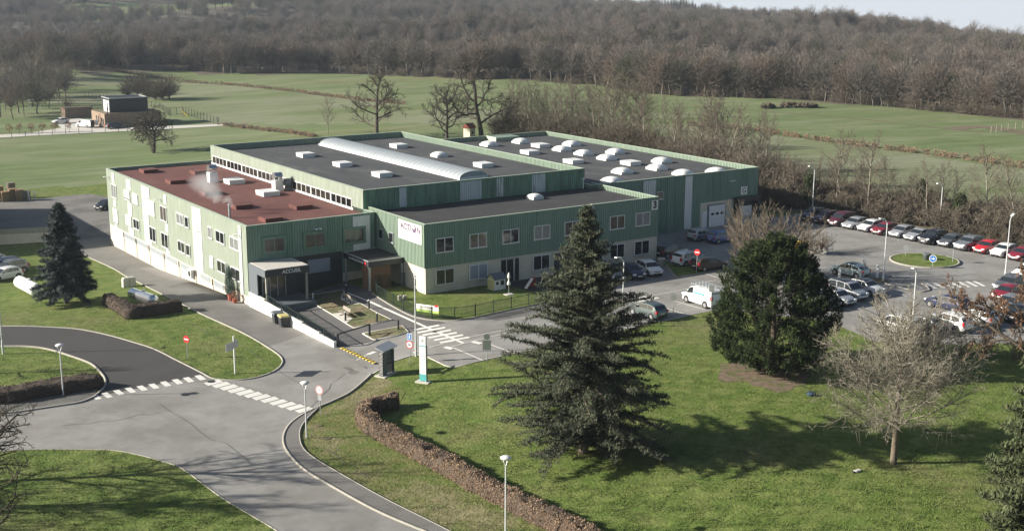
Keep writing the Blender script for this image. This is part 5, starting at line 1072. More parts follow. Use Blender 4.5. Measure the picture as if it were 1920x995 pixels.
def car_proto(kind):
    L_, Wd, H, st = SPEC[kind]; zb = .2; hw = Wd/2; rings = []
    for x, belt, roof in st:
        wf = np.interp(x, [0, .03, .12, .5, .85, .95, 1], [.80, .92, .99, 1, .98, .90, .74]); w_ = hw*wf; wr = hw*(.80 if kind not in ('van', 'mpv') else .86)*min(1, wf*1.02)
        zlo = zb+(.16 if x in (0, 1) else (.06 if x < .03 or x > .97 else 0))
        r = [(w_*.82, zlo), (w_*.985, zlo+.07), (w_, .45), (w_*.985, min(.7, belt*.85)), (w_*.945, belt)]
        if roof is None: r += [(w_*.84, belt+.025), (w_*.5, belt+.04)]
        else: f = min(1, (roof-belt)/(H-belt)); ws = w_*.94+(wr-w_*.94)*f; r += [(ws, roof-.05*f-.012), (ws*.80, roof)]
        rings.append([(x*L_-L_/2, y, z) for y, z in r])
    A = np.array(rings)                                    # stations x 7 x 3
    xs = np.array([s[0] for s in st])
    def at(x, k):
        i = np.clip(np.searchsorted(xs, x)-1, 0, len(xs)-2); f = (x-xs[i])/(xs[i+1]-xs[i]); k0 = min(int(k), 5); g = k-k0
        return (A[i, k0]*(1-g)+A[i, k0+1]*g)*(1-f)+(A[i+1, k0]*(1-g)+A[i+1, k0+1]*g)*f
    V = []; m = A.shape[1]
    for s in A: V += [tuple(p) for p in s]+[(p[0], -p[1], p[2]) for p in s[::-1]]
    M2 = 2*m; F_ = []
    for i in range(len(A)-1):
        for j in range(M2): F_.append((i*M2+j, (i+1)*M2+j, (i+1)*M2+(j+1) % M2, i*M2+(j+1) % M2))
    F_ += [tuple(range(M2))[::-1][::-1], tuple(range((len(A)-1)*M2, len(A)*M2))[::-1]]
    me = {}; mb = MB(); mb.add(V, F_)
    b = bmesh.new(); tmp = bpy.data.meshes.new('t'); tmp.from_pydata(V, [], F_); b.from_mesh(tmp); bmesh.ops.recalc_face_normals(b, faces=b.faces)
    body = bpy.data.meshes.new('body'); b.to_mesh(body); b.free(); body.shade_smooth(); body.set_sharp_from_angle(angle=R(38)); me['body'] = (body, None)
    # glazing lies 8 mm proud of the shell
    ri = [i for i, s in enumerate(st) if s[2]]; xr0, xr1 = xs[ri[0]], xs[ri[-1]]; xf = xs[ri[-2]]; xb = xs[ri[2]]
    def patch(x0, x1, k0, k1, nx=3, nk=2, sgn=1, off=.008, across=False):
        vs = []; 
        for i in range(nx+1):
            for j in range(nk+1):
                x = x0+(x1-x0)*i/nx; p = at(x, k0+(k1-k0)*j/nk).copy() if not across else None; p[1] = p[1]+off if p[1] > 0 else p[1]; p[2] += off*.3; vs.append((p[0], p[1]*sgn, p[2]))
        return vs, [(i*(nk+1)+j, (i+1)*(nk+1)+j, (i+1)*(nk+1)+j+1, i*(nk+1)+j+1) for i in range(nx) for j in range(nk)]
    doors = [(xr0+.11, .33), (.345, .53), (.54, .66)] if kind not in ('van', 'saloon') else ([(.60, .76)] if kind == 'van' else [(.2, .35), (.365, .53), (.54, .655)])
    if kind == 'mpv': doors = [(.07, .3), (.32, .54), (.56, .74)]
    for s in (1, -1):
        for x0, x1 in doors:
            g = MB(); n = 4; vs = []
            for i in range(n+1):
                x = x0+(x1-x0)*i/n; p0, p1 = at(x, 4.06), at(x, 4.92); vs += [(p0[0], (p0[1]+.01)*s, p0[2]), (p1[0], (p1[1]+.01)*s, p1[2])]
            g.add(vs, [(2*i, 2*i+2, 2*i+3, 2*i+1) for i in range(n)]); me.setdefault('side_window', []).append(g)
    def across(x0, x1, off, sx):
        g = MB(); vs = []; n = 3
        for i in range(n+1):
            x = x0+(x1-x0)*i/n; p5, p6 = at(x, 5.0), at(x, 6.0)
            for p in ((p5[0], p5[1]*.95, p5[2]), (p6[0], p6[1], p6[2]), (p6[0], -p6[1], p6[2]), (p5[0], -p5[1]*.95, p5[2])): vs.append((p[0]+off*sx, p[1], p[2]+off))
        g.add(vs, [(i*4+j, (i+1)*4+j, (i+1)*4+j+1, i*4+j+1) for i in range(n) for j in range(3)]); return g
    me['windscreen'] = [across(xf+.008, xr1-.008, .012, .5)]
    x0r = xr0+.008 if kind != 'saloon' else xr0+.01
    me['rear_window'] = [across(x0r, xs[ri[1]]-.005 if kind != 'saloon' else xs[ri[1]]-.005, .012, -.5)]
    res = {'body': [body]}
    def bake(g, name, m_):
        q = bpy.data.meshes.new(name); q.from_pydata(g.v, [], g.f); q.materials.append(m_); q.update(); return q
    for nme in ('side_window', 'windscreen', 'rear_window'): res[nme] = [bake(g, nme, M_cglass) for g in me[nme]]
    big = kind in ('suv', 'van'); rw_ = .34 if big else .315; wx = (.185, .815) if kind != 'van' else (.19, .80)
    res['_wheels'] = [(x*L_-L_/2, s*(hw-.09), rw_) for x in wx for s in (1, -1)]; res['_r'] = rw_
    for x in wx:
        for s in (1, -1): g = MB(); g.tube((x*L_-L_/2, s*(hw-.25), rw_+.02), (x*L_-L_/2, s*(hw+.004), rw_+.02), rw_+.06, n=18); res.setdefault('wheel_arch', []).append(bake(g, 'wheel_arch', M_bump))
    hz = SPEC[kind][3][-3][1]-.1
    for s in (1, -1):
        g = MB(); c = at(.965, 3.4); g.bbox(L_/2-.30, L_/2-.045, s*hw*.70-.19, s*hw*.70+.17, hz-.07, hz+.08, .03); res.setdefault('headlight', []).append(bake(g, 'headlight', M_lamp))
        g = MB(); tz = .82 if kind != 'van' else 1.0; g.bbox(-L_/2+.005, -L_/2+.22, s*hw*.80-.12, s*hw*.80+.11, tz-.1, tz+(.12 if kind in ('hatch', 'coupe', 'saloon') else .3), .02); res.setdefault('tail_light', []).append(bake(g, 'tail_light', M_tail))
        g = MB(); mz = SPEC[kind][3][7][1]+.06; mx_ = (.655 if kind not in ('van', 'mpv') else .74)*L_-L_/2; g.bbox(mx_, mx_+.12, s*(hw+.06)-.1, s*(hw+.06)+.1, mz-.02, mz+.12, .02); res.setdefault('mirror', []).append(bake(g, 'mirror', M_bump))
    g = MB(); g.box(L_/2-.08, L_/2+.006, -hw*.45, hw*.45, hz-.1, hz-.02); g.box(L_/2-.05, L_/2+.012, -hw*.6, hw*.6, .27, .42); res['grille'] = [bake(g, 'grille', M_bump)]
    g = MB(); g.box(L_/2-.02, L_/2+.02, -.26, .26, .44, .55); res['number_plate'] = [bake(g, 'number_plate', M_plate)]
    g = MB(); g.box(-L_/2-.012, -L_/2+.03, -.26, .26, .58, .69); res['number_plate'].append(bake(g, 'number_plate', M_plate))
    g = MB(); g.box(-L_/2-.006, -L_/2+.06, -hw*.72, hw*.72, .3, .45); res['bumper'] = [bake(g, 'bumper', M_bump)]
    if big:
        g = MB(); rz_ = SPEC[kind][3][5][2]
        if kind == 'suv':
            for s in (1, -1): g.beam((-L_*.28, s*hw*.68, rz_+.03), (L_*.06, s*hw*.68, rz_+.03), .05, .04)
            res['roof_rail'] = [bake(g, 'roof_rail', M_galv)]
    CAR[kind] = res
g = MB(); 
for a in range(1): g.tube((0, -.1, 0), (0, .1, 0), 1, n=20)
WH = bpy.data.meshes.new('wheel'); WH.from_pydata(g.v, [], g.f); WH.materials.append(M_rub)
M_rim = mat('alloy_rim', (.42, .43, .44), .35, metal=.6, var=.02)
g = MB(); g.tube((0, -.108, 0), (0, .108, 0), .62, n=20); 
RM = bpy.data.meshes.new('rim'); RM.from_pydata(g.v, [], g.f); RM.materials.append(M_rim)
g = MB()
for k in range(5):
    a = k*2*math.pi/5+.6; g.tube((.38*math.cos(a), -.113, .38*math.sin(a)), (.38*math.cos(a), .113, .38*math.sin(a)), .13, n=6)
RH = bpy.data.meshes.new('rim_opening'); RH.from_pydata(g.v, [], g.f); RH.materials.append(M_bump)
def rimmesh():
    b = bmesh.new(); b.from_mesh(RM); n0 = len(b.faces); b.from_mesh(RH); b.faces.ensure_lookup_table()
    for f in b.faces[n0:]: f.material_index = 1
    m_ = bpy.data.meshes.new('rim'); b.to_mesh(m_); b.free(); m_.materials.clear(); m_.materials.append(M_rim); m_.materials.append(M_bump); return m_
RIM = rimmesh()
BODY = {}
def car(kind, colour, x, y, hd, label, cat='car', group=None, z=None, dz=.05, skip=(), roof=None):
    if kind not in CAR: car_proto(kind)
    z = float(terr(x, y)) if z is None else z
    t = thing('white_van' if False else ('parked_van' if kind == 'van' else 'parked_car'), (x, y, z+dz), label, cat, group, R(hd)); c = CAR[kind]
    key = (kind, colour, roof)
    if key not in BODY:
        b = c['body'][0].copy(); b.materials.clear(); b.materials.append(CP[colour])
        if roof:
            b.materials.append(CP[roof]); H = SPEC[kind][2]
            for f in b.polygons:
                if f.center.z > H-.09: f.material_index = 1
        BODY[key] = b
    link('body', BODY[key], t)
    for k_, lst in c.items():
        if k_[0] == '_' or k_ == 'body' or k_ in skip: continue
        for me in lst: link(k_, me, t)
    for p in c['_wheels']:
        w_ = link('wheel', WH, t, p); w_.scale = (c['_r'], 1, c['_r']); link('rim', RIM, w_)
    return t
# long row in front of the hedgerow, noses towards the turning circle
row = [('suv', 'black', 'black car in deep shade, first of the long row beneath the street lamp', 'car'), ('suv', 'maroon', 'dark maroon car in shade, second of the long row', 'car'), ('mpv', 'maroon', 'tall dark maroon car in shade next to the silver hatchback of the long row', 'car'), ('hatch', 'silver', 'silver hatchback between the maroon car and the white car of the long row', 'car'),
       ('hatch', 'white', 'bright white hatchback at the edge of the shade in the long row', 'car'), ('hatch', 'dark_red', 'dark red hatchback behind the tall street lamp, beside the white one', 'car'), ('hatch', 'silver', 'silver hatchback immediately right of the dark red one in the long row', 'car'), ('saloon', 'silver', 'silver saloon between silver hatchback and big black car', 'car'),
       ('suv', 'black', 'big black car with chrome nose beneath the middle street lamp of the long row', 'car'), ('hatch', 'grey', 'dark grey hatchback between the big black car and the grey estate', 'car'), ('suv', 'mid_grey', 'mid grey estate left of the small bright red car', 'car'), ('hatch', 'red', 'small bright red car in the long row', 'car'),
       ('coupe', 'white', 'white low car right of the small bright red one', 'car'), ('hatch', 'dark_red', 'red car at the right end of the long row', 'car')]
for i, (k_, c_, lb, ct) in enumerate(row):
    p = m0[:2]+dr*2.42*(i-4.5); L_ = SPEC[k_][0]; off = .25+L_/2+[.1, -.1, .15, 0, .1, -.15, .2, 0, -.3, .1, 0, .3, .1, 0][i]
    car(k_, c_, p[0]+off, p[1], 182.8+[1, 0, -1, 1, 0, -1, 1, 0, 0, 1, -1, 0, 1, 0][i], lb, ct, 'cars of the long row')
def carpx(kind, col_, px, py, hd, label, **k): P_ = G(px, py); return car(kind, col_, P_[0], P_[1], hd, label, **k)
a = G(1205, 515); car('hatch', 'white', a[0]+.86, a[1], -101, 'white hatchback facing out beside the corner of the front block')
car('hatch', 'navy', a[0]-1.9, a[1]-.2, -98, 'dark blue hatchback partly behind the cedar beside the white one')
car('hatch', 'silver', a[0]-4.6, a[1], -96, 'silver car mostly hidden by the cedar in front of the block')
a = G(1285, 501); car('suv', 'white', a[0]+1.4, a[1]+.9, 3, 'white car with dark rear window next to the no entry sign')
a = G(1262, 484); car('hatch', 'black', a[0]+.4, a[1]+.9, 2, 'black car in the shade beside the corner of the front block')
a = G(1323, 510); car('estate', 'brown', a[0]+1.3, a[1]+.9, 0, 'dark brown estate with red tail lamps behind the no entry sign')
a = G(1319, 450); car('hatch', 'silver', a[0], a[1]+.4, 3, 'pale silver hatchback in the shade before the warehouse door')
a = G(1350, 455); car('hatch', 'blue', a[0]+.3, a[1]+.2, 3, 'blue car in the shade beside the bare shrub')
a = (G(1283, 566.6)+G(1324, 579.6))/2; vn = car('van', 'white', a[0]+.95, a[1], 89, 'white panel van with a ladder rack and teal lettering', 'van')
a = G(1219, 601); car('hatch', 'green_grey', a[0]+.85, a[1]+1.35, 94, 'dark green grey hatchback seen from behind next to the lawn')
a = (G(1565, 514)+G(1600.6, 523.5))/2; car('coupe', 'pale_blue', a[0]+.9, a[1], 99, 'pale silver blue car with sloping dark roof at the charging post', roof='black')
a = G(1584, 559); car('mpv', 'silver', a[0]+.4, a[1], -91, 'silver people carrier with black roof in the middle of three', roof='black')
car('coupe', 'white', a[0]+3.4, a[1]+.3, -90, 'white car with black roof nearest the kerbed island', roof='black')
car('hatch', 'silver', a[0]-2.3, a[1]-1.0, -92, 'silver hatchback beside the pine, left of the people carrier')
car('hatch', 'mid_grey', a[0]-4.8, a[1]-1.2, -92, 'grey car almost hidden behind the round pine')
a = G(1684, 624); car('mpv', 'white', a[0], a[1], 88, 'white people carrier behind the twigs of the wide bare tree')
a = G(1728, 619); car('hatch', 'mid_grey', a[0], a[1], 92, 'grey car right of the white people carrier')
a = G(1778, 616); car('suv', 'white', a[0], a[1], 92, 'white car with dark rear window behind the twigs near the lawn')
a = G(1795, 590); car('estate', 'navy', a[0]+1, a[1]+2, 90, 'navy car just above the white one near the lawn')
a = G(1832, 606); car('hatch', 'silver', a[0], a[1], 91, 'silver car between the lawn and the oak with brown leaves')
for px, py, c_, k_, lb in ((1893, 545, 'grey', 'suv', 'dark grey car behind the oak at the right edge'), (1888, 560, 'dark_red', 'hatch', 'red car behind the oak at the right edge'), (1893, 580, 'mid_grey', 'hatch', 'grey car below the red one behind the oak'), (1905, 600, 'black', 'hatch', 'black car lowest of those behind the oak'), (1925, 520, 'white', 'hatch', 'white car cut by the right edge beyond the crossing')):
    carpx(k_, c_, px, py, 184, lb)
# left edge
a = G(10, 524); step_ = np.array([.35, 2.75])
for i, (k_, c_, lb) in enumerate((('hatch', 'white', 'white hatchback at the left edge next to the white gas tank'), ('suv', 'grey', 'dark grey car directly behind the white one at the left edge'), ('estate', 'navy', 'dark blue estate third from the gas tank at the left edge'), ('hatch', 'silver', 'silver car fourth from the gas tank at the left edge'), ('hatch', 'white', 'white car fifth and farthest at the left edge'))):
    p = a[:2]+step_*i+np.array([[0, 0], [.9, .4], [.3, .6], [-.8, .8], [-1.3, 1.2]][i]); car(k_, c_, p[0], p[1], 196, lb)
carpx('hatch', 'black', 199, 392, 215, 'dark car peeping out behind the far corner of the office building')
carpx('hatch', 'white', 114, 232, 190, 'white hatchback on the drive of the modern house')
hv = carpx('van', 'white', 160, 239, 120, 'white van with its rear doors open outside the modern house', cat='van', skip=('rear_window',))
mb = MB(); mb.box(-2.34, -2.31, -.75, .75, .5, 1.75); mb.build('cargo_opening', M_bump, hv, world=False)
for s in (1, -1): mb = MB(); mb.beam((-2.32, s*.9, 1.15), (-3.05, s*1.3, 1.15), .05, 1.3); mb.build('rear_door', CP['white'], hv, world=False)
carpx('estate', 'black', 216, 241, 10, 'black car parked against the front of the modern house')
# van equipment
mb = MB()
for s in (-.7, -.25, .2, .7): mb.beam((-2.0, s, 2.1), (1.0, s, 2.1), .05, .05)
for x in np.arange(-1.9, 1.0, .48): mb.beam((x, -.75, 2.13), (x, .75, 2.13), .04, .04)
for x in (-1.8, -.4, .8):
    for s in (-.72, .72): mb.tube((x, s, 1.88), (x, s, 2.1), .025, n=6)
mb.build('roof_rack', M_galv, vn, world=False)
mb = MB(); mb.box(-1.2, .3, .935, .962, 1.25, 1.42); mb.box(-1.0, .1, .935, .962, 1.05, 1.12); mb.build('side_lettering', M_teal, vn, world=False)

# ------------------------------------------------------------------ street lamps
def lamp_low(px, py, h, label, arm=True):
    P_ = G(px, py); t = thing('street_lamp', P_, label, 'street lamp', 'low lamps along the drive')
    mb = MB(); mb.tube((0, 0, -.2), (0, 0, h-.55), .065, .045, 10); mb.build('pole', M_pole, t, world=False)
    mb = MB(); 
    for s in (-1, 1): mb.beam((0, 0, h-.57), (s*.2, s*.06, h-.15), .04, .04); mb.beam((s*.2, s*.06, h-.15), (s*.14, s*.04, h-.03), .04, .04)
    mb.build('bracket', M_pole, t, world=False)
    mb = MB(); mb.lathe([(.08, -.16), (.2, -.12), (.33, -.03), (.34, .02), (.22, .09), (.05, .12)], (0, 0, h), 18); mb.build('lamp_head', M_white, t, True, world=False)
lamp_low(119, 742, 4.3, 'low disc headed street lamp beside the dark hedge at the left'); lamp_low(575, 821, 4.3, 'low disc headed street lamp beside the crossing and the round sign'); lamp_low(948, 1012, 5.3, 'low disc headed street lamp in front of the long beech hedge')
def lamp_tall(px, py, ty, label, az=200, arm=.9):
    P_ = G(px, py); D = (P_-CAM)@_fw; h = (py-ty)*D/F_PX/math.cos(PITCH)*1.0; t = thing('street_lamp', P_, label, 'street lamp', 'tall lamps of the car park'); a = R(az); d = np.array([math.cos(a), math.sin(a), 0])
    mb = MB(); mb.tube((0, 0, -.2), (0, 0, 1.2), .10, n=10); mb.tube((0, 0, 1.2), (0, 0, h-.5), .075, .055, 10); mb.tube((0, 0, h-.52), tuple(d*arm*.5+np.array([0, 0, h-.05])), .05, n=8); mb.build('pole', M_pole, t, world=False)
    mb = MB(); c = d*arm*.5; e = d*(arm*.5+.75); mb.beam((*c[:2], h-.05), (*e[:2], h+.08), .28, .1); mb.build('lamp_head', M_white, t, world=False)
lamp_tall(780, 668, 519, 'tall grey street lamp between the information shelter and the zebra crossing', 60)
lamp_tall(1167, 612, 481, 'tall street lamp half hidden by the cedar', 190)
lamp_tall(1656, 529, 410, 'tall angled street lamp on the small kerbed island', 175)
lamp_tall(1884, 525, 406, 'tall angled street lamp at the far right of the car park', 20)
lamp_tall(1523, 398, 313, 'tall street lamp in shade behind the first cars of the row', 180)
lamp_tall(1761, 432, 345, 'tall street lamp in the middle behind the row of cars', 180)
lamp_tall(1709, 632, 500, 'street lamp rising through the twigs of the wide bare tree', 200)
lamp_tall(6, 663, 540, 'grey lamp pole at the left edge beside the side road', 90)

# ------------------------------------------------------------------ road signs
def sign(px, py, ty, label, plates, face=None, rad=.05):
    """plates: list of (kind, centre height fraction from top in m, size)"""
    P_ = G(px, py); D = (P_-CAM)@_fw; h = (py-ty)*D/F_PX/math.cos(PITCH)
    if face is None: face = 207 if plates[0][0] in ('noentry', 'ring', 'ring2', 'blueup', 'bluearrow') else math.degrees(math.atan2(CAM[1]-P_[1], CAM[0]-P_[0]))
    t = thing('road_sign', P_, label, 'road sign', None, R(face+90)); mb = MB(); mb.tube((0, 0, -.2), (0, 0, h-.05), .035, n=8); mb.build('post', M_galv, t, world=False); z = h
    for kind, s in plates:
        zc = z-s; mb = MB(); c = [(s*math.cos(q), s*math.sin(q)) for q in np.linspace(0, 6.2832, 25)[:-1]]; hm = 1.0
        def disc(r, y, m_, name, sq=None):
            b = MB(); pts = [(r*a_/s, zc+r*b_/s) for a_, b_ in c] if not sq else [(-sq[0], zc-sq[1]), (sq[0], zc-sq[1]), (sq[0], zc+sq[1]), (-sq[0], zc+sq[1])]
            n = len(pts); b.add([(a_, y, b_) for a_, b_ in pts]+[(a_, y+.02, b_) for a_, b_ in pts], [tuple(range(n)), tuple(range(n, 2*n))[::-1]]+[(i, n+i, n+(i+1) % n, (i+1) % n) for i in range(n)]); return b.build(name, m_, t, world=False)
        if kind == 'noentry': disc(s, -.06, M_sred, 'plate'); disc(s, -.065, M_white, 'bar', (s*.72, s*.17))
        if kind == 'back': disc(s, -.06, M_galv, 'plate')
        if kind == 'ring': disc(s, -.06, M_sred, 'plate'); disc(s*.78, -.066, M_white, 'face'); disc(s, -.07, M_ink, 'symbol', (s*.36, s*.17))
        if kind == 'ring2': disc(s, -.06, M_white, 'plate'); disc(s*.93, -.064, M_sred, 'border'); disc(s*.76, -.068, M_white, 'face'); disc(s, -.072, M_galv, 'symbol', (s*.36, s*.12))
        if kind == 'blueup': disc(s, -.06, M_white, 'plate', (s*.8, s)); disc(s, -.065, M_sblue, 'face', (s*.68, s*.88)); disc(s, -.07, M_white, 'symbol', (s*.16, s*.55))
        if kind == 'bluearrow':
            disc(s, -.06, M_white, 'plate'); disc(s*.86, -.065, M_sblue, 'face')
            b = MB(); pts = [(-s*.62, -s*.1), (s*.05, -s*.1), (s*.05, -s*.4), (s*.62, 0), (s*.05, s*.4), (s*.05, s*.1), (-s*.62, s*.1)]; b.add([(a_, -.072, zc+b_) for a_, b_ in pts], [tuple(range(7))]); b.build('arrow', M_white, t, world=False)
        if kind == 'panel': disc(s, -.06, M_anthl if False else M_pole, 'plate', (s*.85, s))
        if kind == 'panelback': disc(s, -.05, M_galv, 'plate', (s*.8, s))
        z -= 2*s+.04
    return t
sign(352, 671, 628, 'red and white no entry sign on the grass beside the dark side road', [('noentry', .34)])
sign(601, 777, 721, 'round red ringed sign with a small lower plate by the zebra crossing', [('ring2', .36), ('panelback', .22)])
sign(769, 681, 624, 'small blue square over a red ringed round sign beside the totem', [('blueup', .3), ('ring', .36)])
sign(913, 676, 624, 'back of a round sign above a rectangular plate between parking bays', [('back', .28), ('panelback', .45)])
sign(1187, 606, 567, 'small grey plate on a post behind the cedar', [('panelback', .3)])
sign(1262, 595, 550, 'grey parking plate on a post by the dark green grey car', [('panelback', .32)])
sign(1333, 582, 535, 'grey parking plate on a post in front of the white van', [('panelback', .32)])
sign(1306, 512, 467, 'no entry sign at the corner of the small lawn in the car park', [('noentry', .36)])
sign(1619, 529, 486, 'pair of small plates on a post by the charging point', [('back', .22), ('panelback', .24)])
sign(1698, 481, 459, 'back of a round sign on the left of the turning island', [('back', .36)])
sign(1748, 503, 478, 'blue round sign with a white arrow on the turning island', [('bluearrow', .42)])
sign(1786, 493, 468, 'thin edge-on sign on the right of the turning island', [('back', .3)], face=300)
# direction panel seen from behind
P_ = G(441, 700); t = thing('direction_sign', P_, 'white direction panel seen from behind on a pale post on the grass', 'sign', None, R(35)); mb = MB(); mb.tube((0, 0, -.2), (0, 0, 3.35), .07, n=10); mb.build('post', M_white, t, world=False)
mb = MB(); mb.box(-1.35, .45, -.12, -.08, 2.3, 2.95); mb.build('panel', M_galv, t, world=False); mb = MB(); mb.box(-1.2, .35, -.08, -.04, 2.58, 2.64); mb.box(.02, .08, -.08, -.04, 2.4, 3.1); mb.build('bracket', M_anthl, t, world=False)

# ------------------------------------------------------------------ totem, shelter, barrier
P_ = G(794, 716); t = thing('totem_sign', P_, 'tall white totem board with teal bands on a concrete foot', 'sign', None, R(-60))
TM = lambda x, z: Matrix.Translation((x, -.13, z)) @ Matrix.Rotation(R(90), 4, 'X')
mb = MB(); mb.bbox(-.32, .32, -.09, .09, .15, 3.95, .03); mb.build('board', M_whitewall, t, world=False)
mb = MB(); mb.box(-.325, .325, -.095, .095, .14, .72); mb.box(-.325, .325, -.095, .095, 3.08, 3.18); mb.build('teal_band', M_teal, t, world=False)
mb = MB(); mb.box(.321, .35, -.09, .09, .15, 3.15); mb.build('edge', M_anthl, t, world=False)
mb = MB()
for k in range(10): mb.box(-.30, .30, -.098, -.091, 0.95+k*.215, 0.965+k*.215)
mb.build('divider', M_galv, t, world=False)
mb = MB(); mb.tube((0, -.09, 3.6), (0, -.1, 3.6), .12, n=16); mb.build('emblem', M_galv, t, world=False)
mb = MB(); mb.box(-.62, .62, -.35, .35, -.15, .09); mb.box(-.3, -.2, -.08, .08, .09, .2); mb.box(.2, .3, -.08, .08, .09, .2); mb.build('foot', M_slab, t, world=False)

A0 = G(724, 702); t = thing('information_shelter', A0, 'small grey notice shelter with slanted metal roof and perforated side', 'shelter', None, R(24))
mb = MB(); mb.box(-1.0, 1.0, -.9, .9, -.15, .08); mb.build('slab', M_slab, t, world=False)
mb = MB(); n = 9
mb.box(-.8, -.74, -.4, .28, .08, 2.3); mb.build('side_panel', M_anth, t, world=False)
mb = MB()
for i in range(5):
    for j in range(17):
        y, z = -.32+i*.125+(.06 if j % 2 else 0), .2+j*.125
        if y < .24: mb.add([(-.806, y-.035, z), (-.806, y, z-.05), (-.806, y+.035, z), (-.806, y, z+.05)], [(0, 3, 2, 1)])
mb.build('perforation', M_whitewall, t, world=False)
mb = MB(); mb.box(-.74, -.2, -.36, .3, .08, 2.3); mb.box(.85, .91, -.4, .28, .08, 2.35); mb.build('frame', M_anthl, t, world=False)
mb = MB(); mb.box(-.2, .85, -.1, .0, .9, 2.25); o = mb.build('notice_board', M_blackm, t, world=False)
mb = MB()
for i in range(3):
    for j in range(4): mb.box(-.14+j*.245, .07+j*.245, -.125, -.105, 1.0+i*.41, 1.36+i*.41)
mb.build('notice', M_anthl, o, world=False); mb = MB(); mb.box(-.2, .85, -.06, .0, .1, .88); mb.build('board_base', M_woodg, t, world=False)
mb = MB(); mb.add([(-1.0, -.75, 2.32), (1.15, -.75, 2.42), (1.15, .75, 2.72), (-1.0, .75, 2.62), (-1.0, -.75, 2.38), (1.15, -.75, 2.48), (1.15, .75, 2.78), (-1.0, .75, 2.68)], [(0, 3, 2, 1), (4, 5, 6, 7), (0, 1, 5, 4), (1, 2, 6, 5), (2, 3, 7, 6), (3, 0, 4, 7)]); mb.build('roof', M_galv, t, world=False); t.scale = (.92, .62, .97)

a, b = G(641, 653), G(706, 683); h = np.array([0, 0, .16])
t = thing('speed_hump', a, 'yellow and black striped cable ramp lying across the drive', 'speed bump')
n = 22
for col_, par in ((M_yel, 0), (M_blackm, 1)):
    mb = MB()
    for k in range(n):
        if k % 2 == par: p, q_ = a+(b-a)*k/n, a+(b-a)*(k+1)/n; mb.beam(p+[0, 0, .07], q_+[0, 0, .07], .32, .07)
    mb.build('yellow_segment' if par == 0 else 'black_segment', col_, t)
# height barrier rail (dark) across the court entrance
a, b = np.array([.35, -20.1, 0.0]), G(693, 630); zt = float(terr(*b[:2]))+1.15
t = thing('barrier_rail', (a[0], a[1], -1.1), 'dark timber rail on posts closing the end of the ramp', 'barrier')
mb = MB(); mb.beam((a[0], a[1], -.95+1.2), (b[0], b[1], zt), .12, .1); mb.build('rail', M_blackm, t)
for p in (a, b): z0 = float(terr(*p[:2])); mb = MB(); mb.box(p[0]-.08, p[0]+.08, p[1]-.08, p[1]+.08, z0-.3, z0+1.2); mb.build('post', M_blackm, t)
for i, (px, py, lb) in enumerate(((587, 567, 'slim grey bollard lamp nearest the ACCUEIL porch'), (649, 551, 'bollard in the shade at the far corner of the planted island'), (692, 580, 'dark bollard with a pale cap next to the white path line'), (648, 603, 'dark bollard with a pale cap in front of the near bench'), (707, 605, 'dark bollard at the right edge of the planted island'), (747, 619, 'short dark bollard on the small planting bed'))):
    P_ = G(px, py); t = thing('bollard', P_, lb, 'bollard', 'bollards of the courtyard'); mb = MB(); mb.tube((0, 0, -.1), (0, 0, .95), .09, n=10); mb.build('post', M_blackm if i else M_pole, t, world=False); mb = MB(); mb.lathe([(.095, .95), (.095, 1.0), (.04, 1.04)], n=10); mb.build('cap', M_white if i != 5 else M_blackm, t, world=False)
def bench(px, py, rz, label):
    P_ = G(px, py, .12); t = thing('park_bench', P_, label, 'bench', None, R(rz)); M_ = M_woodg
    mb = MB()
    for k in range(3): mb.box(-.9, .9, -.25+k*.17, -.1+k*.17, .42, .46)
    mb.build('seat', M_, t, world=False); mb = MB(); mb.add([(-.9, .28, .55), (.9, .28, .55), (.9, .36, .9), (-.9, .36, .9), (-.9, .32, .55), (.9, .32, .55), (.9, .4, .9), (-.9, .4, .9)], [(0, 3, 2, 1)[::-1], (4, 5, 6, 7)[::-1], (0, 1, 5, 4), (1, 2, 6, 5), (2, 3, 7, 6), (3, 0, 4, 7)]); mb.build('backrest', M_, t, world=False)
    for s in (-.6, .6): mb = MB(); mb.beam((s, -.22, 0), (s, -.22, .42), .06, .06); mb.beam((s, .28, 0), (s, .3, .6), .06, .06); mb.beam((s, -.22, .03), (s, .28, .03), .06, .05); mb.beam((s, -.25, .41), (s, .28, .41), .05, .04); mb.build('leg', M_blackm, t, world=False)
bench(645, 593, -93, 'wooden bench in the sun on the pale slab'); bench(657, 566, 87, 'bench in the shade on the far slab beside the path')

# wheeled bins
for px, py, cl, lb in ((520, 606, M_anthl, 'grey wheeled bin with dark lid against the ramp wall'), (532, 612, mat('pale_yellow_lid', (.62, .55, .22), .5), 'grey wheeled bin with yellow lid against the ramp wall')):
    P_ = G(px, py); t = thing('wheeled_bin', P_, lb, 'bin', 'bins against the ramp wall', R(82)); mb = MB(); w0, w1 = .52, .62
    mb.add([(-.45, -.34, .15), (.45, -.34, .15), (.45, .34, .15), (-.45, .34, .15), (-.56, -.44, 1.05), (.56, -.44, 1.05), (.56, .44, 1.05), (-.56, .44, 1.05)], [(0, 3, 2, 1), (4, 5, 6, 7), (0, 1, 5, 4), (1, 2, 6, 5), (2, 3, 7, 6), (3, 0, 4, 7)]); mb.build('body', M_anth, t, world=False)
    mb = MB(); mb.bbox(-.6, .6, -.48, .48, 1.05, 1.2, .06); mb.build('lid', cl, t, world=False)
    for sx in (-.38, .38):
        for sy in (-.28, .28): mb = MB(); mb.tube((sx, sy-.03, .09), (sx, sy+.03, .09), .09, n=10); mb.build('wheel', M_rub, t, world=False)

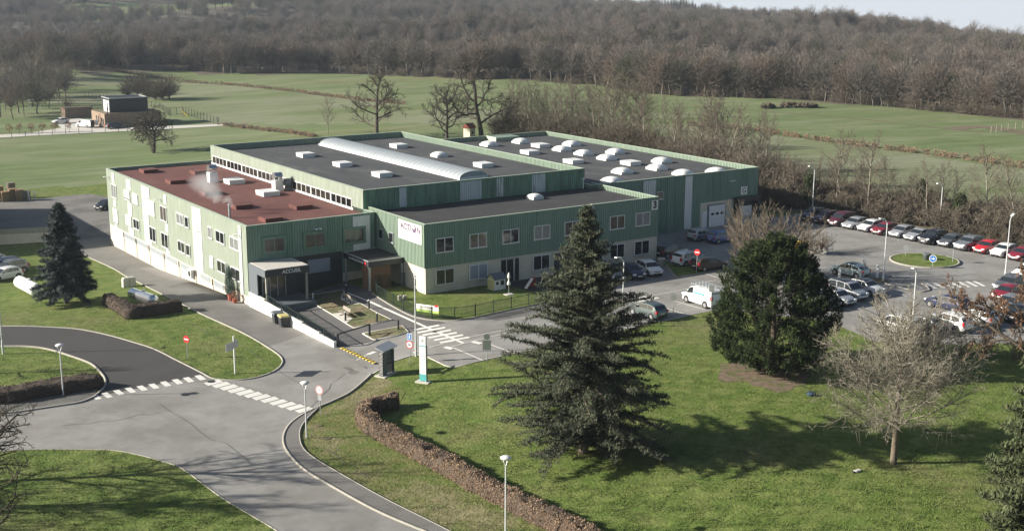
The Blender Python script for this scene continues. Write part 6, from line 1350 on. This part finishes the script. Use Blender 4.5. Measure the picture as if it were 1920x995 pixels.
# garden fence ---------------------------------------------------------------
def bar_fence(path, h, label, sp=.14, post=2.3, m=M_gfence, name='railing_fence'):
    P = np.array(path); L_ = np.concatenate([[0], np.cumsum(np.linalg.norm(np.diff(P, axis=0), axis=1))]); f = lambda s: np.array([np.interp(s, L_, P[:, 0]), np.interp(s, L_, P[:, 1])])
    t = thing(name, (*P[0], float(terr(*P[0]))), label, 'fence'); mb = MB(); n = int(L_[-1]/sp)
    for k in range(n):
        p = f(k*sp); z = float(terr(*p))+.1; mb.box(p[0]-.011, p[0]+.011, p[1]-.011, p[1]+.011, z+.08, z+h-(.0 if k % 2 else .06))
    mb.build('bars', m, t); mb = MB(); ss = np.arange(0, L_[-1], post); ss = np.append(ss, L_[-1])
    for s0, s1 in zip(ss[:-1], ss[1:]):
        p, q_ = f(s0), f(s1); zp, zq = float(terr(*p))+.1, float(terr(*q_))+.1
        for zz in (.15, h-.15): mb.beam((*p, zp+zz), (*q_, zq+zz), .04, .04)
    mb.build('rails', m, t)
    for s in ss: p = f(s); z = float(terr(*p))+.1; mb = MB(); mb.box(p[0]-.035, p[0]+.035, p[1]-.035, p[1]+.035, z-.3, z+h+.04); mb.build('post', m, t)
    return t
fp = [tuple(np.array(p)+np.array([.12, .22])) for p in sgard]; bar_fence([(12.0, -6.2)]+fp[2:], 1.25, 'dark green metal railing fence curving round the nursery garden')
bar_fence([(15.3, -6.3), (12.1, -6.25)], 1.5, 'short dark railing between the timber canopy and the front block', sp=.16, post=1.5)
a = G(779, 594)+[.0, -.15, 0]; b = G(820, 600)+[0, -.15, 0]
dv = (b-a)/np.linalg.norm(b-a); t = thing('banner', a, 'white and lime banner with a red mark tied to the garden fence', 'banner')
mb = MB(); mb.beam(a+[0, -.1, 1.05], b+[0, -.1, 1.05], .03, .75); mb.build('sheet', M_whitewall, t); mb = MB(); mb.beam(a+[0, -.125, .80], b+[0, -.125, .80], .02, .24); mb.build('lime_band', M_lime, t)
ang_ = math.atan2(dv[1], dv[0]); text('lettering', "LA COMPAGNIE D'AVENIR", .2, M_ink, t, Matrix.Translation(tuple((a+b)/2+[0, -.14, 1.18])) @ Matrix.Rotation(ang_, 4, 'Z') @ Matrix.Rotation(R(90), 4, 'X'), width=1.7, ext=.004)
mb = MB(); c = b-dv*.3+[0, -.13, 1.42]; mb.beam(c-dv*.2, c+dv*.2, .03, .22); mb.build('red_mark', M_sred, t)

# nursery garden toys ----------------------------------------------------------
P_ = G(931, 541); t = thing('playhouse', (P_[0], P_[1], P_[2]), 'small white and yellow childrens playhouse with dark roof beside the door', 'playhouse', None, R(4))
mb = MB(); mb.box(-.75, .75, -.6, .6, 0, 1.15); mb.build('walls', M_whitewall, t, world=False); mb = MB(); mb.add([(-.75, -.6, 1.15), (-.75, .6, 1.15), (-.75, 0, 1.75), (.75, -.6, 1.15), (.75, .6, 1.15), (.75, 0, 1.75)], [(0, 2, 1), (3, 4, 5)]); mb.box(-.77, -.755, -.58, .58, .05, 1.1); mb.build('gable', M_lime if False else mat('pale_yellow_panel', (.55, .52, .25), .7), t, world=False)
mb = MB(); mb.beam((-.85, -.38, 1.45), (.85, -.38, 1.45), .95, .05, up=(0, -.6, .75)); mb.beam((-.85, .38, 1.45), (.85, .38, 1.45), .95, .05, up=(0, .6, .75)); mb.build('roof', M_anthl, t, world=False)
mb = MB(); mb.tube((-.35, -.6, .75), (-.35, -.62, .75), .18, n=14); mb.build('round_window', M_blackm, t, world=False); mb = MB(); mb.box(.1, .55, -.62, -.6, .5, 1.0); mb.build('square_window', M_blackm, t, world=False)
P_ = G(954, 552); t = thing('parasol', P_, 'closed white garden parasol tied round its pole', 'parasol'); mb = MB(); mb.tube((0, 0, 0), (0, 0, 2.4), .03, n=8); mb.build('pole', M_galv, t, world=False)
mb = MB(); mb.lathe([(.05, 1.0), (.2, 1.08), (.17, 1.3), (.07, 1.5), (.08, 1.75), (.17, 1.85), (.14, 2.05), (.03, 2.4)], n=10); mb.build('canopy', M_whitewall, t, True, world=False); mb = MB(); mb.box(-.45, .45, -.35, .35, -.05, .06); mb.build('foot', M_slab, t, world=False)
P_ = G(993, 540); t = thing('slide', P_, 'red plastic childrens slide with white chute in the shade', 'slide', None, R(25)); mb = MB(); mb.beam((-1.0, 0, .15), (.7, 0, 1.2), .45, .06); mb.build('chute', M_whitewall, t, world=False); mb = MB()
for s in (-.26, .26): mb.beam((-1.0, s, .18), (.7, s, 1.2), .05, .12)
mb.box(.7, 1.2, -.3, .3, 1.1, 1.2); mb.box(.7, .78, -.3, .3, 0, 1.3); mb.box(1.12, 1.2, -.3, .3, 0, 1.3); mb.build('frame', mat('red_plastic', (.30, .05, .045), .5), t, world=False); t.scale = (.8, .8, .8)
P_ = G(752, 562); t = thing('garden_toy', P_, 'pale plastic toy on the grass inside the garden fence', 'toy'); mb = MB(); mb.bbox(-.4, .1, -.2, .2, .2, .5, .05); mb.box(-.35, -.28, -.2, .2, 0, .2); mb.box(0, .07, -.2, .2, 0, .2); mb.tube((.3, 0, .25), (.6, 0, .25), .2, n=10); mb.build('body', M_cream, t, world=False)
# potted shrubs on the wing corner
P_ = np.array([-.75, 3.4, float(terr(-.75, 3.4))]); t = leafy('potted_conifer', P_, [(0, 0, 2.0), (0, 0, 1.2), (0, .15, 2.9)], [(.45, .45, .9), (.55, .55, .5), (.25, .25, .7)], 200, 4, .07, mat('grey_green_leaves', (.06, .10, .07), .85, var=.3), 'tall grey green conifer in a terracotta pot against the sunlit wall', 'potted plant', (.05, 1.2), seed=77)
mb = MB(); mb.lathe([(.3, 0), (.38, .7), (.42, .75)], n=12); mb.build('pot', M_plant, t, world=False)
P_ = np.array([-.8, 2.2, float(terr(-.8, 2.2))]); t = leafy('potted_shrub', P_, [(0, 0, .9)], [(.4, .4, .35)], 120, 4, .06, M_brown2, 'small reddish shrub in a terracotta pot beside the tall potted conifer', 'potted plant', seed=78); mb = MB(); mb.lathe([(.22, 0), (.3, .5)], n=12); mb.build('pot', M_plant, t, world=False)

# ------------------------------------------------------------------ left lawn objects
def tank(a, b, r, label, m, wrap=False):
    a, b = np.array(a), np.array(b); t = thing('gas_tank', (*a[:2], a[2]-r-.35), label, 'gas tank'); d = (b-a)/np.linalg.norm(b-a); mb = MB(); pr = [(0, .25), (.06, .55), (.16, .8), (.34, 1)]; L_ = np.linalg.norm(b-a); S = [(s*r*1.3, k) for s, k in pr]; S += [(L_-s*r*1.3, k) for s, k in pr[::-1]]
    for (s0, k0), (s1, k1) in zip(S[:-1], S[1:]): mb.tube(a+d*s0, a+d*s1, r*k0, r*k1, 20, cap=False)
    mb.tube(a, a+d*.01, r*.25, n=20); mb.tube(b-d*.01, b, r*.25, n=20); mb.build('shell', m, t, True)
    n = np.array([-d[1], d[0], 0])
    for s in (.22, .78): mb = MB(); c = a+d*L_*s; mb.beam(c-n*r*.6-[0, 0, r+.4], c-n*r*.6-[0, 0, r*.4], .12, .12); mb.beam(c+n*r*.6-[0, 0, r+.4], c+n*r*.6-[0, 0, r*.4], .12, .12); mb.build('leg', m, t)
    mb = MB(); c = a+d*L_*.55; mb.tube(c+[0, 0, r*.9], c+[0, 0, r+.2], .2, n=12); mb.build('valve_cover', m, t)
    return t
a, b = G(40, 545), G(72, 562); dd_ = (b-a)/np.linalg.norm(b-a); tank(a+[0, .4, 1.0]-dd_*.2, b+[0, .4, 1.0]+dd_*.3, .72, 'white gas tank on legs beside the parked cars and the spruce', M_white)
a, b = G(250, 566), G(292, 581); tank(a+[0, .3, .95], b+[0, .3, .95], .6, 'shiny metal gas tank inside the clipped dark hedge', M_steel)
P_ = G(242, 537); t = thing('concrete_cabinet', P_, 'pale concrete utility cabinet with sloping shoulders on the grass verge', 'cabinet', None, R(0)); mb = MB(); mb.add([(-.75, -.35, 0), (.75, -.35, 0), (.75, .35, 0), (-.75, .35, 0), (-.72, -.33, .95), (.72, -.33, .95), (.72, .33, .95), (-.72, .33, .95), (-.6, -.25, 1.12), (.6, -.25, 1.12), (.6, .25, 1.12), (-.6, .25, 1.12)], [(3, 2, 1, 0), (8, 9, 10, 11), (0, 1, 5, 4), (1, 2, 6, 5), (2, 3, 7, 6), (3, 0, 4, 7), (4, 5, 9, 8), (5, 6, 10, 9), (6, 7, 11, 10), (7, 4, 8, 11)]); mb.build('housing', M_slab, t, world=False); mb = MB(); mb.box(-.03, .03, -.365, -.34, .05, .95); mb.build('seam', M_kerb, t, world=False)
a, b = G(-120, 466), G(104, 452); t = thing('concrete_wall', (*a[:2], a[2]), 'long beige concrete wall at the left between the yard and the lawn', 'wall')
mb = MB(); mb.beam(a+[0, 0, .7], b+[0, 0, .6], .25, 1.6); mb.build('lower_wall', M_cream, t); mb = MB(); mb.beam(a+[0, 0, 1.85], b+[0, 0, 1.7], .35, .7); mb.build('upper_band', M_kerb, t)
# pallets -------------------------------------------------------------------
P0 = G(0, 374); r = np.random.default_rng(4); M_pal = mat('pallet_wood', (.36, .25, .14), .85, var=.3, vscale=3); M_palg = mat('weathered_pallet_wood', (.25, .22, .18), .85, var=.3, vscale=3)
pl_names = ['far left', 'second', 'third', 'fourth']
k = 0
for px, py, n_, m_, lb in ((-8, 378, 13, M_pal, 'stack of brown pallets at the very left edge'), (10, 378, 12, M_pal, 'brown pallet stack second from the left edge'), (24, 376, 14, M_pal, 'brown pallet stack in the middle of the pile'), (37, 376, 13, M_pal, 'brown pallet stack second from the right end'), (50, 375, 11, M_palg, 'greyer pallet stack at the right end of the pile'), (22, 371, 18, M_palg, 'tall grey pallet stack behind the brown ones'), (0, 371, 14, M_pal, 'brown pallet stack in the back row at the left')):
    P_ = G(px, py); t = thing('pallet_stack', P_, lb, 'pallet stack', 'pallet stacks at the edge of the yard', R(r.uniform(-8, 8)))
    for j in range(n_):
        z = j*.145; ox, oy = r.uniform(-.04, .04, 2); mb = MB()
        for s in (-.34, 0, .34): mb.box(-.6+ox, .6+ox, s-.05+oy, s+.05+oy, z, z+.1)
        for s in np.linspace(-.54, .54, 6): mb.box(s-.06+ox, s+.06+ox, -.4+oy, .4+oy, z+.1, z+.125)
        mb.build('pallet', m_, t, world=False)
P_ = G(60, 376); t = thing('wire_crate', P_, 'pale wire crate at the right end of the pallets', 'crate'); mb = MB()
for x in (-.5, .5):
    for y in (-.4, .4): mb.box(x-.04, x+.04, y-.04, y+.04, 0, 1.5)
for z in (.1, .75, 1.45):
    for y in (-.4, .4): mb.box(-.5, .5, y-.02, y+.02, z, z+.05)
    for x in (-.5, .5): mb.box(x-.02, x+.02, -.4, .4, z, z+.05)
mb.build('frame', M_galv, t, world=False)

# building left of the frame that throws the long shadow over the yard
s2_ = SUN_DIR/abs(SUN_DIR[2]); hB = 7.0; e1_ = G(132, 389)-s2_*hB; e2_ = G(207, 462)-s2_*hB
t = thing('warehouse', (e1_[0], e1_[1], -3.4), 'neighbouring flat roofed hall just outside the left edge whose shadow crosses the yard', 'building')
xa, ya2, yb2 = (e1_[0]+e2_[0])/2, e2_[1], e1_[1]
mb = MB(); mb.box(xa-45, xa, ya2, yb2, -5, -3.4+hB); mb.build('wall', M_greenshade, t); mb = MB(); mb.box(xa-45.1, xa+.1, ya2-.1, yb2+.1, -3.4+hB, -3.4+hB+.15); mb.build('roof', M_grey, t)
print('neighbour', xa, ya2, yb2, 'px', proj((xa, ya2, 0)), proj((xa, yb2, 3)))

# ------------------------------------------------------------------ car park furniture
for px, py, lb in ((1573, 532, 'white charging post left of the pale silver blue car'), (1644, 522, 'white charging post on the kerbed island')):
    P_ = G(px, py); t = thing('charging_post', P_, lb, 'charging post', 'charging posts', R(40)); mb = MB(); mb.bbox(-.25, .25, -.15, .15, 0, 1.55, .03); mb.build('cabinet', M_white, t, world=False); mb = MB(); mb.box(-.12, .12, -.165, -.15, .9, 1.35); mb.build('screen', M_anth, t, world=False)
a = G(1535, 475); t = thing('concrete_block', a, 'long pale concrete barrier block near the row of cars', 'concrete block', None, R(-52)); mb = MB(); mb.bbox(-2.4, 1.0, -.4, .4, 0, .95, .05); mb.build('block', M_slab, t, world=False)
t2 = thing('yellow_container', (a[0]-1.6, a[1]+2.6, a[2]), 'low yellow skip edge behind the concrete block', 'skip', None, R(-52)); mb = MB(); mb.box(-1.8, 1.3, -.7, .7, .2, 1.1); mb.build('tub', M_yel, t2, world=False); mb = MB(); mb.box(-1.9, 1.4, -.8, -.7, 1.0, 1.2); mb.box(-1.9, 1.4, .7, .8, 1.0, 1.2); mb.build('rim', M_yel, t2, world=False)
for px, py, lb in ((1737, 489, 'dark planter tub in the middle of the turning island'), (1240, 498, 'pale flower tub at the corner of the small lawn')):
    P_ = G(px, py); t = thing('planter', P_, lb, 'planter'); mb = MB(); mb.lathe([(.32, 0), (.42, .75), (.48, .8), (.48, .9), (.38, .88)], n=14); mb.build('tub', M_anthl if px > 1500 else M_slab, t, True, world=False); mb = MB(); mb.tube((0, 0, .84), (0, 0, .87), .4, n=14); mb.build('soil', M_soil, t, world=False)
P_ = G(1736, 489)
# things lying on the lawn
P_ = G(1521, 741); t = thing('bag', P_, 'small dark blue bag lying on the lawn below the pine', 'bag'); mb = MB(); mb.lathe([(.22, 0), (.38, .1), (.34, .24), (.12, .3)], n=10); mb.build('body', M_sblue if False else mat('navy_cloth', (.02, .05, .09), .8), t, True, world=False)
P_ = G(1608, 883); t = thing('bag', P_, 'pale crumpled cloth beside a dark scrap on the lawn near the wide bare tree', 'litter'); mb = MB(); mb.bbox(-.3, .25, -.15, .15, 0, .12, .04); mb.build('cloth', M_slab, t, world=False); mb = MB(); mb.bbox(-.5, -.3, -.1, .1, 0, .1, .03); mb.build('scrap', M_blackm, t, world=False)

# ------------------------------------------------------------------ person by the block
def person(P_, rz, label):
    t = thing('person', P_, label, 'person', None, R(rz)); bm = bmesh.new()
    pts = [(0, 0, .93, .15), (0, 0, 1.12, .15), (0, 0.01, 1.32, .17), (0, 0, 1.46, .09), (0, .0, 1.52, .055), (0, .01, 1.60, .085), (0, .015, 1.68, .095), (.09, 0, .88, .105), (.12, .05, .5, .065), (.13, -.02, .09, .045), (.13, .12, .04, .04), (-.09, 0, .88, .105), (-.11, -.06, .5, .065), (-.12, -.16, .1, .045), (-.12, -.03, .05, .04), (.2, 0, 1.42, .06), (.27, .03, 1.16, .045), (.24, .2, .98, .033), (.22, .27, .95, .025), (-.2, 0, 1.42, .06), (-.27, .0, 1.16, .045), (-.25, .14, .95, .033), (-.23, .2, .9, .025)]
    ed = [(0, 1), (1, 2), (2, 3), (3, 4), (4, 5), (5, 6), (0, 7), (7, 8), (8, 9), (9, 10), (0, 11), (11, 12), (12, 13), (13, 14), (2, 15), (15, 16), (16, 17), (17, 18), (2, 19), (19, 20), (20, 21), (21, 22)]
    me = bpy.data.meshes.new('body'); me.from_pydata([p[:3] for p in pts], ed, []); o = bpy.data.objects.new('body', me); COL.objects.link(o)
    sk = o.modifiers.new('skin', 'SKIN'); 
    for i, p in enumerate(pts): me.skin_vertices[0].data[i].radius = (p[3], p[3]*.8)
    me.skin_vertices[0].data[0].use_root = True
    sb = o.modifiers.new('sub', 'SUBSURF'); sb.levels = 2; sb.render_levels = 2
    bpy.context.view_layer.update(); m2 = bpy.data.meshes.new_from_object(o.evaluated_get(bpy.context.evaluated_depsgraph_get())); bpy.data.objects.remove(o)
    M_skin = mat('skin', (.45, .27, .19), .6, var=0); M_jk = mat('brown_jacket', (.12, .05, .035), .8); M_tr = mat('grey_trousers', (.12, .12, .13), .8)
    m2.materials.clear()
    for m_ in (M_skin, M_jk, M_tr, M_blackm): m2.materials.append(m_)
    for f in m2.polygons:
        c = f.center; z = c.z
        f.material_index = 3 if z < .12 else (2 if z < .92 and abs(c.x) < .22 else (1 if z < 1.5 and not (z < .99 and c.y > .17) else 0))
    m2.shade_smooth(); m2.name = 'body'; link('body', m2, t)
    mb = MB(); mb.lathe([(.08, 1.6), (.108, 1.66), (.1, 1.75), (.05, 1.79)], (0, -.01, 0), 12); mb.build('hair', mat('grey_hair', (.3, .28, .26), .8), t, True, world=False)
    mb = MB()
    for s in (-.035, .035): mb.lathe([(.005, -.012), (.013, 0), (.005, .012)], (s, .1, 1.665), 6)
    mb.build('eyes', M_ink, t, world=False)
P_ = G(1531, 474); P_ = P_+np.array([-.6, -1.3, 0]); person(P_, 160, 'person in a brown jacket and grey trousers standing at the concrete block')

# ------------------------------------------------------------------ modern house in the fields
Hc = G(197.5, 241); z0 = Hc[2]; t = thing('modern_house', (Hc[0], Hc[1], z0), 'modern house of brown brick with a black box upper storey', 'house')
M_brick = mat('brown_brick', (.24, .175, .125), .85, var=.2, vscale=2, col2=(.30, .22, .16)); M_blk = mat('black_slate_cladding', (.016, .018, .022), .6, var=.15)
hx, hy = Hc[0], Hc[1]
mb = MB(); mb.box(hx, hx+14, hy, hy+11, z0-1, z0+3.5); mb.build('wall', M_brick, t); mb = MB(); mb.box(hx+.15, hx+13.85, hy+.15, hy+10.85, z0+3.5, z0+3.53); mb.build('roof', M_soil, t)
mb = MB(); mb.box(hx+1.9, hx+11.2, hy+1.6, hy+8, z0+3.53, z0+6.9); o = mb.build('upper_storey', M_blk, t)
mb = MB(); mb.box(hx+1.84, hx+1.9, hy+2.2, hy+6.6, z0+3.6, z0+6.4); mb.build('white_panel', M_white, o); mb = MB(); mb.box(hx+1.8, hx+1.84, hy+2.8, hy+3.4, z0+4.1, z0+5.9); mb.build('window', M_glass, o)
mb = MB()
for a_ in ((hx+1.8, hx+11.3, hy+1.5, hy+1.75), (hx+1.8, hx+11.3, hy+7.85, hy+8.1), (hx+1.8, hx+2.05, hy+1.75, hy+7.85), (hx+11.05, hx+11.3, hy+1.75, hy+7.85)): mb.box(*a_, z0+6.9, z0+7.1)
mb.build('parapet', M_galv, o)
for y0_, y1_, za, zb_, m_ in ((6.5, 7.1, 1.2, 2.6, M_glass), (5.0, 5.5, 1.0, 2.6, M_glass), (3.5, 4.4, 0, 3.2, M_wood), (2.0, 3.0, 0, 2.4, M_glass), (.8, 1.4, .6, 2.2, M_glass)): mb = MB(); mb.box(hx-.06, hx-.02, hy+y0_, hy+y1_, z0+za, z0+zb_); mb.build('window' if m_ is M_glass else 'door', m_, t)
mb = MB(); mb.box(hx+7.5, hx+10, hy-.06, hy-.02, z0+1.2, z0+2.3); mb.build('window', M_glass, t)
mb = MB(); mb.tube((hx+1.0, hy+.8, z0+3.5), (hx+1.0, hy+.8, z0+5.0), .14, n=8); mb.build('flue', M_blackm, t)
a = G(123, 222); b_ = G(118, 205); t = thing('garden_shed', (a[0], a[1], a[2]), 'low brown brick outbuilding left of the modern house', 'shed'); mb = MB(); mb.box(a[0], a[0]+7, a[1], a[1]+4.5, a[2]-1, a[2]+2.5); mb.build('wall', M_brick, t); mb = MB(); mb.box(a[0]-.15, a[0]+7.15, a[1]-.15, a[1]+4.65, a[2]+2.5, a[2]+2.7); mb.build('roof', M_soil, t)
drape('driveway', W([(100, 226), (150, 222), (165, 228), (197, 241), (235, 240), (330, 236), (420, 233), (425, 236), (300, 243), (240, 246), (60, 255), (-60, 262), (-60, 257), (60, 249), (115, 240)]), M_slab, .05)
P_ = G(65, 205); t = thing('carport', (P_[0], P_[1], P_[2]), 'small white flat roofed shelter at the edge of the copse', 'shelter'); mb = MB(); mb.box(-1.6, 1.6, -1.2, 1.2, 2.6, 2.75); mb.build('roof', M_white, t, world=False)
for sx in (-1.4, 1.4):
    for sy in (-1, 1): mb = MB(); mb.box(sx-.06, sx+.06, sy-.06, sy+.06, 0, 2.6); mb.build('post', M_galv, t, world=False)
# trimmed little trees along the drive
for k, px in enumerate((18, 37, 60, 80, 103, 130)):
    P_ = G(px, 250-(px-60)*.03); leafy('young_tree', P_, [(0, 0, 1.5)], [(.9, .9, .9)], 60, 4, .16, M_brown2, 'small russet leaved young tree in the line along the house drive', 'tree', (.06, 1.3), 'young trees along the house drive', seed=90+k)
def wire_fence(path, h, label, post=3.0, m=M_galv, mesh=True):
    P = np.array(path); L_ = np.concatenate([[0], np.cumsum(np.linalg.norm(np.diff(P, axis=0), axis=1))]); f = lambda s: np.array([np.interp(s, L_, P[:, 0]), np.interp(s, L_, P[:, 1])])
    t = thing('wire_fence', (*P[0], float(terr(*P[0]))), label, 'fence'); ss = np.append(np.arange(0, L_[-1], post), L_[-1]); mb = MB()
    for s0, s1 in zip(ss[:-1], ss[1:]):
        p, q_ = f(s0), f(s1)
        for zz in np.linspace(.2, h-.05, 4): mb.beam((*p, float(terr(*p))+zz), (*q_, float(terr(*q_))+zz), .02, .02)
    mb.build('wires', m, t)
    for s in ss: p = f(s); z = float(terr(*p)); mb = MB(); mb.box(p[0]-.05, p[0]+.05, p[1]-.05, p[1]+.05, z-.2, z+h); mb.build('post', m, t)
wire_fence(W([(320, 218), (345, 213), (368, 221), (410, 234)]), 1.9, 'tall dark wire fence round the lawn right of the house', m=M_gfence)
wire_fence(W([(160, 183), (215, 189), (300, 204), (320, 218)]), 1.7, 'dark wire fence behind the modern house', m=M_gfence)
wire_fence(W([(-30, 262), (60, 256), (130, 251), (240, 247)]), 1.3, 'low wire fence along the house drive', m=M_gfence)
wire_fence(W([(1858, 250), (1880, 245), (1930, 239)]), 1.5, 'pale timber and wire fence at the right edge of the field', m=M_woodg)
P_ = G(330, 218); t = thing('swing_set', P_, 'garden swing frame with yellow slide right of the house', 'swing', None, R(-30)); mb = MB(); mb.beam((-2, 0, 2.3), (2, 0, 2.3), .1, .1)
for s in (-2, 2): mb.beam((s, 0, 2.3), (s, -.9, 0), .1, .1); mb.beam((s, 0, 2.3), (s, .9, 0), .1, .1)
mb.build('frame', M_woodg, t, world=False); mb = MB(); mb.beam((2, -.5, 1.3), (3.6, -2, .1), .5, .1); mb.build('slide', M_yel, t, world=False)
# hut with red roof behind the hall
P_ = G(880, 262); t = thing('small_hut', P_, 'small cream tower hut with a red pitched roof beside the largest oak', 'hut', None, R(20)); t.scale = (.6, .6, .5); mb = MB(); mb.box(-1.5, 1.5, -1.4, 1.4, -1, 5.2); mb.build('wall', M_cream, t, world=False)
mb = MB(); mb.add([(-1.9, -1.8, 5.0), (1.9, -1.8, 5.0), (1.9, 1.8, 5.0), (-1.9, 1.8, 5.0), (-1.9, 0, 6.9), (1.9, 0, 6.9)], [(0, 1, 5, 4), (2, 3, 4, 5), (0, 4, 3), (1, 2, 5), (3, 2, 1, 0)]); mb.build('roof', mat('red_roof_tiles', (.28, .07, .05), .8, var=.2), t, world=False); mb = MB(); mb.box(-.3, .5, -1.43, -1.4, 2.6, 3.6); mb.build('window', M_anth, t, world=False)
# spoil heaps and field marks
for k, (px, py, sx_, lb) in enumerate(((1440, 203, 2.6, 'small heap of earth and branches at the left on the field'), (1478, 201, 3.2, 'left end heap of the long pile of earth on the field'), (1500, 201, 4.0, 'largest heap of the long pile of earth on the field'), (1518, 202, 2.6, 'right end heap of the long pile of earth on the field'))):
    P_ = G(px, py); leafy('earth_heap', P_, [(0, 0, .1), (sx_*.3, .3, .1)], [(sx_, 1.8, .9), (sx_*.7, 1.3, .8)], 160, 4, .35, M_litter, lb, 'heap', seed=60+k)
for k, px in enumerate(range(160, 252, 9)):
    P_ = G(px, 134.5-(px-160)*.0); leafy('straw_heap', P_, [(0, 0, .4)], [(1.5, 1.2, 1.0)], 60, 4, .4, M_brown, 'brown heap in the line below the woodland edge at the left', 'heap', None, 'brown heaps below the woodland', seed=70+k)
def track(pts, wd, m, dz=.03, nm='field_track'): P = crom(W(pts), 4); a_, b_ = ribbon(P, wd); drape(nm, [tuple(p) for p in a_]+[tuple(p) for p in b_[::-1]], m, dz, step=8)
track([(1290, 197), (1400, 206), (1500, 214), (1620, 224), (1740, 238), (1860, 249)], 1.1, M_soil); track([(560, 151), (700, 160), (800, 169), (900, 177)], .7, M_soil)
track([(1780, 243), (1830, 238), (1880, 243), (1990, 262)], 5, M_soil, .05, 'bare_ground')

# ------------------------------------------------------------------ steam over the red roof
sm = MB(); r = np.random.default_rng(8); c = [(1.2, 7.7, 8.4), (0.6, 9.2, 8.9), (0.4, 11.2, 9.3), (1.0, 13.4, 9.7), (1.0, 15.8, 9.5), (1.2, 18.2, 9.2)]
bm = bmesh.new()
mb = MB(); mb.box(-2.2, 4.2, 6.8, 20.5, 7.3, 11.6)
st_ = mb.build('steam', None or M_white); st_.data.materials.clear()
m = bpy.data.materials.new('steam_volume'); m.use_nodes = True; nt = m.node_tree; nt.nodes.clear(); N = nt.nodes.new; K = nt.links.new
o_ = N('ShaderNodeOutputMaterial'); pv = N('ShaderNodeVolumePrincipled'); K(pv.outputs[0], o_.inputs['Volume']); pv.inputs['Color'].default_value = (.95, .95, .97, 1); pv.inputs['Anisotropy'].default_value = .2
tcn = N('ShaderNodeTexCoord'); nz2 = N('ShaderNodeTexNoise'); nz2.inputs['Scale'].default_value = .55; nz2.inputs['Detail'].default_value = 4; K(tcn.outputs['Object'], nz2.inputs['Vector'])
mpn = N('ShaderNodeVectorMath'); mpn.operation = 'MULTIPLY_ADD'; mpn.inputs[1].default_value = (2.2, 2.2, 2.2); K(nz2.outputs['Color'], mpn.inputs[0]); K(tcn.outputs['Object'], mpn.inputs[2])
last = None
for i, (x, y, z) in enumerate(c):
    rr = [.45, .8, 1.15, 1.6, 1.5, 1.1][i]; v = N('ShaderNodeVectorMath'); v.operation = 'DISTANCE'; v.inputs[1].default_value = (x+1.1, y+1.1, z+1.1); K(mpn.outputs[0], v.inputs[0])
    d_ = N('ShaderNodeMapRange'); d_.inputs[1].default_value = rr; d_.inputs[2].default_value = rr*.25; d_.inputs[3].default_value = 0; d_.inputs[4].default_value = [1.4, .75, .5, .38, .24, .13][i]; K(v.outputs['Value'], d_.inputs[0])
    if last is None: last = d_.outputs[0]
    else: mm = N('ShaderNodeMath'); mm.operation = 'MAXIMUM'; K(last, mm.inputs[0]); K(d_.outputs[0], mm.inputs[1]); last = mm.outputs[0]
K(last, pv.inputs['Density']); st_.data.materials.append(m); tag(st_, 'thin white steam drifting from the small chimney over the red roof', 'steam', kind='stuff')

# ------------------------------------------------------------------ haze over the valley
mb = MB(); mb.box(-1600, 3000, -700, 3100, -140, 75); hz_ = mb.build('haze', M_white); hz_.data.materials.clear(); m = bpy.data.materials.new('haze_air'); m.use_nodes = True; nt = m.node_tree; nt.nodes.clear()
o_ = nt.nodes.new('ShaderNodeOutputMaterial'); pv = nt.nodes.new('ShaderNodeVolumePrincipled'); nt.links.new(pv.outputs[0], o_.inputs['Volume']); pv.inputs['Color'].default_value = (.76, .87, 1, 1); pv.inputs['Density'].default_value = .00015; pv.inputs['Anisotropy'].default_value = .3
hz_.data.materials.append(m); hz_['kind'] = 'stuff'

# ------------------------------------------------------------------ each member of the smaller groups gets its own label by its place from the left
ORD = 'first second third fourth fifth sixth seventh eighth ninth tenth eleventh twelfth thirteenth fourteenth fifteenth sixteenth seventeenth eighteenth nineteenth twentieth'.split()
for a_, b_ in (('twenty', 'thirtieth'), ('thirty', 'fortieth'), ('forty', 'fiftieth'), ('fifty', 'sixtieth'), ('sixty', 'seventieth')): ORD += [a_+'-'+o for o in ORD[:9]]+[b_]
bpy.context.view_layer.update()
for grp, fmt in (('bare trees growing out of the hedgerow', '%s bare tree from the left growing out of the hedgerow'), ('slim bare trees behind the warehouse', '%s slim bare tree from the left in the row behind the warehouse roof'), ('trees of the copse left of the house', '%s bare tree from the left in the copse left of the house'), ('trees of the clump behind the house', '%s bare tree from the left in the dark clump behind the house'),
                 ('low bushes behind the wide bare tree', '%s low bare bush from the left between the lawn and the parked cars'), ('conifers on the ridge', '%s dark conifer from the left on the ridge above the bare woods'), ('young trees along the house drive', '%s small russet young tree from the left along the house drive'), ('brown heaps below the woodland', '%s brown heap from the left in the line below the woodland edge')):
    L_ = [o for o in sc.objects if o.parent is None and o.get('group') == grp]
    L_.sort(key=lambda o: proj(tuple(o.location))[0])
    for i, o in enumerate(L_): o['label'] = fmt % ORD[i]
